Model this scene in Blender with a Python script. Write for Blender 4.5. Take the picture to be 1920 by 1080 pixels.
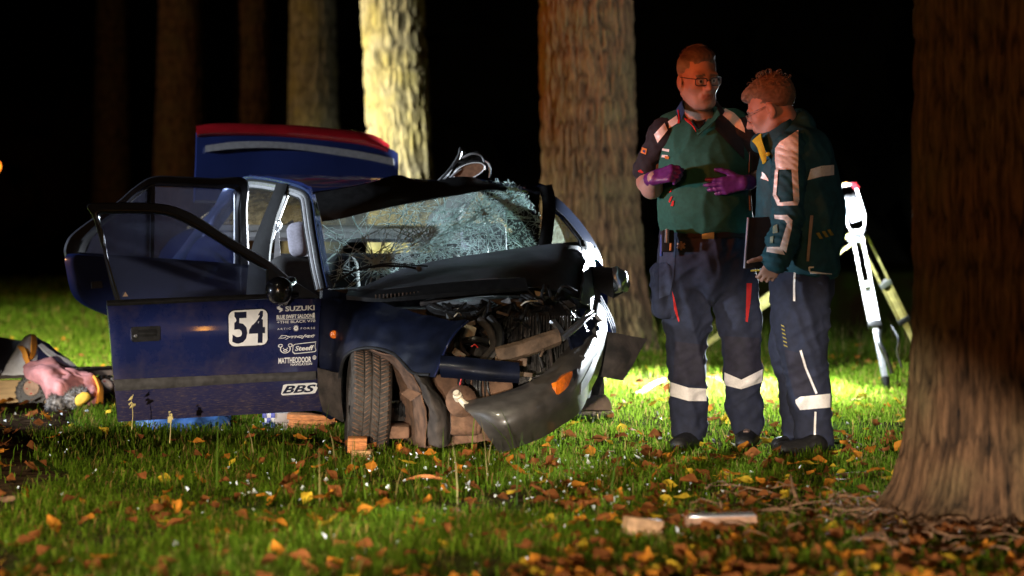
import bpy, bmesh, math, random
import numpy as np
from mathutils import Vector, Matrix

for _o in list(bpy.data.objects):
    bpy.data.objects.remove(_o)
scene = bpy.context.scene
COL = scene.collection
rnd = random.Random(7)
nrs = np.random.RandomState(11)

# ------------------------------------------------------------------ camera
FPX = 4533.0            # focal length in pixels of the 1920 px wide photograph (85 mm)
CAMZ = 1.0              # the photographer is crouching
HOR = 430.0
cam_d = bpy.data.cameras.new('camera')
cam = bpy.data.objects.new('camera', cam_d)
COL.objects.link(cam)
cam.location = (0, 0, CAMZ)
cam.rotation_euler = (math.radians(90), 0, 0)
cam_d.sensor_width = 36.0
cam_d.lens = 36.0 * FPX / 1920.0
cam_d.shift_y = -(540.0 - HOR) / 1920.0
cam_d.clip_start = 0.05
cam_d.clip_end = 600
cam_d.dof.use_dof = True
cam_d.dof.focus_distance = 11.0
cam_d.dof.aperture_fstop = 2.2
scene.camera = cam

# ------------------------------------------------------------------ world, lamps, exposure
world = bpy.data.worlds.new('World')
scene.world = world
world.use_nodes = True
wn = world.node_tree.nodes
wl = world.node_tree.links
bg = wn['Background']
sky = wn.new('ShaderNodeTexSky')
sky.sky_type = 'NISHITA'
sky.sun_disc = False
sky.sun_elevation = math.radians(-3.0)
sky.sun_rotation = math.radians(200)
hsv = wn.new('ShaderNodeHueSaturation')
hsv.inputs['Saturation'].default_value = 0.25
wl.new(sky.outputs[0], hsv.inputs['Color'])
wl.new(hsv.outputs[0], bg.inputs[0])
bg.inputs[1].default_value = 0.006

scene.view_settings.view_transform = 'Standard'
scene.view_settings.look = 'None'
scene.view_settings.exposure = 0.0
scene.view_settings.gamma = 1.0
scene.view_settings.use_curve_mapping = False
scene.cycles.use_denoising = True
scene.cycles.max_bounces = 6
scene.cycles.transparent_max_bounces = 16
scene.cycles.sample_clamp_indirect = 3.0
scene.cycles.caustics_reflective = False
scene.cycles.caustics_refractive = False


def lamp(name, kind, loc, target, power, color, size=0.2, cone=60, blend=0.5):
    d = bpy.data.lights.new(name, kind)
    d.energy = power
    d.color = color
    if kind == 'AREA':
        d.shape = 'DISK'
        d.size = size
    else:
        d.shadow_soft_size = size
    if kind == 'SPOT':
        d.spot_size = math.radians(cone)
        d.spot_blend = blend
    o = bpy.data.objects.new(name, d)
    COL.objects.link(o)
    o.location = loc
    if target is not None:
        o.rotation_euler = (Vector(target) - Vector(loc)).to_track_quat('-Z', 'Y').to_euler()
    return o


# scene lights of the rescue vehicles parked outside the frame, the work lamp on its tripod, and added fills
lamp('flood_lamp_rear', 'SPOT', (-8.5, 21.0, 2.6), (-1.1, 24.2, 2.1), 6500, (1.0, 0.86, 0.50), 0.15, 24, 0.5)
lamp('far_trunk_fill', 'SPOT', (-13.0, 27.0, 3.5), (-4.2, 40.0, 3.0), 1150, (1.0, 0.62, 0.30), 0.15, 60, 0.5)  # added fill to lift the far trunks, no lamp known there
lamp('flood_lamp_grass', 'SPOT', (-8.0, 13.2, 3.4), (-5.0, 19.0, -1.0), 21000, (0.97, 0.98, 0.82), 0.12, 72, 0.5)
lamp('flood_lamp_side', 'SPOT', (-7.0, 10.5, 2.2), (-1.5, 12.75, 1.05), 4200, (0.78, 0.89, 1.0), 0.10, 31, 0.3)
lamp('headlight_lamp', 'SPOT', (-7.2, 8.2, 0.9), (1.0, 11.0, 0.70), 1900, (0.80, 0.90, 1.0), 0.10, 13.5, 0.6)
lamp('low_beam', 'SPOT', (-2.3, -4.0, 0.65), (-1.5, 10.9, -1.50), 11500, (1.0, 0.89, 0.74), 0.08, 17.5, 0.22)
lamp('low_beam', 'SPOT', (-1.1, -4.0, 0.65), (1.05, 11.0, -1.48), 9500, (1.0, 0.89, 0.74), 0.08, 17.5, 0.22)
lamp('grass_fill_beam', 'SPOT', (-2.4, 6.2, 5.2), (-0.75, 8.7, 0.0), 1250, (1.0, 0.90, 0.62), 0.25, 42, 0.7)  # added overhead fill that brightens the foreground grass
lamp('amber_beacon', 'SPOT', (-2.2, 0.2, 2.4), (0.3, 11.0, 0.7), 430, (1.0, 0.45, 0.15), 0.25, 80, 0.6)
lamp('amber_beacon', 'SPOT', (-5.0, 11.0, 3.2), (0.40, 19.3, 3.1), 2300, (1.0, 0.34, 0.06), 0.2, 26, 0.9)
lamp('red_beacon', 'SPOT', (-6.5, 5.5, 2.1), (1.0, 11.0, 1.66), 1900, (1.0, 0.17, 0.035), 0.15, 12, 0.6)
lamp('work_light_beam', 'SPOT', (2.10, 15.68, 1.10), (2.10 - 0.75, 15.68 - 0.45, 1.10 - 0.42), 8500, (0.86, 0.94, 1.0), 0.05, 132, 0.8)
lamp('work_light_spill', 'POINT', (1.98, 15.50, 1.13), None, 430, (0.85, 0.94, 1.0), 0.06)
lamp('marker_lamp_white', 'POINT', (3.67, 8.87, 1.25), None, 10, (0.9, 0.95, 1.0), 0.05)
lamp('marker_lamp_amber', 'POINT', (3.44, 8.63, 1.25), None, 4, (1.0, 0.4, 0.05), 0.04)


# ------------------------------------------------------------------ geometry helpers
def at(px, py, Y):
    """world point seen at pixel (px, py) of the photograph at distance Y"""
    return Vector(((px - 960.0) / FPX * Y, Y, CAMZ - (py - HOR) / FPX * Y))


def pxm(p, Y):
    return p * Y / FPX


def lerp(a, b, t):
    return a + (b - a) * t


# value noise on a lattice, vectorised
def _hash(ix, iy, iz, seed):
    h = (ix.astype(np.int64) * 374761393 + iy.astype(np.int64) * 668265263 + iz.astype(np.int64) * 2147483647 + seed * 974711) & 0x7fffffff
    h = ((h ^ (h >> 13)) * 1274126177) & 0x7fffffff
    h = h ^ (h >> 16)
    return (h & 0xffff) / 65535.0


def vnoise(x, y, z, seed=0):
    x = np.asarray(x, float); y = np.asarray(y, float); z = np.asarray(z, float)
    x, y, z = np.broadcast_arrays(x, y, z)
    ix = np.floor(x); iy = np.floor(y); iz = np.floor(z)
    fx = x - ix; fy = y - iy; fz = z - iz
    fx = fx * fx * (3 - 2 * fx); fy = fy * fy * (3 - 2 * fy); fz = fz * fz * (3 - 2 * fz)
    r = 0
    for dx in (0, 1):
        for dy in (0, 1):
            for dz in (0, 1):
                w = (fx if dx else 1 - fx) * (fy if dy else 1 - fy) * (fz if dz else 1 - fz)
                r = r + w * _hash(ix + dx, iy + dy, iz + dz, seed)
    return r


def fbm(x, y, z, seed=0, octv=3):
    s = 0; a = 0.5; t = 0
    for i in range(octv):
        s = s + a * vnoise(np.asarray(x) * 2 ** i, np.asarray(y) * 2 ** i, np.asarray(z) * 2 ** i, seed + i * 17)
        t += a
        a *= 0.5
    return s / t


def catmull(pts, n):
    """n samples through the points, Catmull-Rom"""
    P = [Vector(p) for p in pts]
    if len(P) == 2:
        return [P[0].lerp(P[1], i / (n - 1)) for i in range(n)]
    out = []
    m = len(P) - 1
    for i in range(n):
        t = i / (n - 1) * m
        k = min(int(t), m - 1)
        f = t - k
        p0 = P[k - 1] if k > 0 else P[0] * 2 - P[1]
        p3 = P[k + 2] if k + 2 <= m else P[m] * 2 - P[m - 1]
        p1, p2 = P[k], P[k + 1]
        out.append(0.5 * ((2 * p1) + (p2 - p0) * f + (2 * p0 - 5 * p1 + 4 * p2 - p3) * f * f + (3 * p1 - p0 - 3 * p2 + p3) * f ** 3))
    return out


def raw_mesh(name, V, F, smooth=True, sharp=None):
    me = bpy.data.meshes.new(name)
    V = np.asarray(V, dtype=np.float32).reshape(-1, 3)
    if isinstance(F, np.ndarray):
        k = F.shape[1]
        me.vertices.add(len(V)); me.vertices.foreach_set('co', V.ravel())
        me.loops.add(F.size); me.loops.foreach_set('vertex_index', F.astype(np.int32).ravel())
        me.polygons.add(len(F))
        me.polygons.foreach_set('loop_start', (np.arange(len(F)) * k).astype(np.int32))
        me.polygons.foreach_set('loop_total', np.full(len(F), k, dtype=np.int32))
        me.update(calc_edges=True)
        me.validate()
    else:
        me.from_pydata([tuple(v) for v in V], [], F)
        me.update()
    if smooth and len(me.polygons):
        me.polygons.foreach_set('use_smooth', np.ones(len(me.polygons), dtype=bool))
        if sharp:
            me.set_sharp_from_angle(angle=math.radians(sharp))
    return me


def wloc(o):
    p = Vector((0, 0, 0))
    while o is not None:
        p = p + o.location
        o = o.parent
    return p


def link(name, me, material=None, parent=None):
    o = bpy.data.objects.new(name, me)
    COL.objects.link(o)
    if material is not None:
        me.materials.append(material)
    if parent is not None:
        o.parent = parent
        me.transform(Matrix.Translation(-wloc(parent)))
    return o


def own_origin(o):
    """top-level mesh built in world space: move the origin to the middle of its base"""
    me = o.data
    n = len(me.vertices)
    co = np.empty(n * 3, dtype=np.float32)
    me.vertices.foreach_get('co', co)
    co = co.reshape(-1, 3)
    c = Vector(((co[:, 0].min() + co[:, 0].max()) / 2, (co[:, 1].min() + co[:, 1].max()) / 2, co[:, 2].min()))
    me.transform(Matrix.Translation(-c))
    o.location = Vector(o.location) + c
    return o


def tag(o, label=None, cat=None, group=None, kind=None):
    if label: o['label'] = label
    if cat: o['category'] = cat
    if group: o['group'] = group
    if kind: o['kind'] = kind
    return o


def thing(name, label, cat, loc, group=None):
    o = bpy.data.objects.new(name, None)
    o.empty_display_size = 0.1
    COL.objects.link(o)
    o.location = loc
    return tag(o, label, cat, group)


class MB:
    """collects geometry for ONE mesh object"""
    def __init__(self):
        self.V = []; self.F = []

    def add(self, V, F):
        o = len(self.V)
        self.V += [tuple(v) for v in V]
        self.F += [tuple(i + o for i in f) for f in F]
        return self

    def plate(self, pts, vec):
        P = [Vector(p) for p in pts]; vec = Vector(vec); n = len(P)
        V = P + [p + vec for p in P]
        F = [tuple(range(n))[::-1], tuple(range(n, 2 * n))]
        for i in range(n):
            j = (i + 1) % n
            F.append((i, j, j + n, i + n))
        return self.add(V, F)

    def strip(self, A, B, vec, closed=False):
        """band between two curves with the same number of points, given a thickness vec"""
        n = len(A); vec = Vector(vec)
        A = [Vector(p) for p in A]; B = [Vector(p) for p in B]
        V = A + B + [p + vec for p in A] + [p + vec for p in B]
        F = []
        m = n if closed else n - 1
        for i in range(m):
            j = (i + 1) % n
            F += [(i, j, n + j, n + i), (2 * n + i, 3 * n + i, 3 * n + j, 2 * n + j),
                  (i, 2 * n + i, 2 * n + j, j), (n + i, n + j, 3 * n + j, 3 * n + i)]
        if not closed:
            F += [(0, n, 3 * n, 2 * n), (n - 1, 3 * n - 1, 4 * n - 1, 2 * n - 1)]
        return self.add(V, F)

    def box(self, c, size, rot=None, ch=0.12):
        """chamfered box; rot = 3x3 Matrix"""
        c = Vector(c)
        hx, hy, hz = size[0] / 2, size[1] / 2, size[2] / 2
        k = min(size) * ch
        bm = bmesh.new()
        bmesh.ops.create_cube(bm, size=1)
        for v in bm.verts:
            v.co = Vector((v.co.x * 2 * hx, v.co.y * 2 * hy, v.co.z * 2 * hz))
        if k > 0:
            bmesh.ops.bevel(bm, geom=list(bm.edges), offset=k, segments=2, profile=0.6, affect='EDGES')
        R = rot if rot is not None else Matrix.Identity(3)
        bm.verts.index_update()
        V = [c + R @ v.co for v in bm.verts]
        F = [[v.index for v in f.verts] for f in bm.faces]
        bm.free()
        return self.add(V, F)

    def tube(self, pts, r, n=8, samples=None, flat=None):
        """round bar through points; r number or list"""
        P = catmull(pts, samples) if samples else [Vector(p) for p in pts]
        m = len(P)
        rr = [r] * m if not isinstance(r, (list, tuple)) else [float(np.interp(i / (m - 1), np.linspace(0, 1, len(r)), r)) for i in range(m)]
        V = []; F = []
        up = Vector((0, 0, 1))
        prev = None
        for i, p in enumerate(P):
            d = (P[min(i + 1, m - 1)] - P[max(i - 1, 0)]).normalized()
            if prev is None:
                x = d.cross(up)
                if x.length < 0.05: x = d.cross(Vector((1, 0, 0)))
            else:
                x = prev - d * prev.dot(d)
                if x.length < 1e-6: x = d.cross(up)
            x.normalize(); prev = x
            y = d.cross(x)
            for k in range(n):
                a = 2 * math.pi * k / n
                V.append(p + (x * math.cos(a) + y * math.sin(a)) * rr[i])
        for i in range(m - 1):
            for k in range(n):
                j = (k + 1) % n
                F.append((i * n + k, i * n + j, (i + 1) * n + j, (i + 1) * n + k))
        F.append(tuple(range(n))[::-1]); F.append(tuple(range((m - 1) * n, m * n)))
        return self.add(V, F)

    def lathe(self, c, axis, prof, n=32, ref=None, closed=False):
        """prof = [(radius, along axis)]"""
        c = Vector(c); d = Vector(axis).normalized()
        x = d.cross(Vector((0, 0, 1)))
        if x.length < 0.05: x = d.cross(Vector((1, 0, 0)))
        x.normalize(); y = d.cross(x)
        V = []; F = []
        m = len(prof)
        for (r, t) in prof:
            for k in range(n):
                a = 2 * math.pi * k / n
                V.append(c + d * t + (x * math.cos(a) + y * math.sin(a)) * r)
        for i in range(m - (0 if closed else 1)):
            i2 = (i + 1) % m
            for k in range(n):
                j = (k + 1) % n
                F.append((i * n + k, i * n + j, i2 * n + j, i2 * n + k))
        if not closed:
            if prof[0][0] > 1e-5: F.append(tuple(range(n))[::-1])
            if prof[-1][0] > 1e-5: F.append(tuple(range((m - 1) * n, m * n)))
        return self.add(V, F)

    def grid(self, rows, nu, nv, thick=None, disp=None):
        """smooth surface through rows of control points; thick = closed shell of that thickness"""
        R = [catmull(r, nv) for r in rows]
        cols = [catmull([R[i][j] for i in range(len(R))], nu) for j in range(nv)]
        G = np.array([[tuple(cols[j][i]) for j in range(nv)] for i in range(nu)])
        if disp is not None:
            G = disp(G)
        return self.sheet(G, thick)

    def sheet(self, G, thick=None):
        nu, nv = G.shape[:2]
        V = G.reshape(-1, 3)
        F = [(i * nv + j, i * nv + j + 1, (i + 1) * nv + j + 1, (i + 1) * nv + j) for i in range(nu - 1) for j in range(nv - 1)]
        if not thick:
            return self.add(V, F)
        du = np.gradient(G, axis=0); dv = np.gradient(G, axis=1)
        N = np.cross(du, dv); N /= (np.linalg.norm(N, axis=2, keepdims=True) + 1e-9)
        V2 = (G + N * thick).reshape(-1, 3)
        n = nu * nv
        F2 = [tuple(i + n for i in f[::-1]) for f in F]
        E = []
        ring = [i * nv for i in range(nu)]
        b = [j for j in range(nv)] + [i * nv + nv - 1 for i in range(1, nu)] + [(nu - 1) * nv + j for j in range(nv - 2, -1, -1)] + [i * nv for i in range(nu - 2, 0, -1)]
        for k in range(len(b)):
            p, q = b[k], b[(k + 1) % len(b)]
            E.append((q, p, p + n, q + n))
        return self.add(np.vstack([V, V2]), F + F2 + E)

    def hull(self, pts):
        bm = bmesh.new()
        for p in pts: bm.verts.new(p)
        r = bmesh.ops.convex_hull(bm, input=list(bm.verts))
        bmesh.ops.delete(bm, geom=[v for v in bm.verts if not v.link_faces], context='VERTS')
        bm.verts.index_update()
        self.add([v.co.copy() for v in bm.verts], [[v.index for v in f.verts] for f in bm.faces])
        bm.free()
        return self

    def build(self, name, material, parent=None, sharp=35, smooth=True):
        me = raw_mesh(name, self.V, self.F, smooth, sharp)
        bm = bmesh.new(); bm.from_mesh(me)
        bmesh.ops.recalc_face_normals(bm, faces=list(bm.faces))
        bm.to_mesh(me); bm.free()
        if smooth:
            me.polygons.foreach_set('use_smooth', np.ones(len(me.polygons), dtype=bool))
            if sharp: me.set_sharp_from_angle(angle=math.radians(sharp))
        return link(name, me, material, parent)


# ------------------------------------------------------------------ signed-distance bodies -> continuous meshes
class SDF:
    def __init__(self, vox=0.008):
        self.vox = vox; self.P = []

    def cone(self, a, b, ra, rb, k=0.02, flat=1.0, fax=(0, 1, 0), op='u'):
        self.P.append(('c', np.array(a, float), np.array(b, float), ra, rb, k, flat, np.array(fax, float), op)); return self

    def chain(self, pts, rs, k=0.02, flat=1.0, fax=(0, 1, 0)):
        for i in range(len(pts) - 1):
            self.cone(pts[i], pts[i + 1], rs[i], rs[i + 1], k, flat, fax)
        return self

    def ell(self, c, r, k=0.02, rot=None, op='u'):
        self.P.append(('e', np.array(c, float), np.array(r, float), None if rot is None else np.array(rot, float), k, op)); return self

    def box(self, c, h, k=0.01, rot=None, op='u', rr=0.0):
        self.P.append(('b', np.array(c, float), np.array(h, float), None if rot is None else np.array(rot, float), k, op, rr)); return self

    def mesh(self, disp=None):
        vx = self.vox
        los = []; his = []
        for p in self.P:
            if p[0] == 'c':
                r = max(p[3], p[4]) * max(1, p[6] if p[6] > 1 else 1)
                lo = np.minimum(p[1], p[2]) - r; hi = np.maximum(p[1], p[2]) + r; op = p[8]
            elif p[0] == 'e':
                R = p[2].max(); lo = p[1] - R; hi = p[1] + R; op = p[5]
            else:
                R = np.linalg.norm(p[2]) + p[6]; lo = p[1] - R; hi = p[1] + R; op = p[5]
            los.append(lo); his.append(hi)
        ops = [(p[8] if p[0] == 'c' else p[5]) for p in self.P]
        LO = np.min([l for l, o in zip(los, ops) if o == 'u'], axis=0) - 4 * vx
        HI = np.max([h for h, o in zip(his, ops) if o == 'u'], axis=0) + 4 * vx
        n = np.ceil((HI - LO) / vx).astype(int) + 1
        ax = [LO[i] + np.arange(n[i]) * vx for i in range(3)]
        Fd = np.full(n, 0.08, dtype=np.float32)
        for p, lo, hi, op in zip(self.P, los, his, ops):
            k = p[5] if p[0] == 'c' else p[4]
            pad = k * 1.2 + 4 * vx
            i0 = np.clip(np.floor((lo - pad - LO) / vx).astype(int), 0, n); i1 = np.clip(np.ceil((hi + pad - LO) / vx).astype(int) + 1, 0, n)
            if np.any(i1 <= i0): continue
            X = ax[0][i0[0]:i1[0], None, None]; Y = ax[1][None, i0[1]:i1[1], None]; Z = ax[2][None, None, i0[2]:i1[2]]
            if p[0] == 'c':
                a, b = p[1], p[2]; ab = b - a; L2 = max(ab @ ab, 1e-9)
                t = np.clip(((X - a[0]) * ab[0] + (Y - a[1]) * ab[1] + (Z - a[2]) * ab[2]) / L2, 0, 1)
                qx = X - (a[0] + ab[0] * t); qy = Y - (a[1] + ab[1] * t); qz = Z - (a[2] + ab[2] * t)
                if p[6] != 1.0:
                    f = p[7] / np.linalg.norm(p[7])
                    s = (qx * f[0] + qy * f[1] + qz * f[2]) * (1 / p[6] - 1)
                    qx = qx + s * f[0]; qy = qy + s * f[1]; qz = qz + s * f[2]
                d = np.sqrt(qx * qx + qy * qy + qz * qz) - (p[3] + (p[4] - p[3]) * t)
            else:
                qx = X - p[1][0]; qy = Y - p[1][1]; qz = Z - p[1][2]
                if p[3] is not None:
                    Rm = p[3].T
                    qx, qy, qz = (Rm[0, 0] * qx + Rm[0, 1] * qy + Rm[0, 2] * qz, Rm[1, 0] * qx + Rm[1, 1] * qy + Rm[1, 2] * qz, Rm[2, 0] * qx + Rm[2, 1] * qy + Rm[2, 2] * qz)
                if p[0] == 'e':
                    r = p[2]
                    k0 = np.sqrt((qx / r[0]) ** 2 + (qy / r[1]) ** 2 + (qz / r[2]) ** 2)
                    k1 = np.sqrt((qx / r[0] ** 2) ** 2 + (qy / r[1] ** 2) ** 2 + (qz / r[2] ** 2) ** 2) + 1e-6
                    d = k0 * (k0 - 1) / k1
                    d = np.where(k0 < 0.2, -r.min(), d)
                else:
                    h = p[2]
                    ex = np.abs(qx) - h[0]; ey = np.abs(qy) - h[1]; ez = np.abs(qz) - h[2]
                    d = np.sqrt(np.maximum(ex, 0) ** 2 + np.maximum(ey, 0) ** 2 + np.maximum(ez, 0) ** 2) + np.minimum(np.maximum(ex, np.maximum(ey, ez)), 0) - p[6]
            sl = (slice(i0[0], i1[0]), slice(i0[1], i1[1]), slice(i0[2], i1[2]))
            c = Fd[sl]
            if op == 'u':
                h = np.maximum(k - np.abs(c - d), 0) / k
                Fd[sl] = np.minimum(c, d) - h * h * k * 0.25
            else:
                d = -d
                h = np.maximum(k - np.abs(c - d), 0) / k
                Fd[sl] = np.maximum(c, d) + h * h * k * 0.25
        return surface_nets(Fd, LO, vx)


def surface_nets(F, LO, vx):
    ins = F < 0
    n = np.array(F.shape) - 1
    cnt = np.zeros(n, np.int8)
    cs = [(a, b, c) for a in (0, 1) for b in (0, 1) for c in (0, 1)]
    sl = lambda c: tuple(slice(c[i], c[i] + n[i]) for i in range(3))
    for c in cs: cnt += ins[sl(c)]
    act = (cnt > 0) & (cnt < 8)
    idx = np.argwhere(act)
    S = np.zeros((len(idx), 3)); W = np.zeros(len(idx))
    val = {c: F[idx[:, 0] + c[0], idx[:, 1] + c[1], idx[:, 2] + c[2]].astype(float) for c in cs}
    for c in cs:
        for axi in range(3):
            if c[axi] == 0:
                d = list(c); d[axi] = 1; d = tuple(d)
                a, b = val[c], val[d]
                m = (a < 0) != (b < 0)
                t = np.where(m, a / np.where(m, a - b, 1), 0)
                for q in range(3):
                    S[:, q] += np.where(m, c[q] + (t if q == axi else 0), 0)
                W += m
    V = LO + (idx + S / W[:, None]) * vx
    ids = np.full(n, -1, np.int64); ids[act] = np.arange(len(idx))
    Q = []
    for axi in range(3):
        b, c = (axi + 1) % 3, (axi + 2) % 3
        s0 = [slice(None)] * 3; s1 = [slice(None)] * 3
        s0[axi] = slice(0, -1); s1[axi] = slice(1, None)
        A = ins[tuple(s0)]; B = ins[tuple(s1)]
        e = np.argwhere(A != B)
        ok = (e[:, b] > 0) & (e[:, c] > 0) & (e[:, b] < F.shape[b] - 1) & (e[:, c] < F.shape[c] - 1)
        e = e[ok]
        flip = A[e[:, 0], e[:, 1], e[:, 2]]
        def cell(db, dc):
            q = e.copy(); q[:, b] += db; q[:, c] += dc
            return ids[q[:, 0], q[:, 1], q[:, 2]]
        q = np.stack([cell(-1, -1), cell(0, -1), cell(0, 0), cell(-1, 0)], 1)
        q[~flip] = q[~flip][:, ::-1]
        Q.append(q)
    return V, np.vstack(Q)


def vnormals(V, Q):
    N = np.zeros_like(V)
    fn = np.cross(V[Q[:, 2]] - V[Q[:, 0]], V[Q[:, 3]] - V[Q[:, 1]])
    for k in range(4): np.add.at(N, Q[:, k], fn)
    return N / (np.linalg.norm(N, axis=1, keepdims=True) + 1e-12)


def relax(V, Q, it=1, lam=0.5):
    for _ in range(it):
        S = np.zeros_like(V); C = np.zeros(len(V))
        for k in range(4):
            a, b = Q[:, k], Q[:, (k + 1) % 4]
            np.add.at(S, a, V[b]); np.add.at(C, a, 1)
            np.add.at(S, b, V[a]); np.add.at(C, b, 1)
        V = V + lam * (S / C[:, None] - V)
    return V


def wrinkle(V, Q, amp, dirs, seed=0, scale=1.0):
    """cloth folds: ridged noise stretched along the given directions"""
    N = vnormals(V, Q)
    d = 0
    for i, (dv, fa, fb, w) in enumerate(dirs):
        dv = np.array(dv, float); dv /= np.linalg.norm(dv)
        t = V @ dv
        warp = 0.02 * (vnoise(V[:, 0] * 9, V[:, 1] * 9, V[:, 2] * 9, seed + i) - 0.5)
        u = V - np.outer(t, dv)
        nz = vnoise(u[:, 0] * fa + t * fb + warp * fa * 2, u[:, 1] * fa, u[:, 2] * fa - t * fb, seed + 31 * i)
        d = d + w * (1 - np.abs(2 * nz - 1)) ** 1.5
    return V + N * (amp * (d - 0.4))[:, None]


def patch(VQ, poly, name, material, parent, off=0.003, facing=True, ymax=None):
    """a piece of cloth tape or panel lying on a surface: the part of the mesh inside the outline (pixels), lifted by off"""
    V, Q = VQ
    cc = np.array([0, 0, CAMZ])
    out_bm = bmesh.new()
    polys = poly if isinstance(poly[0][0], (list, tuple)) else [poly]
    px = 960 + V[:, 0] / V[:, 1] * FPX; py = HOR - (V[:, 2] - CAMZ) / V[:, 1] * FPX
    N = vnormals(V, Q)
    fc = V[Q].mean(1); fn = N[Q].mean(1)
    fx = px[Q]; fy = py[Q]
    front = ((cc - fc) * fn).sum(1) > 0
    for pg in polys:
        xs = [p[0] for p in pg]; ys = [p[1] for p in pg]
        m = (fx.max(1) > min(xs)) & (fx.min(1) < max(xs)) & (fy.max(1) > min(ys)) & (fy.min(1) < max(ys))
        if facing: m &= front
        if ymax: m &= fc[:, 1] < ymax
        if not m.any(): continue
        q = Q[m]
        u, inv = np.unique(q, return_inverse=True)
        inv = inv.reshape(q.shape)
        bm = bmesh.new()
        vs = [bm.verts.new(V[i] + N[i] * off) for i in u]
        for f in inv:
            try: bm.faces.new([vs[i] for i in f])
            except ValueError: pass
        area = sum(pg[i][0] * pg[(i + 1) % len(pg)][1] - pg[(i + 1) % len(pg)][0] * pg[i][1] for i in range(len(pg)))
        seq = pg if area > 0 else pg[::-1]
        for i in range(len(seq)):
            a, b = seq[i], seq[(i + 1) % len(seq)]
            pa_, pb_ = at(a[0], a[1], 10) - Vector(cc), at(b[0], b[1], 10) - Vector(cc)
            no = pa_.cross(pb_).normalized()
            # keep the side of the polygon's middle
            mid = at(sum(xs) / len(xs), sum(ys) / len(ys), 10) - Vector(cc)
            if no.dot(mid) > 0: no = -no
            bmesh.ops.bisect_plane(bm, geom=list(bm.verts) + list(bm.edges) + list(bm.faces), plane_co=cc, plane_no=no, clear_outer=True)
        tmp = bpy.data.meshes.new('tmp'); bm.to_mesh(tmp); bm.free()
        out_bm.from_mesh(tmp); bpy.data.meshes.remove(tmp)
    me = bpy.data.meshes.new(name)
    out_bm.to_mesh(me); out_bm.free()
    if len(me.polygons): me.polygons.foreach_set('use_smooth', np.ones(len(me.polygons), dtype=bool))
    return link(name, me, material, parent)


# ------------------------------------------------------------------ materials
def mat(name, col, rough=0.6, metal=0.0, var=0.25, vscale=12.0, bump=0.0, bscale=60.0, coat=0.0, col2=None, spec=0.5, stretch=None, sheen=0.0, emit=None):
    m = bpy.data.materials.new(name); m.use_nodes = True
    nt = m.node_tree; b = nt.nodes['Principled BSDF']
    tc = nt.nodes.new('ShaderNodeTexCoord')
    mp = nt.nodes.new('ShaderNodeMapping')
    if stretch: mp.inputs['Scale'].default_value = stretch
    nt.links.new(tc.outputs['Object'], mp.inputs[0])
    nz = nt.nodes.new('ShaderNodeTexNoise'); nz.inputs['Scale'].default_value = vscale; nz.inputs['Detail'].default_value = 6
    nt.links.new(mp.outputs[0], nz.inputs['Vector'])
    rp = nt.nodes.new('ShaderNodeValToRGB')
    c2 = col2 if col2 else tuple(c * (1 - var) for c in col)
    c1 = col if col2 else tuple(min(1, c * (1 + var)) for c in col)
    rp.color_ramp.elements[0].position = 0.35; rp.color_ramp.elements[1].position = 0.65
    rp.color_ramp.elements[0].color = (*c2, 1); rp.color_ramp.elements[1].color = (*c1, 1)
    nt.links.new(nz.outputs[0], rp.inputs[0]); nt.links.new(rp.outputs[0], b.inputs['Base Color'])
    b.inputs['Roughness'].default_value = rough; b.inputs['Metallic'].default_value = metal
    b.inputs['Specular IOR Level'].default_value = spec
    b.inputs['Coat Weight'].default_value = coat; b.inputs['Coat Roughness'].default_value = 0.06
    if sheen: b.inputs['Sheen Weight'].default_value = sheen
    if bump:
        n2 = nt.nodes.new('ShaderNodeTexNoise'); n2.inputs['Scale'].default_value = bscale; n2.inputs['Detail'].default_value = 4
        nt.links.new(mp.outputs[0], n2.inputs['Vector'])
        bp = nt.nodes.new('ShaderNodeBump'); bp.inputs['Strength'].default_value = bump; bp.inputs['Distance'].default_value = 0.01
        nt.links.new(n2.outputs[0], bp.inputs['Height']); nt.links.new(bp.outputs[0], b.inputs['Normal'])
    if emit:
        b.inputs['Emission Color'].default_value = (*emit[0], 1); b.inputs['Emission Strength'].default_value = emit[1]
    return m


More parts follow.
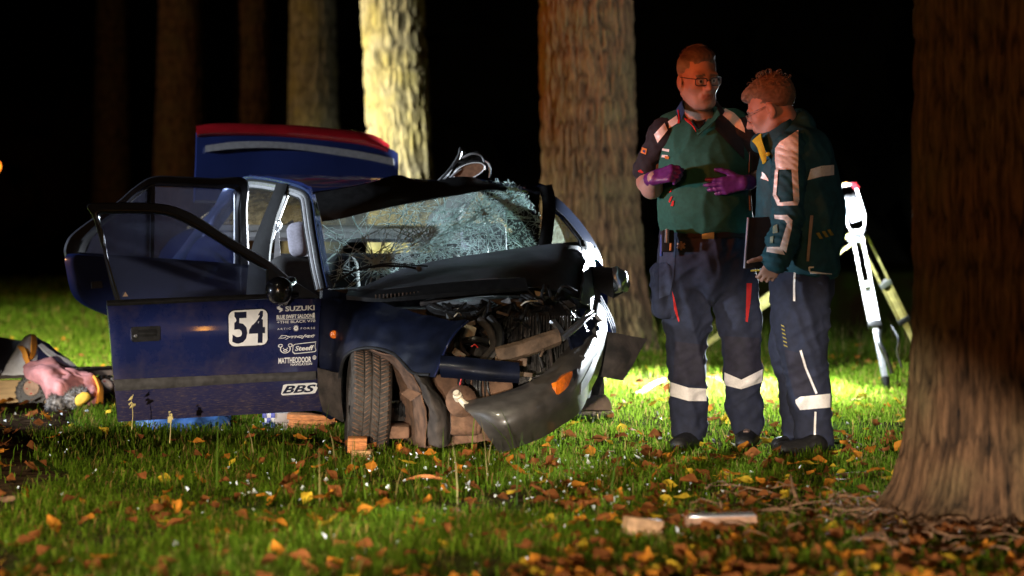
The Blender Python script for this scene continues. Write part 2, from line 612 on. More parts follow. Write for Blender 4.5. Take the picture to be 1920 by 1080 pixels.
def glass_mat(name, tint, dust=0.1, gloss=0.08, dustcol=(0.5, 0.5, 0.55), dscale=40, dlow=0.45, transl=0.45):
    """dusty window glass: clear + mirror + a film of dust"""
    m = bpy.data.materials.new(name); m.use_nodes = True
    nt = m.node_tree; nt.nodes.clear()
    out = nt.nodes.new('ShaderNodeOutputMaterial')
    tr = nt.nodes.new('ShaderNodeBsdfTransparent'); tr.inputs[0].default_value = (*tint, 1)
    gl = nt.nodes.new('ShaderNodeBsdfGlossy'); gl.inputs['Roughness'].default_value = 0.04
    di = nt.nodes.new('ShaderNodeBsdfDiffuse'); di.inputs[0].default_value = (*dustcol, 1)
    tl = nt.nodes.new('ShaderNodeBsdfTranslucent'); tl.inputs[0].default_value = (*dustcol, 1)
    dd = nt.nodes.new('ShaderNodeMixShader'); dd.inputs[0].default_value = transl
    nt.links.new(di.outputs[0], dd.inputs[1]); nt.links.new(tl.outputs[0], dd.inputs[2])
    fr = nt.nodes.new('ShaderNodeFresnel'); fr.inputs[0].default_value = 1.5
    m1 = nt.nodes.new('ShaderNodeMixShader')
    ge = nt.nodes.new('ShaderNodeNewGeometry'); iv = nt.nodes.new('ShaderNodeMath'); iv.operation = 'SUBTRACT'; iv.inputs[0].default_value = 1
    nt.links.new(ge.outputs['Backfacing'], iv.inputs[1]); mf = nt.nodes.new('ShaderNodeMath'); mf.operation = 'MULTIPLY'
    nt.links.new(fr.outputs[0], mf.inputs[0]); nt.links.new(iv.outputs[0], mf.inputs[1])
    nt.links.new(mf.outputs[0], m1.inputs[0]); nt.links.new(tr.outputs[0], m1.inputs[1]); nt.links.new(gl.outputs[0], m1.inputs[2])
    tc = nt.nodes.new('ShaderNodeTexCoord')
    nz = nt.nodes.new('ShaderNodeTexNoise'); nz.inputs['Scale'].default_value = dscale; nz.inputs['Detail'].default_value = 8; nz.inputs['Roughness'].default_value = 0.7
    nt.links.new(tc.outputs['Object'], nz.inputs['Vector'])
    rp = nt.nodes.new('ShaderNodeMapRange'); rp.inputs[1].default_value = dlow; rp.inputs[2].default_value = 0.85; rp.inputs[3].default_value = dust * 0.35; rp.inputs[4].default_value = dust * 2.2
    nt.links.new(nz.outputs[0], rp.inputs[0])
    m2 = nt.nodes.new('ShaderNodeMixShader')
    nt.links.new(rp.outputs[0], m2.inputs[0]); nt.links.new(m1.outputs[0], m2.inputs[1]); nt.links.new(dd.outputs[0], m2.inputs[2])
    nt.links.new(m2.outputs[0], out.inputs[0])
    return m


def attr_mat(name, rough=0.7, bump=0.0, bscale=200, spec=0.3, transl=0.0, attr='tint', sss=0.0):
    """base colour read from a colour attribute of the mesh"""
    m = bpy.data.materials.new(name); m.use_nodes = True
    nt = m.node_tree; b = nt.nodes['Principled BSDF']
    a = nt.nodes.new('ShaderNodeAttribute'); a.attribute_name = attr
    nt.links.new(a.outputs['Color'], b.inputs['Base Color'])
    b.inputs['Roughness'].default_value = rough; b.inputs['Specular IOR Level'].default_value = spec
    if bump:
        tc = nt.nodes.new('ShaderNodeTexCoord')
        n2 = nt.nodes.new('ShaderNodeTexNoise'); n2.inputs['Scale'].default_value = bscale; n2.inputs['Detail'].default_value = 4
        nt.links.new(tc.outputs['Object'], n2.inputs['Vector'])
        bp = nt.nodes.new('ShaderNodeBump'); bp.inputs['Strength'].default_value = bump; bp.inputs['Distance'].default_value = 0.005
        nt.links.new(n2.outputs[0], bp.inputs['Height']); nt.links.new(bp.outputs[0], b.inputs['Normal'])
    if transl:
        out = nt.nodes['Material Output']
        tl = nt.nodes.new('ShaderNodeBsdfTranslucent'); nt.links.new(a.outputs['Color'], tl.inputs[0])
        mx = nt.nodes.new('ShaderNodeMixShader'); mx.inputs[0].default_value = transl
        nt.links.new(b.outputs[0], mx.inputs[1]); nt.links.new(tl.outputs[0], mx.inputs[2]); nt.links.new(mx.outputs[0], out.inputs[0])
    return m


def set_tint(me, C, attr='tint'):
    """C: (n,3) per vertex"""
    a = me.color_attributes.new(attr, 'FLOAT_COLOR', 'POINT')
    A = np.ones((len(me.vertices), 4), dtype=np.float32); A[:, :3] = C
    a.data.foreach_set('color', A.ravel())


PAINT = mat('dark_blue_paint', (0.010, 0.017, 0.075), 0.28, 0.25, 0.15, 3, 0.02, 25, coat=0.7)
PAINT_DIRTY = mat('blue_paint_with_road_dirt', (0.012, 0.015, 0.05), 0.45, 0.1, 0.5, 30, 0.05, 120, coat=0.15)
PAINT_DARK = mat('shaded_body_paint', (0.005, 0.007, 0.018), 0.42, 0.1, 0.5, 8, 0.05, 60, coat=0.02, spec=0.2)  # body blue with shade mixed in, for the near-black front panels
PILLAR_BLACK = mat('matt_black_trim', (0.006, 0.006, 0.007), 0.75, 0, 0.3, 40, 0.05, 300, spec=0.2)
BLACK_PLASTIC = mat('black_plastic', (0.012, 0.012, 0.013), 0.42, 0, 0.3, 40, 0.05, 300)
GREY_PLASTIC = mat('grey_bumper_plastic', (0.06, 0.057, 0.057), 0.42, 0, 0.3, 25, 0.08, 200)
RUBBER = mat('tyre_rubber', (0.042, 0.033, 0.027), 0.75, 0, 0.45, 45, 0.25, 160)
MUD = mat('mud_covered_metal', (0.13, 0.068, 0.04), 0.9, 0, 0.4, 18, 0.35, 90)
MUD_DARK = mat('mud_on_black_liner', (0.032, 0.024, 0.02), 0.85, 0, 0.6, 14, 0.3, 60)
STEEL = mat('bare_steel', (0.55, 0.56, 0.58), 0.3, 0.9, 0.2, 20, 0.05, 80)
DARK_METAL = mat('oily_engine_metal', (0.05, 0.045, 0.042), 0.45, 0.6, 0.6, 20, 0.3, 70)
ALU = mat('aluminium', (0.7, 0.71, 0.73), 0.35, 0.85, 0.15, 30)
WHITE_VINYL = mat('white_vinyl', (0.72, 0.72, 0.72), 0.4, 0, 0.06, 30)
DARK_VINYL = mat('dark_vinyl', (0.008, 0.010, 0.03), 0.4, 0, 0.1, 30)
RED_PAINT = mat('red_paint', (0.17, 0.004, 0.007), 0.3, 0, 0.15, 10, coat=0.6)
SEAT_CLOTH = mat('grey_seat_cloth', (0.22, 0.21, 0.25), 0.9, 0, 0.15, 90, 0.2, 400)
DARK_CLOTH = mat('dark_interior_trim', (0.022, 0.021, 0.022), 0.85, 0, 0.3, 40, 0.2, 200)
GREY_TRIM = mat('grey_trim', (0.23, 0.23, 0.24), 0.6, 0, 0.15, 40)
WOOD = mat('raw_wood', (0.42, 0.22, 0.09), 0.75, 0, 0.35, 14, 0.25, 60, stretch=(2, 12, 12))
WOOD_ORANGE = mat('orange_wood', (0.45, 0.16, 0.045), 0.75, 0, 0.35, 18, 0.3, 60, stretch=(2, 10, 10))
AMBER = mat('amber_lens', (0.75, 0.16, 0.01), 0.25, 0, 0.2, 60, 0.3, 150, coat=0.5)
RED_WIRE = mat('red_wire', (0.7, 0.03, 0.02), 0.5, 0, 0.1, 30)
CREAM = mat('cream_plastic', (0.6, 0.52, 0.4), 0.5, 0, 0.2, 30)
SIDE_GLASS = glass_mat('dusty_side_glass', (0.72, 0.73, 0.77), 0.055, dustcol=(0.42, 0.42, 0.62), dscale=260, dlow=0.5)
REAR_GLASS = glass_mat('dusty_rear_glass', (0.7, 0.66, 0.55), 0.5, dustcol=(0.5, 0.42, 0.28), dscale=20)
WIND_GLASS = glass_mat('crazed_windscreen_glass', (0.8, 0.86, 0.85), 0.02, dustcol=(0.75, 0.85, 0.9), dscale=120, transl=0.85)
# ================================================================== the setting
def gz(x, y):
    """height of the turf"""
    x = np.asarray(x, float); y = np.asarray(y, float)
    sm = lambda t: np.clip(t, 0, 1) ** 2 * (3 - 2 * np.clip(t, 0, 1))
    ditch = -1.5 * sm((y - 21.0) / 4.0) * sm((x + 0.1) / 1.0)        # the verge falls away behind the two men
    return ditch + 0.030 * (fbm(np.asarray(x) * 1.3, np.asarray(y) * 1.3, 0, 5, 3) - 0.5) + 0.05 * (fbm(np.asarray(x) * 0.35, np.asarray(y) * 0.35, 0, 9, 2) - 0.5)


def ground_mat():
    m = bpy.data.materials.new('turf_soil'); m.use_nodes = True
    nt = m.node_tree; b = nt.nodes['Principled BSDF']
    tc = nt.nodes.new('ShaderNodeTexCoord')
    n1 = nt.nodes.new('ShaderNodeTexNoise'); n1.inputs['Scale'].default_value = 1.6; n1.inputs['Detail'].default_value = 8
    n2 = nt.nodes.new('ShaderNodeTexNoise'); n2.inputs['Scale'].default_value = 38; n2.inputs['Detail'].default_value = 8
    for n in (n1, n2): nt.links.new(tc.outputs['Object'], n.inputs['Vector'])
    r1 = nt.nodes.new('ShaderNodeValToRGB')
    r1.color_ramp.elements[0].position = 0.38; r1.color_ramp.elements[1].position = 0.62
    r1.color_ramp.elements[0].color = (0.05, 0.033, 0.018, 1); r1.color_ramp.elements[1].color = (0.05, 0.085, 0.016, 1)
    nt.links.new(n1.outputs[0], r1.inputs[0])
    mx = nt.nodes.new('ShaderNodeMix'); mx.data_type = 'RGBA'; mx.blend_type = 'MULTIPLY'; mx.inputs[0].default_value = 0.8
    r2 = nt.nodes.new('ShaderNodeValToRGB'); r2.color_ramp.elements[0].position = 0.3; r2.color_ramp.elements[1].position = 0.7
    r2.color_ramp.elements[0].color = (0.25, 0.25, 0.25, 1)
    nt.links.new(n2.outputs[0], r2.inputs[0])
    nt.links.new(r1.outputs[0], mx.inputs[6]); nt.links.new(r2.outputs[0], mx.inputs[7])
    nt.links.new(mx.outputs[2], b.inputs['Base Color'])
    b.inputs['Roughness'].default_value = 0.95; b.inputs['Specular IOR Level'].default_value = 0.0
    bp = nt.nodes.new('ShaderNodeBump'); bp.inputs['Strength'].default_value = 0.8; bp.inputs['Distance'].default_value = 0.03
    nt.links.new(n2.outputs[0], bp.inputs['Height']); nt.links.new(bp.outputs[0], b.inputs['Normal'])
    return m


xs = np.concatenate([[-160, -60, -25, -12], np.arange(-8, 8.01, 0.08), [12, 25, 60, 160]])
ys = np.concatenate([[-60, -15, 0, 4], np.arange(6, 26, 0.08), np.arange(26, 60, 1.0), [80, 130, 260]])
GX, GY = np.meshgrid(xs, ys, indexing='ij')
GZ = np.where((np.abs(GX) < 10) & (GY < 55) & (GY > 3), gz(GX, GY), 0)
nx_, ny_ = len(xs), len(ys)
I = (np.arange(nx_ - 1)[:, None] * ny_ + np.arange(ny_ - 1)[None, :]).ravel()
me = raw_mesh('ground', np.stack([GX, GY, GZ], -1).reshape(-1, 3), np.stack([I, I + ny_, I + ny_ + 1, I + 1], 1))
tag(link('ground', me, ground_mat()), kind='structure')

# the bare track beside the grass at the left edge
PM = mat('bare_trodden_earth', (0.040, 0.024, 0.014), 1.0, 0, 0.6, 14, 0.7, 55, spec=0.0)
NX, NY = 40, 90
py_ = np.linspace(4.5, 14.2, NY)
edge = -1.52 - 0.095 * (py_ - 7) * 1.55 + 0.10 * np.sin(py_ * 2.1) + 0.05 * np.sin(py_ * 5.3)
G = np.zeros((NX, NY, 3))
for i in range(NX):
    t = i / (NX - 1)
    G[i, :, 0] = edge - t * 2.6; G[i, :, 1] = py_
    G[i, :, 2] = gz(G[i, :, 0], py_) + 0.012 + 0.016 * (fbm(G[i, :, 0] * 14, py_ * 14, 0, 3, 3) - 0.5) - 0.03 * (t < 0.02)
I = (np.arange(NX - 1)[:, None] * NY + np.arange(NY - 1)[None, :]).ravel()
tag(link('path', raw_mesh('path', G.reshape(-1, 3), np.stack([I, I + NY, I + NY + 1, I + 1], 1)), PM), kind='structure')


def on_path(x, y):
    e = np.interp(y, py_, edge)
    return (x < e) & (y < 14.2)


# ------------------------------------------------------------------ trees: trunks with furrowed bark
def bark_mat(name, c_ridge, c_moss, c_deep):
    m = bpy.data.materials.new(name); m.use_nodes = True
    nt = m.node_tree; b = nt.nodes['Principled BSDF']
    a = nt.nodes.new('ShaderNodeAttribute'); a.attribute_name = 'ridge'
    tc = nt.nodes.new('ShaderNodeTexCoord')
    mp = nt.nodes.new('ShaderNodeMapping'); mp.inputs['Scale'].default_value = (1, 1, 0.22)
    nt.links.new(tc.outputs['Object'], mp.inputs[0])
    n1 = nt.nodes.new('ShaderNodeTexNoise'); n1.inputs['Scale'].default_value = 55; n1.inputs['Detail'].default_value = 8; n1.inputs['Roughness'].default_value = 0.65
    nt.links.new(mp.outputs[0], n1.inputs['Vector'])
    n2 = nt.nodes.new('ShaderNodeTexNoise'); n2.inputs['Scale'].default_value = 2.6; n2.inputs['Detail'].default_value = 5
    nt.links.new(tc.outputs['Object'], n2.inputs['Vector'])
    rc = nt.nodes.new('ShaderNodeValToRGB'); rc.color_ramp.elements[0].color = (*c_deep, 1); rc.color_ramp.elements[1].color = (*c_ridge, 1)
    rc.color_ramp.elements[0].position = 0.15; rc.color_ramp.elements[1].position = 0.75
    nt.links.new(a.outputs['Fac'], rc.inputs[0])
    rm = nt.nodes.new('ShaderNodeMapRange'); rm.inputs[1].default_value = 0.42; rm.inputs[2].default_value = 0.62; rm.inputs[4].default_value = 0.75
    nt.links.new(n2.outputs[0], rm.inputs[0])
    mm = nt.nodes.new('ShaderNodeMath'); mm.operation = 'MULTIPLY'
    nt.links.new(rm.outputs[0], mm.inputs[0]); nt.links.new(a.outputs['Fac'], mm.inputs[1])
    mx = nt.nodes.new('ShaderNodeMix'); mx.data_type = 'RGBA'; mx.inputs[7].default_value = (*c_moss, 1)
    nt.links.new(mm.outputs[0], mx.inputs[0]); nt.links.new(rc.outputs[0], mx.inputs[6])
    r3 = nt.nodes.new('ShaderNodeMapRange'); r3.inputs[1].default_value = 0.3; r3.inputs[2].default_value = 0.7; r3.inputs[3].default_value = 0.45; r3.inputs[4].default_value = 1.3
    nt.links.new(n1.outputs[0], r3.inputs[0])
    mu = nt.nodes.new('ShaderNodeMix'); mu.data_type = 'RGBA'; mu.blend_type = 'MULTIPLY'; mu.inputs[0].default_value = 1
    nt.links.new(mx.outputs[2], mu.inputs[6]); nt.links.new(r3.outputs[0], mu.inputs[7])
    nt.links.new(mu.outputs[2], b.inputs['Base Color'])
    b.inputs['Roughness'].default_value = 0.9; b.inputs['Specular IOR Level'].default_value = 0.25
    bp = nt.nodes.new('ShaderNodeBump'); bp.inputs['Strength'].default_value = 0.9; bp.inputs['Distance'].default_value = 0.012
    nt.links.new(n1.outputs[0], bp.inputs['Height']); nt.links.new(bp.outputs[0], b.inputs['Normal'])
    return m


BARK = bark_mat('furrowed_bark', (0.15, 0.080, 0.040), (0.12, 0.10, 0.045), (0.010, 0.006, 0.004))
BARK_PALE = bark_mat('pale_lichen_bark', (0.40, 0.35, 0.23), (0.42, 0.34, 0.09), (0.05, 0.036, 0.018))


def trunk(label, x, y, r, height, seed, material, lean=(0, 0), flare=0.55, nth=180, nz=260, depth=0.03, freq=9.0, roots=5, fl_h=0.28, taper=0.05, phase=0.0, zdense=3.2, broad=0.12):
    t = thing('tree', label, 'tree', (x, y, 0), 'trees standing in a row along the verge')
    th = np.linspace(0, 2 * np.pi, nth, endpoint=False)
    z = np.concatenate([np.linspace(-0.25, zdense, nz), np.linspace(zdense, height, 24)[1:]])
    TH, Z = np.meshgrid(th, z)
    cx, cy = np.cos(TH), np.sin(TH)
    zz = np.maximum(Z, 0)
    R = r * (1 - taper * zz)
    lobe = 0.6 + 0.4 * np.cos(roots * TH + phase + 1.2 * np.sin(TH + seed))
    R = R + r * flare * np.exp(-zz / fl_h) * (0.55 + 0.75 * lobe) + r * broad * np.exp(-zz / (fl_h * 3.5))
    R = R * (1 + 0.07 * (fbm(cx * 1.4 + 7, cy * 1.4, Z * 0.5, seed, 3) - 0.5) + 0.05 * (fbm(cx * 3, cy * 3, Z * 1.6, seed + 2, 2) - 0.5))
    w = 0.55 * (fbm(cx * 2.2, cy * 2.2, Z * 2.6, seed + 3, 3) - 0.5)
    rg = freq * r / 0.3
    n = vnoise((cx + w * 0.26) * rg, (cy + w * 0.26) * rg, Z * 5.2, seed + 5)
    ridge = 1 - np.abs(2 * n - 1)
    n2 = vnoise((cx + w * 0.1) * rg * 2.1, (cy + w * 0.1) * rg * 2.1, Z * 8, seed + 8)
    cr = vnoise(cx * rg, cy * rg, Z * 14 + w * 6, seed + 11)
    bark = np.clip(1.25 * (1 - ridge) ** 0.6, 0, 1)
    bark = np.clip(0.70 * bark + 0.32 * (1 - np.abs(2 * n2 - 1)) - 0.12 * (cr > 0.72), 0, 1)
    R = R + depth * (bark - 0.5)
    X = R * cx + lean[0] * Z; Y = R * cy + lean[1] * Z
    V = np.stack([X, Y, Z], -1).reshape(-1, 3)
    m = len(z)
    i, k = np.meshgrid(np.arange(m - 1), np.arange(nth), indexing='ij'); j = (k + 1) % nth
    Q = np.stack([i * nth + k, i * nth + j, (i + 1) * nth + j, (i + 1) * nth + k], -1).reshape(-1, 4)
    me = raw_mesh('trunk', V, Q)
    a = me.attributes.new('ridge', 'FLOAT', 'POINT'); a.data.foreach_set('value', bark.ravel().astype(np.float32))
    me.materials.append(material)
    o = bpy.data.objects.new('trunk', me); COL.objects.link(o); o.parent = t
    # the crown starts well above the frame: a few limbs and clumps of autumn leaves
    rr = random.Random(seed)
    mb = MB()
    tips = []
    top = Vector((lean[0] * height, lean[1] * height, height))
    for q in range(5):
        a0 = q * 1.256 + rr.random()
        st = top * 0.93
        e = top + Vector((math.cos(a0) * 1.3, math.sin(a0) * 1.3, 1.2 + rr.random()))
        mb.tube([st, st.lerp(e, 0.5) + Vector((0, 0, 0.2)), e], [r * 0.45, r * 0.1], 7, 6)
        tips += [e, st.lerp(e, 0.6)]
    mb.build('limb', material, t, sharp=None)
    LV, LF = [], []
    for tp in tips:
        for q in range(60):
            c = tp + Vector((rr.gauss(0, 0.5), rr.gauss(0, 0.5), rr.gauss(0.2, 0.4)))
            u = Vector((rr.gauss(0, 1), rr.gauss(0, 1), rr.gauss(0, 1))).normalized() * 0.06
            v = Vector((rr.gauss(0, 1), rr.gauss(0, 1), rr.gauss(0, 1))).normalized() * 0.05
            b0 = len(LV)
            LV += [c - u, c + v, c + u, c - v]; LF.append((b0, b0 + 1, b0 + 2, b0 + 3))
    link('crown', raw_mesh('crown', LV, LF, False), LEAFM_CROWN).parent = t
    return t


LEAFM_CROWN = mat('autumn_crown_leaves', (0.09, 0.08, 0.02), 0.7, 0, 0.4, 5)
# nearest, cut by the right edge of the frame
trunk('dark brown tree trunk in front of the tripod, cut off by the frame', 1.672, 8.25, 0.29, 6.5, 3, BARK, lean=(0.0, 0), flare=0.42, nth=340, nz=420, depth=0.030, freq=21, roots=6, fl_h=0.13, taper=0.012, phase=0.4, broad=0.10)
# behind the wreck's front
trunk('thick reddish tree trunk with flaring roots directly behind the wreck', 0.665, 19.3, 0.355, 8, 21, BARK, lean=(-0.028, 0), flare=0.42, nth=300, nz=360, depth=0.060, freq=15, roots=5, fl_h=0.45, taper=0.012, phase=2.0)
# the floodlit one
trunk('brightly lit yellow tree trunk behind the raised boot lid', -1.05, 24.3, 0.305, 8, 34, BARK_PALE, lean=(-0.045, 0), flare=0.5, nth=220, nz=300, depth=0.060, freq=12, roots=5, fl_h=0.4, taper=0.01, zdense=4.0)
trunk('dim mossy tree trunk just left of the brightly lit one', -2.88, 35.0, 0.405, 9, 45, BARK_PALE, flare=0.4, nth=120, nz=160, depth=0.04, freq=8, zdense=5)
trunk('narrow dim brown tree trunk second left of the lit one', -4.45, 41.5, 0.37, 9, 56, BARK, flare=0.4, nth=100, nz=130, depth=0.04, freq=8, zdense=5.5)
trunk('broad dim brown tree trunk third left of the lit one', -5.55, 40.5, 0.475, 9, 67, BARK, flare=0.4, nth=100, nz=130, depth=0.04, freq=8, zdense=5.5)
trunk('barely visible tree trunk farthest left in the dark', -8.6, 52.0, 0.45, 9, 78, BARK, flare=0.4, nth=80, nz=90, depth=0.04, freq=8, zdense=6)

# dark wood along the horizon
TM = mat('far_dark_foliage', (0.012, 0.014, 0.009), 0.9, 0, 0.4, 0.6)
NXT, NYT = 160, 26
gx = np.linspace(-45, 45, NXT)
hh = 2.6 + 3.4 * fbm(gx * 0.13, 0, 0, 4, 4) + 1.2 * fbm(gx * 0.9, 2, 0, 6, 3) + 1.5 * np.exp(-((gx - 15) / 6.0) ** 2)
T = np.zeros((NXT, NYT, 3))
for j in range(NYT):
    f = j / (NYT - 1)
    T[:, j, 0] = gx
    T[:, j, 2] = hh * math.sin(f * math.pi / 2) ** 0.8
    T[:, j, 1] = 78 + 5 * (1 - math.cos(f * math.pi / 2)) * 2
T += 0.9 * (np.stack([fbm(T[..., 0] * 1.1, T[..., 1] * 1.1, T[..., 2] * 1.1, s, 3) for s in (1, 2, 3)], -1) - 0.5)
o = MB().sheet(T, 6.0).build('treeline', TM, sharp=None); tag(o, kind='stuff')

# ------------------------------------------------------------------ grass blades
def blades(name, n, y0, y1, hmin, hmax, wid, material, seed, ypow=1.0, segs=2, margin=1.5):
    r = np.random.RandomState(seed)
    y = y0 + (y1 - y0) * r.rand(n) ** ypow
    hw = 0.2118 * y + margin
    x = (r.rand(n) * 2 - 1) * hw
    clump = fbm(x * 2.3, y * 2.3, 0, 41, 3)
    wear = fbm(x * 0.8 + 3, y * 0.8, 0, 77, 3)
    keep = (clump + 0.5 * r.rand(n) > 0.58) & (~on_path(x, y) | (r.rand(n) < 0.05))
    tramp = (wear > 0.60) & (r.rand(n) < 0.6)
    keep &= ~tramp
    # litter under the nearest tree, bare root plates at the trunks
    for (tx, ty, tr, pr) in ((1.672, 8.25, 0.75, 0.9), (0.665, 19.3, 0.55, 0.97), (-1.05, 24.3, 0.45, 0.95)):
        d = np.hypot(x - tx, y - ty)
        keep &= ~((d < tr) & (r.rand(n) < pr * (1 - 0.35 * d / tr)))
    x, y, clump = x[keep], y[keep], clump[keep]
    n = len(x)
    h = (hmin + (hmax - hmin) * r.rand(n) ** 1.8) * (0.55 + 0.9 * clump)
    a = r.rand(n) * 2 * np.pi
    lean = 0.35 + 1.15 * r.rand(n)
    dx, dy = np.cos(a), np.sin(a)
    wx, wy = -dy, dx
    z = gz(x, y) - 0.006
    w = wid * (0.6 + 0.8 * r.rand(n))
    tw = r.rand(n) * 0.8
    V = np.zeros((n, 5, 3))
    def put(k, s, along, up, half):
        V[:, k, 0] = x + dx * along + s * wx * half; V[:, k, 1] = y + dy * along + s * wy * half; V[:, k, 2] = z + up
    put(0, -1, 0, 0, w); put(1, 1, 0, 0, w)
    put(2, -1, lean * h * 0.28, h * 0.62, w * 0.85); put(3, 1, lean * h * 0.28, h * 0.62, w * 0.85)
    put(4, 0, lean * h * 0.85, h * (1.02 - 0.45 * lean), 0)
    b = np.arange(n)[:, None] * 5
    T = np.concatenate([b + np.array([[0, 1, 3]]), b + np.array([[0, 3, 2]]), b + np.array([[2, 3, 4]])], 0)
    me = raw_mesh(name, V.reshape(-1, 3), T, smooth=False)
    g = r.rand(n)
    base = np.stack([0.070 + 0.075 * g, 0.130 + 0.100 * g, 0.008 + 0.010 * g], 1)
    dry = r.rand(n) < 0.13
    base[dry] = np.stack([0.20 + 0.10 * g[dry], 0.15 + 0.05 * g[dry], 0.05 + 0.0 * g[dry]], 1)
    C = np.repeat(base[:, None, :], 5, 1)
    set_tint(me, C.reshape(-1, 3))
    o = link(name, me, material)
    tag(o, kind='stuff')
    return o


GRASS = attr_mat('grass_blades', 0.6, transl=0.4, spec=0.0)
blades('grass', 275000, 5.6, 14.5, 0.035, 0.10, 0.0021, GRASS, 1, 1.0)
blades('grass', 215000, 14.5, 25, 0.04, 0.11, 0.0032, GRASS, 2, 1.0)
blades('grass', 90000, 25, 48, 0.06, 0.16, 0.007, GRASS, 3, 1.2)
# the long tufts behind the two men
def tall_tuft(n, x0, x1, y0, y1, seed):
    r = np.random.RandomState(seed)
    mb = MB(); Cc = []
    V = []; F = []
    for i in range(n):
        x = r.uniform(x0, x1); y = r.uniform(y0, y1)
        h = r.uniform(0.10, 0.34); a = r.rand() * 6.28; l = r.uniform(0.1, 0.9)
        z = float(gz(x, y)); w = r.uniform(0.0022, 0.0042)
        dx, dy = math.cos(a), math.sin(a)
        b = len(V)
        for k in range(4):
            t = k / 4
            p = (x + dx * l * h * t * t, y + dy * l * h * t * t, z + h * (t - 0.35 * l * t * t))
            V.append((p[0] - dy * w * (1 - t * 0.7), p[1] + dx * w * (1 - t * 0.7), p[2])); V.append((p[0] + dy * w * (1 - t * 0.7), p[1] - dx * w * (1 - t * 0.7), p[2]))
        V.append((x + dx * l * h, y + dy * l * h, z + h * (1 - 0.35 * l)))
        for k in range(3): F.append((b + 2 * k, b + 2 * k + 1, b + 2 * k + 3, b + 2 * k + 2))
        F.append((b + 6, b + 7, b + 8))
        g = r.rand(); c = (0.05 + 0.05 * g, 0.09 + 0.08 * g, 0.015)
        if r.rand() < 0.2: c = (0.26, 0.21, 0.08)
        Cc += [c] * 9
    me = raw_mesh('tall_grass', V, F, False); set_tint(me, np.array(Cc))
    tag(link('tall_grass', me, GRASS), kind='stuff')
tall_tuft(2600, 1.0, 5.2, 18.2, 22.5, 4)
tall_tuft(70, -1.2, 0.4, 8.6, 10.4, 5)

# ------------------------------------------------------------------ fallen leaves
LEAF = attr_mat('fallen_leaf', 0.85, bump=0.25, bscale=160, transl=0.2, spec=0.03)
LEAF_COL = {'brown': (0.22, 0.075, 0.022), 'orange': (0.46, 0.17, 0.02), 'yellow': (0.55, 0.36, 0.03)}


def leaf_shape(seed, col):
    r = random.Random(seed)
    rows, cols = 6, 5
    G = np.zeros((rows, cols, 3))
    wid = [0.02, 0.62, 0.95, 0.80, 0.42, 0.03]
    curl = r.uniform(-0.5, 1.3); cup = r.uniform(-0.3, 1.1); tw = r.uniform(-0.6, 0.6)
    for i in range(rows):
        t = i / (rows - 1)
        for j in range(cols):
            s = (j / (cols - 1) - 0.5) * 2
            jag = 1 + 0.16 * (r.random() - 0.5) * (abs(s) > 0.9)
            G[i, j] = (s * 0.42 * wid[i] * jag, t - 0.5, 0.32 * cup * (s * wid[i]) ** 2 + curl * 0.45 * (t - 0.45) ** 2 + tw * s * (t - 0.5) * 0.4 + 0.04 * (r.random() - 0.5))
    mb = MB().sheet(G)
    # stalk
    b = len(mb.V)
    p0 = Vector(G[0, 2]); p1 = p0 + Vector((r.uniform(-0.1, 0.1), -0.35, 0.08))
    mb.tube([p0 - Vector((0, -0.02, 0)), p1], 0.012, 4)
    me = raw_mesh('fallen_leaf', mb.V, mb.F, True)
    V = np.array(mb.V)
    c = np.array(LEAF_COL[col]) * r.uniform(0.7, 1.15)
    mid = np.clip(1 - np.abs(V[:, 0]) * 7, 0, 1)[:, None]
    C = c[None, :] * (0.75 + 0.35 * mid) * (0.8 + 0.4 * np.array([r.random() for _ in V])[:, None])
    set_tint(me, np.clip(C, 0, 1))
    me.materials.append(LEAF)
    return me, V, mb.F, C


LEAVES = {c: [leaf_shape(100 * k + s, c) for s in range(5)] for k, c in enumerate(LEAF_COL)}
LEAF_LABEL = {'brown': 'brown curled fallen leaf lying in the grass', 'orange': 'orange fallen leaf lying in the grass', 'yellow': 'yellow fallen leaf lying in the grass'}
rl = random.Random(5)
spots = []
def leaf_weight(x, y):
    d = float(fbm(x * 1.1, y * 1.1, 0, 61, 3))
    w = 0.35 + (d > 0.5) * 0.9
    if x > 0 and y < 11.5: w += 0.8
    if 0.1 < x < 1.3 and y < 10.5: w += 0.9
    if y > 14: w *= 0.45
    return w
while len(spots) < 1900:
    y = 6.5 + 15 * rl.random() ** 1.6
    x = rl.uniform(-1, 1) * (0.2118 * y + 0.5)
    if rl.random() * 2.4 > leaf_weight(x, y): continue
    if math.hypot(x - 1.67, y - 8.25) < 0.42: continue
    spots.append((x, y))
spots.sort(key=lambda p: p[1])
SV = []; SF = []; SC = []
for i, (x, y) in enumerate(spots):
    c = rl.choices(['brown', 'orange', 'yellow'], [0.62, 0.26, 0.12] if not (0.3 < x < 2.5 and y > 12) else [0.4, 0.25, 0.35])[0]
    me, V, F, C = rl.choice(LEAVES[c])
    s = rl.uniform(0.04, 0.078)
    e = (rl.gauss(0, 0.45), rl.gauss(0, 0.45), rl.uniform(0, 6.28))
    loc = (x, y, float(gz(x, y)) + rl.uniform(0.018, 0.05))
    if i < 285:
        o = bpy.data.objects.new('fallen_leaf', me); COL.objects.link(o)
        o.location = loc; o.rotation_euler = e; o.scale = (s, s, s)
        tag(o, LEAF_LABEL[c], 'leaf', c + ' leaves fallen on the grass')
    else:
        from mathutils import Euler
        M = np.array(Euler(e).to_matrix()) * s
        b = sum(len(v) for v in SV)
        SV.append(V @ M.T + np.array(loc)); SF += [tuple(k + b for k in f) for f in F]; SC.append(C)
me = raw_mesh('leaf_litter', np.vstack(SV), SF, True); set_tint(me, np.vstack(SC))
tag(link('leaf_litter', me, LEAF), kind='stuff')

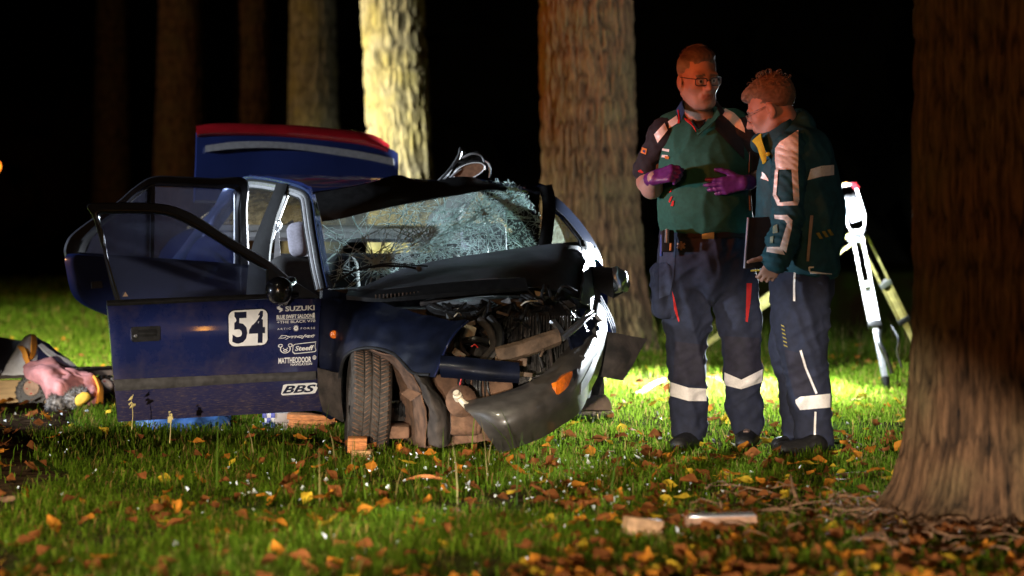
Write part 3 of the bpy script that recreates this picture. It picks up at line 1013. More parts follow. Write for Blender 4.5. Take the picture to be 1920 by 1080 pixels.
# crumbs of glass and white plastic scattered in the grass
CH = mat('glass_crumb', (0.75, 0.8, 0.85), 0.12, 0, 0.1, 50, spec=1.0)
mb = MB()
for i in range(520):
    if i < 320:
        x = rl.gauss(0.05, 0.5); y = rl.gauss(9.6, 0.9)
    else:
        y = rl.uniform(7, 13); x = rl.uniform(-1, 1) * 0.21 * y
    s = rl.uniform(0.0025, 0.007)
    c = Vector((x, y, float(gz(x, y)) + rl.uniform(0.01, 0.045)))
    mb.hull([c + Vector((rl.gauss(0, s), rl.gauss(0, s), rl.gauss(0, s))) for _ in range(6)])
tag(mb.build('glass_debris', CH, smooth=False, sharp=None), kind='stuff')

# twigs and roots under the nearest tree: nobody could count them
TW = mat('twig_bark', (0.17, 0.09, 0.045), 0.85, 0, 0.4, 40, 0.2, 120)
mb = MB()
for i in range(280):
    a = rl.uniform(2.4, 5.2); d = 0.36 + 0.6 * rl.random() ** 1.5
    x = 1.67 + math.cos(a) * d * 1.15; y = 8.25 + math.sin(a) * d * 1.4
    l = rl.uniform(0.04, 0.2); b_ = rl.uniform(0, 6.28)
    z = float(gz(x, y)) + 0.01 + 0.05 * rl.random()
    p = [Vector((x + math.cos(b_) * l * t + rl.gauss(0, 0.008), y + math.sin(b_) * l * t + rl.gauss(0, 0.008), z + 0.03 * math.sin(3 * t) * rl.random() + rl.gauss(0, 0.005))) for t in (0, 0.35, 0.7, 1)]
    mb.tube(p, [rl.uniform(0.002, 0.006), 0.0012], 5)
tag(mb.build('twig_debris', TW, sharp=None), kind='stuff')
# ================================================================== the wrecked car
ANG = math.radians(22)
CU = Vector((math.sin(ANG), -math.cos(ANG), 0))      # forward
CV = Vector((math.cos(ANG), math.sin(ANG), 0))       # towards the car's own left
CO = Vector((-0.747, 10.85, 0.0))


def C(a, b, z):
    return CO + CU * a + CV * b + Vector((0, 0, z))


def pb(px, py, b):
    """pixel -> point on the lengthwise plane b = const of the car"""
    dx = (px - 960) / FPX
    Y = (b + CO.x * CV.x + CO.y * CV.y) / (dx * CV.x + CV.y)
    return at(px, py, Y)


def A3(l):
    return [at(*p) for p in l]


car = thing('wrecked_car', 'dark blue saloon car with crushed front, crazed windscreen and open doors', 'car', C(-1.2, 0.75, 0.0))
cr = random.Random(31)


def crumple(amp, f, seed):
    def d(G):
        x, y, z = G[..., 0] * f, G[..., 1] * f, G[..., 2] * f
        n = np.stack([fbm(x, y, z, seed + k, 3) for k in range(3)], -1) - 0.5
        return G + n * amp
    return d


# ---- floor, sills and hidden bulk of the body
mb = MB()
mb.plate([C(0.0, 0.1, 0.13), C(-0.1, 0.7, 0.13), C(-0.95, 1.36, 0.13), C(-3.2, 1.4, 0.13), C(-3.2, 0.1, 0.13)], (0, 0, 0.06))
mb.build('floor_pan', DARK_METAL, car)
mb = MB(); mb.box(C(-1.4, 0.06, 0.21), (0.10, 2.0, 0.13), Matrix((CV, -CU, Vector((0, 0, 1)))).transposed(), 0.25)
mb.box(C(-2.0, 1.30, 0.21), (0.10, 1.6, 0.13), Matrix((CV, -CU, Vector((0, 0, 1)))).transposed(), 0.25)
mb.build('sill', PAINT, car)
mb = MB(); mb.plate([C(-0.33, 0.06, 0.2), C(-0.33, 1.42, 0.2), C(-0.38, 1.42, 0.72), C(-0.38, 0.06, 0.72)], -CU * 0.03)
mb.build('bulkhead', DARK_METAL, car)
# rear quarter panel with its wheel arch, right side of the car
rowsq = []
for (a, zt) in ((-1.75, 0.76), (-2.1, 0.84), (-2.5, 0.93), (-2.9, 0.98), (-3.3, 0.96), (-3.55, 0.90)):
    arch = 0.0
    zb = 0.24
    if -2.75 < a < -2.0: zb = 0.56
    rowsq.append([C(a, 0.10, zt + 0.02), C(a, 0.03, zt - 0.04), C(a, 0.0, (zt + zb) / 2 + 0.1), C(a, 0.02, zb)])
mb = MB().grid(rowsq, 30, 14, 0.012); mb.build('rear_quarter_panel', PAINT, car)
rowsq = [[C(a, 1.42, zt), C(a, 1.5, zt - 0.06), C(a, 1.52, 0.45), C(a, 1.48, 0.22)] for (a, zt) in ((-0.55, 0.72), (-1.2, 0.75), (-2.0, 0.80), (-2.9, 0.86), (-3.5, 0.8))]
mb = MB().grid(rowsq, 24, 12, 0.012); mb.build('side_panel', PAINT, car)
mb = MB().grid([[C(-3.55, 0.05, 0.82), C(-3.6, 0.5, 0.84), C(-3.6, 1.0, 0.84), C(-3.55, 1.45, 0.82)], [C(-3.66, 0.05, 0.5), C(-3.72, 0.5, 0.5), C(-3.72, 1.0, 0.5), C(-3.66, 1.45, 0.5)], [C(-3.6, 0.08, 0.22), C(-3.65, 0.5, 0.22), C(-3.65, 1.0, 0.22), C(-3.6, 1.42, 0.22)]], 10, 14, 0.02)
mb.build('rear_bumper', GREY_PLASTIC, car)
for b in (0.13, 1.38):
    w = MB().lathe(C(-2.37, b, 0.26), CV, [(0.17, -0.085), (0.25, -0.08), (0.268, -0.05), (0.268, 0.05), (0.25, 0.08), (0.17, 0.085)], 36, closed=True).build('rear_wheel', RUBBER, car)
    MB().lathe(C(-2.37, b, 0.26), CV, [(0.0, -0.05), (0.06, -0.06), (0.15, -0.05), (0.172, -0.075), (0.172, 0.07), (0.0, 0.05)], 28).build('rim', ALU, w)

# ---- roof: buckled upwards in the middle by the blow
roof_rows = [
    A3([(588, 366, 11.76), (640, 358, 11.80), (700, 345, 11.88), (746, 333, 12.0), (790, 346, 12.03), (870, 335, 12.12), (950, 350, 12.25), (1010, 362, 12.3)]),
    A3([(578, 352, 12.0), (640, 347, 12.1), (700, 341, 12.2), (760, 338, 12.35), (810, 345, 12.4), (880, 338, 12.45), (950, 350, 12.5), (1005, 360, 12.55)]),
    A3([(530, 339, 12.4), (620, 337, 12.55), (690, 337, 12.65), (770, 340, 12.75), (820, 343, 12.8), (880, 342, 12.85), (940, 350, 12.9), (985, 360, 12.95)]),
    A3([(466, 331, 12.95), (560, 331, 13.1), (650, 334, 13.2), (740, 338, 13.3), (800, 342, 13.35), (850, 345, 13.4), (900, 352, 13.5), (950, 362, 13.55)])]
mb = MB().grid(roof_rows, 26, 60, -0.012, crumple(0.02, 7, 3)); mb.build('roof', PAINT, car, sharp=28)
# front edge of the roof, folded down over the top of the windscreen
hd = [
    A3([(590, 364, 11.77), (640, 357, 11.80), (700, 344, 11.87), (746, 332, 11.99), (790, 345, 12.03), (870, 334, 12.11), (915, 345, 12.17), (952, 352, 12.24)]),
    A3([(597, 392, 11.70), (650, 385, 11.73), (700, 374, 11.78), (746, 362, 11.86), (790, 362, 11.95), (870, 350, 12.05), (915, 352, 12.12), (950, 356, 12.20)]),
    A3([(604, 416, 11.68), (650, 408, 11.71), (700, 396, 11.76), (746, 386, 11.83), (790, 378, 11.9), (870, 364, 12.03), (915, 358, 12.1), (946, 359, 12.19)])]
mb = MB().grid(hd, 16, 60, 0.01, crumple(0.005, 11, 5)); mb.build('roof_front_edge', BLACK_PLASTIC, car, sharp=28)

# ---- door aperture of the right side: painted rail and rubber seals
AP = [(616, 540, 11.30), (607, 500, 11.42), (600, 460, 11.52), (594, 425, 11.62), (588, 380, 11.74), (582, 362, 11.84), (568, 350, 12.0), (545, 342, 12.2), (509, 334, 12.5), (480, 330, 12.78), (464, 330, 12.95), (452, 334, 13.02)]
def off_rail(d, dy=0.0):
    """the rail moved inside the opening by d pixels"""
    out = []
    n = len(AP)
    for i, p in enumerate(AP):
        q0 = AP[max(i - 1, 0)]; q1 = AP[min(i + 1, n - 1)]
        tx, ty = q1[0] - q0[0], q1[1] - q0[1]
        l = math.hypot(tx, ty)
        nx, ny = -(-ty) / l, -(tx) / l
        if nx > 0 and ny < 0: nx, ny = -nx, -ny
        # inward: to the left of the pillar, below the rail
        nx, ny = ty / l, -tx / l
        if (nx * (-1) + ny * 1) < 0: nx, ny = -nx, -ny
        out.append((p[0] + nx * d, p[1] + ny * d, p[2] + dy))
    return A3(out)
RAIL = mat('pale_blue_lit_paint', (0.05, 0.075, 0.17), 0.25, 0.3, 0.2, 6, coat=0.8)  # body blue made paler, lamplight is put into the colour
mb = MB()
mb.strip(catmull(A3(AP), 60), catmull(off_rail(9), 60), Vector((0.02, 0.035, 0)))
mb.tube(off_rail(2), 0.006, 8, 60)
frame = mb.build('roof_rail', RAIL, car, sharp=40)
MB().tube(off_rail(8, -0.004), 0.007, 8, 60).build('rubber_seal', BLACK_PLASTIC, frame)
MB().tube(off_rail(13, 0.01), 0.008, 8, 60).build('seal_channel', ALU, frame)
MB().tube(off_rail(19, 0.03), 0.010, 8, 60).build('inner_trim', GREY_TRIM, frame)
MB().tube(off_rail(23, 0.04), 0.006, 8, 60).build('rubber_seal', BLACK_PLASTIC, frame)

# ---- pillars
def pillar(name, L, R, vec, m, bulge=0.02):
    n = 24
    A = catmull(A3(L), n); B = catmull(A3(R), n)
    rows = []
    G = np.zeros((n, 7, 3))
    for i in range(n):
        for j in range(7):
            t = j / 6
            G[i, j] = A[i].lerp(B[i], t) + Vector((0, -bulge * math.sin(math.pi * t), 0))
    return MB().sheet(G, vec).build(name, m, car)
bp = pillar('centre_pillar', [(526, 349, 12.25), (515, 380, 12.22), (498, 420, 12.2), (478, 475, 12.18), (468, 560, 12.18), (465, 700, 12.2)],
            [(542, 349, 12.22), (533, 380, 12.18), (520, 420, 12.15), (508, 475, 12.14), (506, 560, 12.14), (506, 700, 12.16)], 0.03, PILLAR_BLACK, 0.008)
MB().tube(A3([(545, 352, 12.24), (528, 395, 12.2), (516, 430, 12.17), (503, 475, 12.15), (498, 550, 12.15)]), 0.008, 8, 20).build('seal_channel', ALU, bp)
pillar('rear_pillar', [(436, 350, 13.1), (415, 370, 13.15), (385, 405, 13.3), (352, 450, 13.45), (318, 492, 13.6)],
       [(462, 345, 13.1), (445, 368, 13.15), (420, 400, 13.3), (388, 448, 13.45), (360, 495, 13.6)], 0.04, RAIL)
pillar('left_pillar', [(1012, 360, 12.22), (1017, 380, 12.15), (1018, 410, 12.05), (1016, 440, 11.95), (1012, 470, 11.9)],
       [(1030, 353, 12.25), (1035, 380, 12.17), (1034, 410, 12.07), (1028, 440, 11.97), (1022, 470, 11.92)], 0.03, BLACK_PLASTIC, 0.01)

# ---- rear window, parcel shelf, brake lamp
rg = [A3([(440, 352, 13.3), (520, 348, 13.4), (620, 350, 13.55), (740, 352, 13.7), (900, 360, 13.9)]), A3([(400, 390, 13.6), (520, 388, 13.7), (620, 390, 13.85), (740, 392, 14.0), (930, 396, 14.2)]), A3([(350, 428, 13.9), (520, 428, 13.95), (620, 430, 14.05), (740, 430, 14.2), (960, 435, 14.4)])]
MB().grid(rg, 10, 24, 0.005).build('rear_window', REAR_GLASS, car)
mb = MB().grid([A3([(370, 428, 13.88), (520, 427, 13.93), (740, 429, 14.15), (940, 432, 14.35)]), A3([(420, 450, 13.0), (540, 452, 13.1), (740, 455, 13.3), (940, 458, 13.5)])], 6, 20, 0.02)
mb.build('parcel_shelf', GREY_TRIM, car)
mb = MB().hull(A3([(534, 421, 13.7), (553, 421, 13.7), (549, 412, 13.7), (535, 421, 13.8), (553, 421, 13.8), (549, 413, 13.8)])); mb.build('brake_lamp', BLACK_PLASTIC, car)

# ---- raised boot lid with its red spoiler
def bl(px, py, d=0.0):
    Y = 13.92 + (px - 365) / 380.0 * 0.46 + d
    return at(px, py, Y)
LID_TOP = [(367, 250), (437, 247), (500, 248), (620, 258), (690, 270), (724, 281), (742, 292)]
LID_MID = [(366, 300), (437, 300), (500, 300), (620, 304), (690, 310), (725, 316), (743, 322)]
LID_BOT = [(363, 380), (437, 382), (500, 384), (620, 386), (690, 388), (725, 390), (744, 392)]
lid = MB().grid([[bl(x, y) for x, y in LID_TOP], [bl(x, y, -0.05) for x, y in LID_MID], [bl(x, y - 20, -0.09) for x, y in LID_BOT], [bl(x, y, -0.12) for x, y in LID_BOT]], 22, 44, 0.03).build('boot_lid', PAINT, car)
sp_t = [(368, 241), (395, 237), (437, 236), (500, 238), (560, 240), (623, 246), (675, 252), (706, 261), (728, 276)]
sp_b = [(370, 254), (395, 252), (437, 251), (500, 252), (560, 256), (623, 262), (675, 268), (706, 275), (727, 282)]
mb = MB().grid([[bl(x, y, 0.10) for x, y in sp_t], [bl(x, y - 1, 0.0) for x, y in sp_t], [bl(x, (y + q[1]) / 2, -0.045) for (x, y), q in zip(sp_t, sp_b)], [bl(x, y, -0.035) for x, y in sp_b], [bl(x, y, 0.03) for x, y in sp_b]], 14, 50, 0.012)
mb.build('spoiler', RED_PAINT, lid)
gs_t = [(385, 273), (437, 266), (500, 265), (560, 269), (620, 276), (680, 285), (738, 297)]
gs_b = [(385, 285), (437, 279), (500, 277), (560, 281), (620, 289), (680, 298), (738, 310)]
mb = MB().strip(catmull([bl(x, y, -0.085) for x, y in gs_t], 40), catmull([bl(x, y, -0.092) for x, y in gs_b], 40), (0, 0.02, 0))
mb.build('grey_band', mat('grey_lid_band', (0.13, 0.13, 0.14), 0.6, 0, 0.15, 40), lid)  # narrow grey band across the lid below the spoiler

# ---- interior: seats, headrests, belt, dashboard, wheel
def cushion(name, c, size, rot=None, k=0.35, m=SEAT_CLOTH, parent=car):
    s = SDF(0.012); h = np.array(size) / 2; rr = min(h) * 0.75
    s.box(c, h - rr, 0.02, rot, rr=rr)
    V, Q = s.mesh()
    return link(name, raw_mesh(name, V, Q), m, parent)
def yaw(deg, pitch=0):
    return np.array((Matrix.Rotation(math.radians(deg), 3, 'Z') @ Matrix.Rotation(math.radians(pitch), 3, 'X')))
for (px, nm) in ((568, 0), (905, 1)):
    Y = 12.05 if nm == 0 else 12.3
    hr = cushion('headrest', at(px + 2, 449, Y + 0.02), (0.235, 0.10, 0.165) if nm else (0.20, 0.115, 0.175), yaw(68 if nm == 0 else 20, -8), parent=car)
    MB().tube([at(px + 11, 475, Y + 0.02), at(px + 11, 505, Y + 0.03)], 0.006).tube([at(px - 2, 475, Y + 0.05), at(px - 2, 505, Y + 0.06)], 0.006).build('headrest_post', STEEL, hr)
    cushion('seat', at(px + 25, 572, Y + 0.05), (0.46, 0.16, 0.50), yaw(22, -14), m=DARK_CLOTH)
    cushion('seat', at(px + 35, 625, Y - 0.25), (0.46, 0.48, 0.15), yaw(22, 6), m=DARK_CLOTH)
cushion('rear_seat', C(-2.1, 0.75, 0.62), (1.25, 0.2, 0.5), yaw(22, -12), m=DARK_CLOTH)
mb = MB().strip(catmull(A3([(519, 424, 12.1), (516, 450, 12.08), (514, 475, 12.06), (512, 500, 12.06)]), 12), catmull(A3([(524, 424, 12.1), (524, 450, 12.08), (526, 475, 12.06), (528, 500, 12.06)]), 12), (0, 0.003, 0))
belt = mb.build('seat_belt', GREY_TRIM, car)
MB().tube(A3([(517, 430, 12.08), (519, 418, 12.07), (524, 414, 12.07), (526, 424, 12.07), (522, 434, 12.07), (517, 430, 12.08)]), 0.005, 8, 24).build('buckle', STEEL, belt)
dash = MB().grid([A3([(605, 560, 11.5), (700, 548, 11.6), (800, 530, 11.75), (900, 512, 11.9), (1010, 500, 12.05)]), A3([(600, 545, 11.75), (700, 535, 11.85), (800, 515, 12.0), (900, 500, 12.15), (1010, 490, 12.3)]), A3([(600, 600, 11.9), (700, 590, 12.0), (800, 575, 12.1), (900, 560, 12.25), (1010, 550, 12.4)])], 12, 24, 0.02).build('dashboard', DARK_CLOTH, car)
st = []
for k in range(25):
    a = 2 * math.pi * k / 24
    st.append(at(868 + 44 * math.cos(a), 470 + 40 * math.sin(a), 12.15 - 0.10 * math.sin(a)))
sw = MB().tube(st, 0.013, 8).build('steering_wheel', BLACK_PLASTIC, car)
MB().tube([at(826, 470, 12.15), at(868, 474, 12.1), at(910, 470, 12.15)], 0.012).build('spoke', BLACK_PLASTIC, sw)
# deployed, slack airbag fabric and pale trim seen through the glass on the driver's side
AIRB = attr_mat('slack_white_airbag', 0.8, 0.1, 60, transl=0.55)
G = [A3([(850, 362, 12.6), (880, 358, 12.6), (905, 354, 12.6)]), A3([(815, 398, 12.52), (840, 400, 12.5), (875, 392, 12.6)]), A3([(800, 425, 12.5), (830, 420, 12.52), (860, 415, 12.6)])]
ab = MB().grid(G, 14, 18, 0.004, crumple(0.05, 9, 12)).build('airbag', AIRB, car); set_tint(ab.data, np.full((len(ab.data.vertices), 3), 0.55))
# ---- crazed windscreen
W0, W1, W2, W3 = (606, 415, 11.70), (955, 350, 12.2), (620, 541, 11.33), (1018, 466, 11.87)
_M = np.linalg.solve(np.array([[1, p[0], p[1], p[0] * p[1]] for p in (W0, W1, W2, W3)], float), np.array([p[2] for p in (W0, W1, W2, W3)], float))
def wsY(x, y):
    bul = 0.05 * (fbm(x / 60.0, y / 60.0, 0, 88, 2) - 0.5)
    return float(_M[0] + _M[1] * x + _M[2] * y + _M[3] * x * y + bul)
def ws(x, y, d=0.0):
    return at(x, y, wsY(x, y) + d)
top = [(606, 414), (700, 396), (780, 378), (870, 360), (930, 352), (965, 352), (990, 372), (1003, 394)]
mid = [(612, 475), (700, 470), (780, 455), (870, 440), (930, 430), (970, 425), (1000, 425), (1012, 430)]
bot = [(622, 543), (700, 540), (780, 525), (870, 508), (930, 495), (970, 486), (1000, 478), (1020, 470)]
_r = [catmull([Vector((x, y, 0)) for x, y in q], 60) for q in (top, mid, bot)]
_c = [catmull([_r[0][j], _r[1][j], _r[2][j]], 36) for j in range(60)]
scr = MB().sheet(np.array([[tuple(ws(_c[j][i].x, _c[j][i].y)) for j in range(60)] for i in range(36)]), 0.004).build('windscreen', WIND_GLASS, car, sharp=None)
CRACK = bpy.data.materials.new('white_crack_edges'); CRACK.use_nodes = True
nt = CRACK.node_tree
tl = nt.nodes.new('ShaderNodeBsdfTranslucent'); tl.inputs[0].default_value = (0.82, 0.92, 0.92, 1)
nt.nodes['Principled BSDF'].inputs['Base Color'].default_value = (0.8, 0.9, 0.9, 1)
nt.nodes['Principled BSDF'].inputs['Roughness'].default_value = 0.18
mx = nt.nodes.new('ShaderNodeMixShader'); mx.inputs[0].default_value = 0.7
nt.links.new(nt.nodes['Principled BSDF'].outputs[0], mx.inputs[1]); nt.links.new(tl.outputs[0], mx.inputs[2]); nt.links.new(mx.outputs[0], nt.nodes['Material Output'].inputs[0])
TP = [(600, 420), (700, 398), (780, 380), (870, 362), (930, 355), (965, 355), (1000, 392), (1020, 420)]
BP = [(600, 545), (640, 545), (700, 522), (770, 502), (860, 486), (930, 476), (1020, 466)]
def inside(x, y):
    if x < 606 or x > 1017: return False
    if y < np.interp(x, [p[0] for p in TP], [p[1] for p in TP]) + 1: return False
    if y > np.interp(x, [p[0] for p in BP], [p[1] for p in BP]) + 6: return False
    if x > 985 and y < 352 + (x - 960) * 1.15: return False
    return x > 606 + (y - 414) * 0.11
ck = MB()
def seg(p, q, w):
    a, b = ws(p[0], p[1], -0.008), ws(q[0], q[1], -0.008)
    d = (b - a); l = d.length; w *= 1.25
    if l < 1e-5: return
    n = Vector((-d.z, 0, d.x)).normalized() * w
    dep = Vector((0, -0.0012, 0))
    ck.add([a - n, a + n, b + n, b - n, (a + dep), (b + dep)], [(0, 4, 5, 3), (4, 1, 2, 5), (0, 3, 2, 1)])
def crack(x, y, ang, length, w, jag=0.25, branch=0.07, depth=0):
    step = 9.0; t = 0
    while t < length and inside(x, y):
        ang2 = ang + cr.gauss(0, jag)
        nx, ny = x + step * math.cos(ang2), y + step * math.sin(ang2)
        if cr.random() > 0.06: seg((x, y), (nx, ny), w * cr.uniform(0.5, 1.4) * (1 - 0.5 * t / length))
        x, y = nx, ny; t += step; ang += cr.gauss(0, 0.05)
        if depth < 2 and cr.random() < branch: crack(x, y, ang + cr.choice([-1, 1]) * cr.uniform(0.4, 1.2), length * 0.35, w * 0.7, jag, branch, depth + 1)
for (cx_, cy_, n, l0, l1) in ((708, 497, 26, 40, 260), (905, 398, 30, 40, 230), (800, 452, 26, 30, 160), (640, 500, 12, 15, 70), (960, 372, 24, 20, 110), (760, 400, 14, 20, 90), (645, 450, 8, 30, 120), (830, 400, 14, 20, 90)):
    for k in range(n):
        crack(cx_ + cr.gauss(0, 3), cy_ + cr.gauss(0, 3), 2 * math.pi * k / n + cr.gauss(0, 0.15), cr.uniform(l0, l1), cr.uniform(0.0010, 0.0027), 0.10)
    for k in range(n // 2):          # rings
        r = cr.uniform(12, 75); a0 = cr.uniform(0, 6.28)
        pr = None
        for q in range(cr.randint(3, 8)):
            a = a0 + q * 0.22
            p = (cx_ + r * 1.25 * math.cos(a) + cr.gauss(0, 1.5), cy_ + r * 0.8 * math.sin(a) + cr.gauss(0, 1.5))
            if pr and inside(*p) and inside(*pr): seg(pr, p, cr.uniform(0.0005, 0.0012))
            pr = p
# dense white belts running up to the right corner
for k in range(150):
    t = cr.random(); x = lerp(690, 985, t); y = lerp(506, 372, t ** 0.9) + cr.gauss(0, 9 + 8 * t)
    crack(x, y, -0.46 + cr.gauss(0, 0.28), cr.uniform(20, 100), cr.uniform(0.0010, 0.0028), 0.13, 0.10)
for k in range(800):       # crazing into crumbs
    t = cr.random()
    x = lerp(700, 1016, t ** 0.7) + cr.gauss(0, 10); y = np.interp(x, [p[0] for p in BP], [p[1] for p in BP]) - abs(cr.gauss(0, 30)) * (0.4 + 0.9 * t) + 4
    if inside(x, y):
        a = cr.uniform(0, 6.28); l = cr.uniform(2.5, 7)
        seg((x, y), (x + l * math.cos(a), y + l * math.sin(a)), cr.uniform(0.0005, 0.0014))
for k in range(420):
    t = cr.random()
    x = lerp(880, 1010, t); y = lerp(400, 368, t) + cr.gauss(0, 14)
    if inside(x, y):
        a = cr.uniform(0, 6.28); l = cr.uniform(3, 9)
        seg((x, y), (x + l * math.cos(a), y + l * math.sin(a)), cr.uniform(0.0005, 0.0014))
# torn upper right rim of the laminated glass
for k in range(80):
    t = cr.random()
    q = catmull([Vector((905, 345, 0)), Vector((950, 342, 0)), Vector((975, 356, 0)), Vector((1000, 384, 0)), Vector((1012, 430, 0)), Vector((1018, 466, 0))], 60)[int(t * 59)]
    x, y = q.x + cr.gauss(0, 2.2), q.y + cr.gauss(0, 2.2)
    a = cr.uniform(0, 6.28); l = cr.uniform(3, 9)
    seg((x, y), (x + l * math.cos(a), y + l * math.sin(a)), cr.uniform(0.0008, 0.002))
co_ = ck.build('glass_crack', CRACK, scr, smooth=False, sharp=None); tag(co_, kind='stuff')
# wipers
wp = MB().tube(A3([(628, 530, 11.22), (665, 508, 11.2), (710, 499, 11.2), (760, 500, 11.22), (788, 505, 11.25)]), 0.006, 6, 20)
wp.tube(A3([(655, 510, 11.19), (720, 495, 11.2), (770, 497, 11.2), (802, 499, 11.25)]), 0.004, 6, 16)
wp.lathe(at(786, 504, 11.22), (0, -1, 0), [(0.0, 0), (0.014, 0), (0.012, 0.02), (0, 0.022)], 12)
wp.build('wiper', BLACK_PLASTIC, car)

# ---- bonnet, folded up against the glass
BON = mat('sheen_grey_bonnet_paint', (0.10, 0.108, 0.125), 0.5, 0.55, 0.4, 6, 0.05, 40, spec=0.7)  # body paint lifted to grey, imitating the work lamp's sheen
bon_rows = [
    A3([(664, 549, 11.28), (700, 532, 11.35), (760, 506, 11.45), (850, 485, 11.55), (930, 474, 11.66), (1000, 464, 11.78), (1048, 459, 11.86), (1076, 456, 12.0), (1092, 457, 12.25)]),
    A3([(680, 546, 11.20), (712, 534, 11.25), (770, 516, 11.32), (850, 500, 11.38), (930, 490, 11.46), (1000, 482, 11.54), (1050, 478, 11.62), (1082, 477, 11.8), (1100, 480, 12.1)]),
    A3([(694, 546, 11.12), (722, 538, 11.12), (775, 528, 11.14), (850, 516, 11.16), (930, 506, 11.2), (1000, 505, 11.26), (1052, 506, 11.34), (1084, 508, 11.55), (1103, 512, 11.9)]),
    A3([(706, 548, 11.06), (730, 543, 11.04), (780, 537, 11.02), (850, 530, 11.0), (925, 524, 11.0), (990, 535, 11.05), (1046, 550, 11.12), (1082, 560, 11.34), (1100, 566, 11.7)])]
bonnet = MB().grid(bon_rows, 36, 60, 0.008, crumple(0.016, 4, 7)).build('bonnet', BON, car, sharp=32)
mb = MB().grid([A3([(1086, 456, 11.88), (1100, 456, 11.94), (1113, 463, 12.05)]), A3([(1094, 500, 11.5), (1104, 505, 11.7), (1114, 510, 11.95)]), A3([(1090, 540, 11.3), (1102, 545, 11.5), (1113, 548, 11.8)]), A3([(1087, 566, 11.18), (1100, 575, 11.4), (1112, 590, 11.65)])], 30, 16, 0.008, crumple(0.03, 9, 17))
mb.build('folded_bonnet_edge', BON, bonnet, sharp=32)
# scuttle below the bonnet with its rubber lip
mb = MB().grid([A3([(655, 552, 11.2), (720, 550, 11.04), (850, 536, 10.97), (985, 527, 10.96)]), A3([(650, 562, 11.1), (720, 566, 10.95), (850, 556, 10.88), (990, 545, 10.9)])], 6, 30, 0.02)
sc_ = mb.build('scuttle_panel', BLACK_PLASTIC, car)
mb = MB()
for i in range(38):
    p = at(705 + i * 7.2, 556 - i * 0.45, 10.93 + 0.0 * i)
    mb.box(p, (0.008, 0.012, 0.02), ch=0.2)
mb.build('vent_slats', DARK_METAL, sc_)

# ---- right front wing
fc = [
    [(603, 543, 11.24), (599, 600, 11.2), (598, 690, 11.18), (607, 775, 11.2)],
    [(632, 547, 11.2), (624, 610, 11.14), (622, 700, 11.12), (628, 782, 11.14)],
    [(648, 550, 11.16), (637, 600, 11.08), (633, 660, 11.04), (636, 716, 11.04)],
    [(674, 554, 11.1), (660, 600, 11.0), (650, 640, 10.96), (648, 668, 10.95)],
    [(714, 564, 11.0), (702, 600, 10.88), (694, 632, 10.84), (690, 652, 10.83)],
    [(764, 580, 10.86), (752, 610, 10.74), (742, 645, 10.70), (738, 664, 10.69)],
    [(808, 594, 10.74), (798, 622, 10.63), (782, 665, 10.58), (772, 698, 10.57)],
    [(846, 604, 10.64), (838, 630, 10.54), (822, 670, 10.48), (806, 704, 10.47)],
    [(876, 601, 10.58), (856, 624, 10.48), (836, 658, 10.42), (816, 704, 10.42)]]
wing = MB().grid([A3(c) for c in fc], 64, 34, 0.006, crumple(0.034, 7, 9)).build('front_wing', PAINT_DARK, car)
MB().tube(A3([c[3] for c in fc[1:7]] + [(806, 703, 10.47)]), 0.008, 8, 40).build('wheel_arch_lip', BLACK_PLASTIC, wing)
MB().tube(A3([(878, 602, 10.57), (856, 622, 10.47), (838, 650, 10.41), (822, 690, 10.41), (815, 706, 10.41)]), 0.005, 8, 24).build('headlamp_edge', PAINT, wing)
MB().lathe(at(626, 627, 11.11), (0.3, -1, 0), [(0.014, -0.004), (0.02, 0.0), (0.017, 0.01), (0.0, 0.014)], 16).build('side_indicator', AMBER, wing)
# lower dirty part ahead of the door
mb = MB().grid([A3([(598, 690, 11.15), (625, 697, 11.08), (640, 700, 11.02)]), A3([(600, 735, 11.14), (622, 740, 11.08), (640, 745, 11.04)]), A3([(608, 770, 11.16), (630, 782, 11.12), (645, 790, 11.08)])], 12, 12, 0.01)
mb.build('wing_bottom', MUD_DARK, car)

# ---- inner wheel arch caked in mud
li = [A3([(660, 652, 11.0), (690, 653, 10.85), (738, 666, 10.72), (772, 700, 10.6), (790, 740, 10.58), (800, 790, 10.6), (797, 838, 10.64)]),
      A3([(655, 665, 11.2), (690, 660, 11.05), (726, 680, 10.95), (752, 712, 10.86), (768, 745, 10.84), (776, 790, 10.84), (775, 838, 10.86)]),
      A3([(650, 680, 11.35), (688, 668, 11.25), (712, 692, 11.2), (736, 722, 11.12), (750, 755, 11.1), (757, 795, 11.1), (760, 835, 11.1)])]
MB().grid(li, 16, 40, 0.006, crumple(0.03, 12, 19)).build('wheel_arch_liner', MUD, car)
li = [A3([(772, 700, 10.56), (790, 730, 10.5), (803, 770, 10.5), (800, 835, 10.54)]), A3([(784, 706, 10.5), (802, 735, 10.46), (815, 775, 10.46), (822, 842, 10.5)]), A3([(797, 706, 10.53), (818, 740, 10.5), (834, 780, 10.5), (838, 838, 10.53)]), A3([(806, 708, 10.6), (826, 745, 10.58), (842, 785, 10.58), (845, 832, 10.6)])]
MB().grid(li, 24, 30, 0.008, crumple(0.03, 16, 23)).build('liner_flap', MUD_DARK, car)
mb = MB().grid([A3([(800, 698, 10.75), (850, 706, 10.72), (900, 712, 10.7), (960, 715, 10.7)]), A3([(800, 750, 10.72), (850, 755, 10.68), (900, 755, 10.66), (960, 745, 10.68)]), A3([(800, 795, 10.74), (850, 798, 10.7), (905, 795, 10.68), (960, 780, 10.7)]), A3([(800, 838, 10.8), (850, 832, 10.75), (905, 822, 10.72), (960, 810, 10.75)])], 26, 30, 0.02, crumple(0.035, 8, 27))
mb.build('chassis_leg', MUD, car)
MB().box(at(746, 806, 10.95), (0.12, 0.3, 0.06), None, 0.3).build('lower_arm', MUD, car)
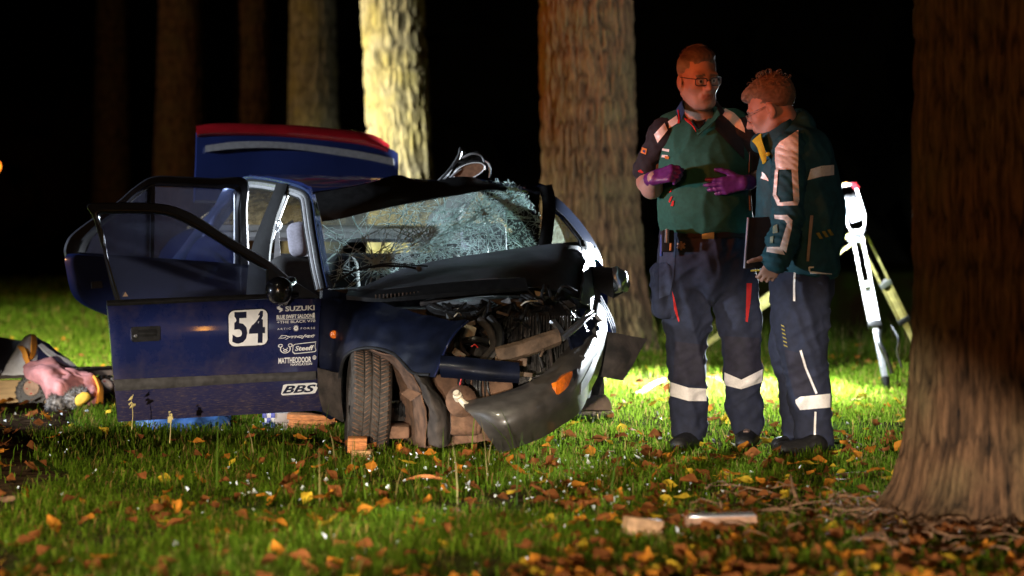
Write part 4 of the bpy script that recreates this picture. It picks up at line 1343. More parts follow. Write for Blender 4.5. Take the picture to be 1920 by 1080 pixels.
gt = MB().lathe(at(726, 767, 10.98), (1, 0.15, 0), [(0.0, 0), (0.02, 0), (0.028, 0.02), (0.022, 0.028), (0.034, 0.04), (0.026, 0.048), (0.04, 0.062), (0.03, 0.07), (0.042, 0.082), (0.02, 0.1), (0.018, 0.3)], 20)
gt.build('drive_shaft_boot', BLACK_PLASTIC, car)
mb = MB(); mb.lathe(at(870, 795, 10.62), (1, 0.1, 0), [(0.0, -0.06), (0.045, -0.06), (0.052, -0.04), (0.052, 0.05), (0.045, 0.07), (0, 0.07)], 20)
mb.build('tow_bracket', MUD, car)
MB().hull(A3([(770, 752, 10.5), (790, 738, 10.5), (765, 728, 10.5), (752, 738, 10.5), (770, 752, 10.53), (790, 738, 10.53), (765, 728, 10.53), (752, 738, 10.53)])).build('mounting_plate', MUD, car)

# ---- front wheel: steered so the tread faces the camera
wc = at(690, 758, 10.98); wax = Vector((0.985, 0.12, -0.05)).normalized()
prof = [(0.165, -0.080), (0.205, -0.092), (0.236, -0.090), (0.250, -0.078)]
for (t0, t1) in ((-0.072, -0.037), (-0.033, -0.004), (0.004, 0.033), (0.037, 0.072)):
    prof += [(0.2565, t0), (0.2565, t1), (0.249, t1 + 0.001), (0.249, t1 + 0.003)]
prof = prof[:-2] + [(0.250, 0.078), (0.236, 0.090), (0.205, 0.092), (0.165, 0.080)]
whl = thing_part = bpy.data.objects.new('front_wheel', None); COL.objects.link(whl); whl.parent = car; whl.location = wc - wloc(car)
mb = MB().lathe(wc, wax, prof, 72, closed=True)
ref = wax.cross(Vector((0, 0, 1))).normalized(); ref2 = wax.cross(ref)
mb.build('tyre', RUBBER, whl, sharp=40)
sp = MB()
for k in range(72):                      # tread bars
    a = 2 * math.pi * k / 72
    for (ta, tb, sg) in ((-0.080, -0.040, 1), (0.040, 0.080, -1), (-0.031, -0.006, -1), (0.006, 0.031, 1)):
        p0 = wc + wax * ta + (ref * math.cos(a) + ref2 * math.sin(a)) * 0.2545
        a1 = a + 0.075 * sg
        p1 = wc + wax * tb + (ref * math.cos(a1) + ref2 * math.sin(a1)) * 0.2545
        sp.tube([p0, p1], 0.0038, 4)
tag(sp.build('tread_bar', MUD, whl, sharp=None), kind='stuff')
MB().lathe(wc, wax, [(0.0, -0.03), (0.05, -0.04), (0.12, -0.03), (0.155, -0.06), (0.168, -0.082), (0.168, 0.082), (0.15, 0.06), (0.06, 0.05), (0.0, 0.05)], 40).build('rim', STEEL, whl)

# ---- front bumper, torn loose and hanging
bc = [
    [(868, 752, 10.42), (872, 766, 10.30), (890, 785, 10.27), (912, 815, 10.27), (936, 850, 10.35)],
    [(912, 744, 10.40), (922, 756, 10.28), (935, 780, 10.22), (950, 808, 10.22), (968, 839, 10.32)],
    [(975, 724, 10.44), (986, 738, 10.32), (995, 760, 10.25), (1003, 790, 10.26), (1016, 821, 10.36)],
    [(1024, 696, 10.54), (1036, 711, 10.42), (1045, 735, 10.36), (1049, 765, 10.37), (1054, 797, 10.47)],
    [(1056, 660, 10.72), (1070, 674, 10.60), (1080, 702, 10.52), (1083, 738, 10.53), (1088, 772, 10.60)],
    [(1086, 628, 10.96), (1098, 641, 10.85), (1108, 662, 10.80), (1109, 692, 10.80), (1106, 735, 10.85)],
    [(1106, 590, 11.25), (1116, 601, 11.15), (1127, 622, 11.12), (1129, 656, 11.12), (1123, 700, 11.15)],
    [(1114, 560, 11.6), (1123, 567, 11.5), (1135, 592, 11.5), (1139, 622, 11.5), (1134, 656, 11.5)]]
BMP = mat('dark_bumper_skin', (0.048, 0.042, 0.038), 0.4, 0, 0.25, 20, 0.06, 220, coat=0.25)
bumper = MB().grid([A3(c) for c in bc], 60, 22, 0.012).build('front_bumper', BMP, car)
def bpt(x, y, Y, d=-0.008): return at(x, y, Y + d)
MB().grid([[bpt(1044, 716, 10.37), bpt(1058, 704, 10.42), bpt(1073, 696, 10.5)], [bpt(1042, 728, 10.355), bpt(1058, 718, 10.40), bpt(1074, 704, 10.5)], [bpt(1044, 742, 10.36), bpt(1060, 730, 10.405), bpt(1075, 711, 10.5)]], 8, 10, -0.03).build('indicator_lamp', AMBER, bumper)
MB().hull([bpt(*p) for p in ((1074, 694, 10.51), (1083, 690, 10.54), (1085, 700, 10.54), (1076, 716, 10.49), (1060, 734, 10.42), (1074, 698, 10.52), (1083, 694, 10.57), (1062, 733, 10.45))]).build('lamp_recess', BLACK_PLASTIC, bumper)
mb = MB().grid([[bpt(1090, 718, 10.58), bpt(1108, 684, 10.77), bpt(1121, 650, 11.0)], [bpt(1089, 740, 10.57), bpt(1110, 706, 10.78), bpt(1125, 662, 11.02)]], 5, 12, -0.02); mb.build('air_intake', BLACK_PLASTIC, bumper)
# scratches and torn edges of the upper bumper
for (x, y, Y) in ((1091, 676, 10.68), (1106, 640, 10.93), (1113, 628, 11.0), (1119, 612, 11.07), (1101, 655, 10.83), (1122, 600, 11.15), (1110, 650, 10.9)):
    p = bpt(x, y, Y, -0.006)
    MB().hull([p + Vector((cr.gauss(0, 0.011), cr.gauss(0, 0.005), cr.gauss(0, 0.014))) for _ in range(7)]).build('torn_gap', BLACK_PLASTIC, bumper, smooth=False)
# right hand corner of the bumper, hanging beyond
fl = MB().grid([A3([(1130, 623, 11.45), (1170, 630, 11.5), (1212, 637, 11.6)]), A3([(1126, 665, 11.4), (1160, 672, 11.42), (1190, 670, 11.5)]), A3([(1119, 704, 11.38), (1142, 710, 11.4), (1165, 714, 11.45)])], 16, 20, 0.012, crumple(0.012, 8, 33))
fl.build('bumper_corner', MUD_DARK, car)

# ---- front end: slam panel, lamp opening, radiator
bar = MB().grid([A3([(827, 673, 10.40), (870, 676, 10.38), (920, 681, 10.38), (972, 686, 10.40)]), A3([(826, 688, 10.36), (870, 692, 10.34), (920, 698, 10.34), (973, 702, 10.36)]), A3([(829, 702, 10.38), (870, 705, 10.36), (920, 709, 10.36), (972, 712, 10.38)])], 12, 30, 0.02)
bar.build('grille_bar', PAINT_DARK, car)
MB().grid([A3([(940, 590, 10.95), (1000, 584, 11.0), (1075, 580, 11.1)]), A3([(945, 640, 10.9), (1000, 640, 10.92), (1070, 635, 11.0)]), A3([(950, 700, 10.85), (1000, 705, 10.85), (1060, 690, 10.9)])], 12, 16, 0.03).build('radiator', DARK_METAL, car)
mb = MB()
for i in range(26):
    x = 945 + i * 5
    mb.tube([at(x, 592, 10.88), at(x + cr.gauss(0, 2), 645, 10.84), at(x + cr.gauss(0, 3), 698, 10.8)], 0.004, 5, 6)
tag(mb.build('radiator_fin', DARK_METAL, car), kind='stuff')
RW = mat('brown_rusty_strut', (0.13, 0.085, 0.058), 0.75, 0, 0.4, 22, 0.3, 80)
MB().grid([A3([(931, 664, 10.58), (985, 648, 10.6), (1046, 628, 10.66)]), A3([(931, 668, 10.55), (985, 652, 10.57), (1046, 632, 10.64)]), A3([(932, 673, 10.58), (985, 658, 10.6), (1045, 637, 10.66)])], 8, 20, 0.03, crumple(0.01, 20, 41)).build('slam_panel', RW, car)
MB().box(at(958, 676, 10.6), (0.14, 0.05, 0.035), Matrix.Rotation(0.1, 3, 'Y')).build('strut_bracket', RW, car)
MB().tube(A3([(970, 669, 10.57), (1000, 660, 10.56), (1018, 655, 10.58), (1013, 668, 10.6)]), 0.006, 6, 14).build('bent_pipe', RW, car)
MB().tube(A3([(1052, 632, 10.7), (1080, 609, 10.85), (1110, 583, 11.1)]), 0.010, 8, 12).build('chrome_strip', STEEL, car)
MB().tube(A3([(1056, 637, 10.69), (1084, 614, 10.84), (1113, 589, 11.08)]), 0.007, 8, 12).build('chrome_strip', STEEL, car)
MB().grid([A3([(1032, 600, 10.75), (1045, 615, 10.72), (1054, 632, 10.72)]), A3([(1040, 598, 10.78), (1052, 612, 10.76), (1060, 626, 10.76)])], 5, 10, 0.012).build('grille_stay', STEEL, car)
MB().grid([A3([(1058, 636, 10.74), (1085, 612, 10.9), (1112, 592, 11.15)]), A3([(1066, 655, 10.74), (1092, 635, 10.86), (1120, 615, 11.1)]), A3([(1066, 672, 10.74), (1088, 655, 10.82), (1108, 632, 11.0)])], 22, 24, 0.01, crumple(0.05, 14, 45)).build('crushed_wing', PAINT_DARK, car, sharp=30)
MB().grid([A3([(1010, 565, 11.1), (1050, 572, 11.2), (1095, 590, 11.35)]), A3([(1000, 580, 11.0), (1045, 590, 11.08), (1085, 603, 11.2)]), A3([(1000, 600, 10.95), (1040, 605, 11.0), (1075, 615, 11.1)])], 22, 24, 0.01, crumple(0.07, 12, 47)).build('crushed_wing', PAINT_DARK, car, sharp=30)
# layered edges of the left wing seen past the bumper
for k in range(3):
    MB().tube(A3([(1112 + 6 * k, 548 + 4 * k, 11.8 + .05 * k), (1130 + 5 * k, 580 + 3 * k, 11.8 + .05 * k), (1142 + 4 * k, 610, 11.8 + .05 * k), (1146 + 3 * k, 624, 11.8 + .05 * k)]), 0.009, 8, 20).build('wing_edge', RAIL if k else PAINT, car)
MB().grid([A3([(1100, 560, 11.85), (1125, 575, 11.9), (1136, 605, 11.9)]), A3([(1098, 600, 11.8), (1118, 620, 11.85), (1140, 628, 11.9)])], 10, 14, 0.012, crumple(0.02, 9, 49)).build('left_wing', PAINT, car)

# ---- engine bay
mb = MB()
mb.box(at(930, 600, 11.25), (0.55, 0.35, 0.22), Matrix.Rotation(-0.25, 3, 'Z'), 0.15)
mb.box(at(870, 640, 11.05), (0.4, 0.3, 0.2), Matrix.Rotation(-0.3, 3, 'Z'), 0.15)
mb.box(at(1000, 690, 11.15), (0.5, 0.3, 0.3), Matrix.Rotation(-0.3, 3, 'Z'), 0.15)
mb.box(at(800, 600, 11.25), (0.35, 0.3, 0.12), Matrix.Rotation(-0.3, 3, 'Z'), 0.2)
mb.build('engine_block', DARK_METAL, car)
MB().lathe(at(868, 580, 10.95), (0.02, -0.22, 1), [(0.0, -0.03), (0.16, -0.03), (0.168, -0.015), (0.168, 0.012), (0.155, 0.022), (0.10, 0.022), (0.095, 0.03), (0.02, 0.032), (0.0, 0.036)], 36).build('air_filter_housing', mat('glossy_black_pan', (0.03, 0.03, 0.032), 0.18, 0.4, 0.3, 40, coat=0.5), car)
MB().tube(A3([(901, 534, 10.98), (935, 528, 10.98), (975, 524, 11.0)]), [0.006, 0.014, 0.01], 8, 14).build('wiper_linkage', STEEL, car)
MB().tube(A3([(985, 540, 10.98), (1000, 556, 10.98), (1008, 575, 10.98)]), 0.006, 8, 10).build('bonnet_stay', STEEL, car)
MB().hull(A3([(1002, 545, 10.96), (1022, 549, 10.97), (1008, 556, 10.96), (1004, 552, 10.96), (1012, 548, 10.99), (1018, 553, 10.99)])).build('reservoir_corner', CREAM, car)
hoses = [([(790, 570, 11.0), (830, 560, 10.95), (880, 552, 10.95), (930, 548, 10.96)], 0.013), ([(830, 588, 10.9), (860, 598, 10.82), (900, 592, 10.85), (940, 575, 10.9)], 0.012),
         ([(905, 540, 11.0), (940, 545, 10.95), (975, 545, 10.96), (1000, 560, 10.95)], 0.012), ([(900, 600, 10.72), (918, 620, 10.65), (925, 650, 10.62), (905, 676, 10.62)], 0.017),
         ([(918, 596, 10.72), (936, 620, 10.66), (936, 650, 10.62), (915, 680, 10.6)], 0.018), ([(866, 640, 10.62), (890, 636, 10.6), (915, 640, 10.62)], 0.014),
         ([(870, 615, 10.65), (862, 635, 10.6), (868, 655, 10.6), (880, 668, 10.6)], 0.009), ([(975, 560, 10.98), (1010, 575, 10.95), (1050, 580, 11.05), (1085, 600, 11.1)], 0.012),
         ([(1008, 590, 10.85), (1012, 620, 10.78), (1010, 660, 10.74), (1018, 690, 10.72)], 0.008), ([(1030, 650, 10.7), (1034, 680, 10.66), (1040, 700, 10.66)], 0.008)]
for i, (h, r) in enumerate(hoses):
    MB().tube(A3(h), r, 8, 20).build('hose', BLACK_PLASTIC if i % 3 else MUD_DARK, car)
for (c, sz, m, rz) in (((878, 625, 10.66), (0.05, 0.05, 0.07), CREAM, .3), ((860, 664, 10.52), (0.055, 0.03, 0.03), CREAM, .6), ((924, 640, 10.66), (0.03, 0.03, 0.05), CREAM, -.2), ((937, 636, 10.7), (0.02, 0.03, 0.07), CREAM, .1),
                      ((848, 690, 10.55), (0.06, 0.04, 0.05), DARK_METAL, .2), ((905, 660, 10.66), (0.10, 0.06, 0.06), DARK_METAL, .4), ((985, 702, 10.6), (0.06, 0.03, 0.02), RW, .1), ((942, 588, 10.8), (0.05, 0.03, 0.012), RW, .3),
                      ((840, 640, 10.62), (0.05, 0.05, 0.09), MUD, .2), ((880, 608, 10.68), (0.06, 0.02, 0.02), RW, -.3)):
    MB().box(at(*c), sz, Matrix.Rotation(rz, 3, 'Y') @ Matrix.Rotation(rz, 3, 'Z'), 0.18).build('engine_fitting', m, car)
for w in ([(862, 672, 10.5), (866, 700, 10.48), (862, 722, 10.48), (856, 738, 10.48)], [(884, 650, 10.56), (890, 646, 10.56), (896, 652, 10.56)], [(864, 660, 10.52), (863, 668, 10.51), (864, 676, 10.52)]):
    MB().tube(A3(w), 0.0028, 6, 14).build('wire', RED_WIRE, car)
for k in range(14):
    x, y = cr.uniform(830, 1060), cr.uniform(570, 690)
    p = [at(x, y, 10.72 + 0.001 * (x - 830)), at(x + cr.gauss(0, 18), y + cr.gauss(8, 14), 10.68 + 0.001 * (x - 830)), at(x + cr.gauss(0, 30), y + cr.gauss(14, 18), 10.7 + 0.001 * (x - 830))]
    MB().tube(p, 0.0035, 5, 10).build('wire', BLACK_PLASTIC if k % 4 else CREAM, car)
# smaller broken pieces packed into the crushed engine bay
mb = MB(); mb2 = MB()
for k in range(90):
    x = cr.uniform(835, 1075); y = cr.uniform(566, 700) - 0.06 * (x - 835)
    Yk = 10.74 + 0.0011 * (x - 835) + cr.uniform(-0.04, 0.12)
    p = at(x, y, Yk); sz = cr.uniform(0.010, 0.035)
    (mb if k % 3 else mb2).hull([p + Vector((cr.gauss(0, sz), cr.gauss(0, sz), cr.gauss(0, sz * 0.8))) for _ in range(7)])
for k in range(34):
    x = cr.uniform(830, 1070); y = cr.uniform(566, 690) - 0.06 * (x - 835); Yk = 10.70 + 0.0011 * (x - 835)
    a_ = cr.uniform(0, 6.28); l_ = cr.uniform(20, 60)
    mb.tube([at(x, y, Yk), at(x + l_ * 0.5 * math.cos(a_) + cr.gauss(0, 6), y + l_ * 0.4 * math.sin(a_) + cr.gauss(3, 6), Yk - 0.03), at(x + l_ * math.cos(a_), y + l_ * 0.7 * math.sin(a_), Yk + 0.02)], cr.uniform(0.003, 0.009), 6, 10)
tag(mb.build('broken_engine_pieces', BLACK_PLASTIC, car, sharp=20), kind='stuff')
tag(mb2.build('broken_engine_pieces', DARK_METAL, car, sharp=20), kind='stuff')
# the loose headlamp reflector and its bulb holder
hl = MB().lathe(at(868, 752, 10.42), (0.25, -1, 0.1), [(0.012, 0.02), (0.05, 0.0), (0.07, -0.03)], 20).build('headlamp_bowl', MUD, car)
MB().lathe(at(858, 742, 10.40), (-0.3, -0.6, 0.7), [(0.0, -0.02), (0.02, -0.02), (0.02, 0.005), (0.014, 0.008), (0.014, 0.022), (0.0, 0.022)], 16).build('bulb_holder', CREAM, hl)
MB().tube(A3([(862, 748, 10.4), (872, 758, 10.38), (880, 764, 10.36)]), [0.012, 0.018], 8, 8).build('lamp_neck', CREAM, hl)
mb = MB()
for i in range(9):
    x = 862 + i * 6.5
    mb.tube([at(x, 705, 10.66), at(x + cr.gauss(0, 3), 730, 10.64), at(x + 6 + cr.gauss(0, 4), 752, 10.66)], cr.uniform(0.004, 0.009), 6, 6)
mb.build('wiring_loom', BLACK_PLASTIC, car)

# ---- left front door, pushed out past the wing; lamp-lit frame
mb = MB().strip(catmull(A3([(1028, 358, 12.72), (1060, 384, 12.6), (1095, 424, 12.45), (1120, 464, 12.35), (1130, 500, 12.3), (1133, 580, 12.3)]), 40),
                catmull(A3([(1030, 384, 12.42), (1056, 404, 12.3), (1085, 438, 12.15), (1098, 458, 12.05), (1108, 500, 12.0), (1110, 580, 12.0)]), 40), Vector((-0.03, 0.012, 0)))
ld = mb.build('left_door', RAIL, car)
MB().tube(A3([(1031, 386, 12.4), (1057, 407, 12.28), (1084, 440, 12.13), (1096, 458, 12.03)]), 0.006, 8, 24).build('rubber_seal', BLACK_PLASTIC, ld)
MB().tube(A3([(1032, 391, 12.4), (1056, 411, 12.28), (1081, 443, 12.13), (1091, 459, 12.03)]), 0.003, 8, 24).build('seal_channel', ALU, ld)
LG = glass_mat('lit_dusty_glass', (0.75, 0.8, 0.75), 0.22, dustcol=(0.55, 0.6, 0.5), dscale=60)
MB().plate(A3([(1030, 390, 12.44), (1056, 409, 12.32), (1083, 441, 12.17), (1096, 462, 12.07), (1026, 462, 12.2)]), (0, 0.004, 0)).build('window_glass', LG, ld, smooth=False)
MB().grid([A3([(1098, 478, 12.0), (1120, 490, 12.0), (1132, 520, 12.02)]), A3([(1098, 540, 11.95), (1118, 560, 11.97), (1134, 590, 12.0)]), A3([(1100, 610, 11.95), (1116, 640, 11.97), (1128, 650, 12.0)])], 10, 12, 0.02).build('door_skin', PAINT, ld)
# the smashed left mirror
mir = MB().hull(A3([(1108, 499, 11.7), (1150, 502, 11.62), (1172, 512, 11.68), (1176, 528, 11.7), (1170, 548, 11.68), (1150, 559, 11.64), (1126, 548, 11.66), (1110, 534, 11.7), (1112, 500, 11.82), (1170, 512, 11.82), (1168, 546, 11.82), (1125, 545, 11.82)])).build('mirror', BLACK_PLASTIC, ld)
MB().grid([A3([(1146, 502, 11.615), (1162, 505, 11.62), (1176, 514, 11.68)]), A3([(1153, 528, 11.60), (1164, 530, 11.61), (1179, 530, 11.69)]), A3([(1153, 546, 11.62), (1163, 545, 11.63), (1173, 545, 11.68)])], 14, 14, 0.004, crumple(0.05, 22, 53)).build('mirror_foil', STEEL, mir, sharp=25)
MB().plate(A3([(1112, 505, 11.66), (1148, 512, 11.6), (1148, 522, 11.6), (1112, 516, 11.66)]), (0, -0.012, 0)).build('mirror_slot', BLACK_PLASTIC, mir, smooth=False)

# ---- roof trim and cables thrown up through the torn roof
tr_ = MB().grid([A3([(820, 340, 12.35), (845, 318, 12.3), (870, 300, 12.28), (895, 287, 12.3), (912, 294, 12.32)]), A3([(830, 343, 12.32), (858, 328, 12.27), (884, 314, 12.25), (900, 300, 12.27), (914, 300, 12.3)]), A3([(842, 342, 12.3), (870, 335, 12.25), (896, 328, 12.25), (910, 316, 12.27), (915, 306, 12.3)])], 12, 24, 0.012, crumple(0.04, 10, 55))
torn = tr_.build('torn_roof_lining', BLACK_PLASTIC, car)
mb = MB(); el = []
for k in range(28):
    a = 2 * math.pi * k / 28
    u, v = math.cos(a), math.sin(a)
    el.append(at(880 + 31 * u * 0.9 + 6 * v, 321 - 17 * u * 0.62 + 12 * v, 12.18))
mb.plate(el, (0.004, 0.02, 0))
MB_ = mb.build('sun_visor', mat('brown_vinyl', (0.22, 0.10, 0.05), 0.7, 0, 0.2, 60, 0.2, 200), torn)
MB().tube(el + [el[0]], 0.0035, 6, 60).build('piping', WHITE_VINYL, MB_)
MB().tube(A3([(820, 343, 12.3), (850, 310, 12.26), (862, 290, 12.25), (864, 278, 12.25), (872, 287, 12.25)]), [0.004, 0.012, 0.01, 0.004], 6, 20).build('cable', BLACK_PLASTIC, torn)
MB().tube(A3([(866, 296, 12.24), (885, 288, 12.22), (902, 292, 12.22), (908, 304, 12.22)]), 0.006, 6, 16).build('cable', STEEL, torn)
MB().tube(A3([(905, 300, 12.26), (916, 306, 12.26), (919, 320, 12.26), (917, 333, 12.26)]), [0.004, 0.008, 0.004], 6, 16).build('cable', STEEL, torn)
MB().tube(A3([(838, 340, 12.2), (850, 328, 12.18), (866, 317, 12.18)]), [0.003, 0.007, 0.003], 6, 10).build('cable', ALU, torn)
MB().grid([A3([(905, 336, 12.2), (930, 340, 12.2), (962, 347, 12.25), (985, 362, 12.28)]), A3([(890, 346, 12.16), (925, 350, 12.16), (955, 354, 12.2), (975, 366, 12.24)])], 8, 24, 0.006, crumple(0.04, 16, 57)).build('torn_glass_flap', WIND_GLASS, torn)
MB().grid([A3([(985, 352, 12.35), (1010, 350, 12.35), (1030, 354, 12.3)]), A3([(990, 363, 12.3), (1010, 364, 12.28), (1028, 362, 12.27)])], 6, 12, 0.02, crumple(0.02, 20, 59)).build('roof_corner', PAINT_DARK, car)

# ------------------------------------------------------------------ doors of the right side
class Door:
    def __init__(self, H, E):
        self.H = Vector(H); d = Vector(E) - Vector(H); d.z = 0
        self.n = Vector((-d.y, d.x, 0)).normalized()
        if self.n.y > 0: self.n = -self.n
    def p(self, px, py, off=0.0):
        o = self.H + self.n * off
        dx = (px - 960) / FPX
        Y = (o.x * self.n.x + o.y * self.n.y) / (dx * self.n.x + self.n.y)
        return at(px, py, Y)


def plane_H(px, Y): return ((px - 960) / FPX * Y, Y, 0)
FD = Door(plane_H(600, 11.2), plane_H(205, 10.56))
fd = bpy.data.objects.new('front_door', None); COL.objects.link(fd); fd.parent = car; fd.location = Vector(plane_H(600, 11.2)) - wloc(car)
fd['label'] = 'open front door with race number and sticker column'


def door_panel(D, parent, left, right, topc, botc, prof, m, name='door_skin', ncol=40, nrow=36):
    """left/right: edge curves from top to bottom (px, py); prof: outward bulge from top to bottom"""
    L = catmull([Vector((x, y, 0)) for x, y in left], nrow); R = catmull([Vector((x, y, 0)) for x, y in right], nrow)
    G = np.zeros((nrow, ncol, 3))
    for i in range(nrow):
        o = float(np.interp(i / (nrow - 1), [q[0] for q in prof], [q[1] for q in prof]))
        for j in range(ncol):
            t = j / (ncol - 1)
            e = 0.012 * (min(1, t / 0.04) - 1) + 0.012 * (min(1, (1 - t) / 0.04) - 1)
            G[i, j] = D.p(lerp(L[i].x, R[i].x, t), lerp(L[i].y, R[i].y, t), o + e)
    return MB().sheet(G, -0.035 if True else None).build(name, m, parent)


PROF = [(0, 0.0), (0.06, 0.012), (0.18, 0.026), (0.30, 0.033), (0.36, 0.0315), (0.5, 0.03), (0.64, 0.026), (0.76, 0.018), (0.88, 0.0), (1, -0.03)]
def dirt_paint():
    m = mat('door_paint', (0.010, 0.017, 0.085), 0.27, 0.25, 0.12, 3, 0.015, 30, coat=0.6)
    nt = m.node_tree; b = nt.nodes['Principled BSDF']
    tc = nt.nodes.new('ShaderNodeTexCoord'); sx = nt.nodes.new('ShaderNodeSeparateXYZ'); nt.links.new(tc.outputs['Object'], sx.inputs[0])
    mr = nt.nodes.new('ShaderNodeMapRange'); mr.inputs[1].default_value = 0.42; mr.inputs[2].default_value = 0.18; nt.links.new(sx.outputs['Z'], mr.inputs[0])
    mp = nt.nodes.new('ShaderNodeMapping'); mp.inputs['Scale'].default_value = (14, 14, 130); nt.links.new(tc.outputs['Object'], mp.inputs[0])
    nz = nt.nodes.new('ShaderNodeTexNoise'); nz.inputs['Scale'].default_value = 2.2; nz.inputs['Detail'].default_value = 6; nz.inputs['Roughness'].default_value = 0.7; nt.links.new(mp.outputs[0], nz.inputs['Vector'])
    r2 = nt.nodes.new('ShaderNodeMapRange'); r2.inputs[1].default_value = 0.52; r2.inputs[2].default_value = 0.75; nt.links.new(nz.outputs[0], r2.inputs[0])
    mu = nt.nodes.new('ShaderNodeMath'); mu.operation = 'MULTIPLY'; nt.links.new(mr.outputs[0], mu.inputs[0]); nt.links.new(r2.outputs[0], mu.inputs[1])
    ad = nt.nodes.new('ShaderNodeMath'); ad.operation = 'MULTIPLY_ADD'; ad.inputs[1].default_value = 0.12; nt.links.new(mr.outputs[0], ad.inputs[0]); nt.links.new(mu.outputs[0], ad.inputs[2]); ad.use_clamp = True
    mx = nt.nodes.new('ShaderNodeMix'); mx.data_type = 'RGBA'; mx.inputs[7].default_value = (0.20, 0.14, 0.11, 1)
    src = b.inputs['Base Color'].links[0].from_socket
    nt.links.new(ad.outputs[0], mx.inputs[0]); nt.links.new(src, mx.inputs[6]); nt.links.new(mx.outputs[2], b.inputs['Base Color'])
    r3 = nt.nodes.new('ShaderNodeMapRange'); r3.inputs[3].default_value = 0.27; r3.inputs[4].default_value = 0.85; nt.links.new(ad.outputs[0], r3.inputs[0]); nt.links.new(r3.outputs[0], b.inputs['Roughness'])
    n9 = nt.nodes.new('ShaderNodeTexNoise'); n9.inputs['Scale'].default_value = 5; n9.inputs['Detail'].default_value = 9; n9.inputs['Roughness'].default_value = 0.75; nt.links.new(tc.outputs['Object'], n9.inputs['Vector'])
    r9 = nt.nodes.new('ShaderNodeMapRange'); r9.inputs[1].default_value = 0.45; r9.inputs[2].default_value = 0.8; r9.inputs[4].default_value = 0.22; nt.links.new(n9.outputs[0], r9.inputs[0])
    nt.links.new(r9.outputs[0], ad.inputs[2]); a2 = nt.nodes.new('ShaderNodeMath'); a2.operation = 'ADD'; a2.use_clamp = True; nt.links.new(ad.outputs[0], a2.inputs[0]); nt.links.new(mu.outputs[0], a2.inputs[1]); nt.links.new(a2.outputs[0], mx.inputs[0])
    c3 = nt.nodes.new('ShaderNodeMapRange'); c3.inputs[3].default_value = 0.6; c3.inputs[4].default_value = 0.0; nt.links.new(mr.outputs[0], c3.inputs[0]); nt.links.new(c3.outputs[0], b.inputs['Coat Weight'])
    return m
DOORP = dirt_paint()
door_panel(FD, fd, [(201, 566), (205, 610), (209, 660), (213, 705), (217, 745), (221, 791)], [(603, 560), (599, 600), (597, 650), (595, 695), (598, 735), (607, 769)], None, None, PROF, DOORP)


def fd_off(px, py):
    """outward bulge of the front door at a pixel"""
    t = (px - 205) / 395.0
    ks = np.linspace(0, 1, 6)
    ye = [lerp(a, b, t) for a, b in zip((566, 610, 660, 705, 745, 791), (560, 600, 650, 695, 735, 769))]
    r = float(np.interp(py, ye, ks))
    return float(np.interp(r, [q[0] for q in PROF], [q[1] for q in PROF]))
def fp(px, py, lift=0.003): return FD.p(px, py, fd_off(px, py) + lift + 0.002)


# belt-line moulding and the rubbing strip
def dstrip(name, T, B, th, m, D=FD, base=None, parent=fd, n=24):
    T = catmull([Vector((x, y, 0)) for x, y in T], n); B = catmull([Vector((x, y, 0)) for x, y in B], n)
    rows = []
    f = (lambda x, y, l: fp(x, y, l)) if base is None else (lambda x, y, l: D.p(x, y, base + l))
    G = np.zeros((5, n, 3))
    for k in range(5):
        t = k / 4
        for i in range(n):
            q = T[i].lerp(B[i], t); G[k, i] = f(q.x, q.y, 0.001 + th * math.sin(math.pi * (0.12 + 0.76 * t)))
    return MB().sheet(G, -0.004).build(name, m, parent)
dstrip('belt_moulding', [(200, 563), (300, 559), (400, 555), (503, 551), (560, 549)], [(201, 574), (300, 570), (400, 565), (503, 560), (560, 557)], 0.014, BLACK_PLASTIC)
dstrip('side_moulding', [(214, 712), (300, 708), (400, 704), (500, 700), (592, 696)], [(217, 733), (300, 729), (400, 722), (500, 716), (593, 712)], 0.016, GREY_PLASTIC)

FO = [(222, 566), (207, 520), (190, 460), (175, 410), (163, 384), (200, 380), (276, 380), (327, 387), (374, 408), (415, 435), (462, 463), (509, 492), (547, 523), (598, 556)]
FI = [(222, 564), (214, 535), (204, 490), (196, 440), (188, 405), (215, 401), (289, 402), (330, 411), (380, 437), (425, 465), (460, 486), (485, 500), (503, 512), (503, 554)]
DFRAME = mat('black_door_frame', (0.012, 0.012, 0.016), 0.3, 0, 0.2, 30, coat=0.3)
fr_ = MB()
n = 70
def lin(pts, n):
    P = [Vector((x, y, 0)) for x, y in pts]
    out = []
    for i in range(n):
        t = i / (n - 1) * (len(P) - 1); k = min(int(t), len(P) - 2); out.append(P[k].lerp(P[k + 1], t - k))
    return out
def frame_band(D, O, I_, prof, parent, m, nn=70, name='window_frame'):
    A = catmull([Vector((x, y, 0)) for x, y in O], nn); B = catmull([Vector((x, y, 0)) for x, y in I_], nn)
    G = np.zeros((len(prof), nn, 3))
    for k, (t, o) in enumerate(prof):
        for i in range(nn):
            q = A[i].lerp(B[i], t); G[k, i] = D.p(q.x, q.y, o)
    return MB().sheet(G, -0.012).build(name, m, parent)
wf = frame_band(FD, FO, FI, [(0, -0.015), (0.08, 0.006), (0.6, 0.010), (0.72, -0.002), (0.86, 0.0), (1, -0.012)], fd, DFRAME)
MB().tube([FD.p(x, y, 0.004) for x, y in [(lerp(a[0], b[0], 0.70), lerp(a[1], b[1], 0.70)) for a, b in zip(FO[:-1], FI[:-1])]], 0.003, 6, 60).build('rubber_seal', GREY_PLASTIC, wf)
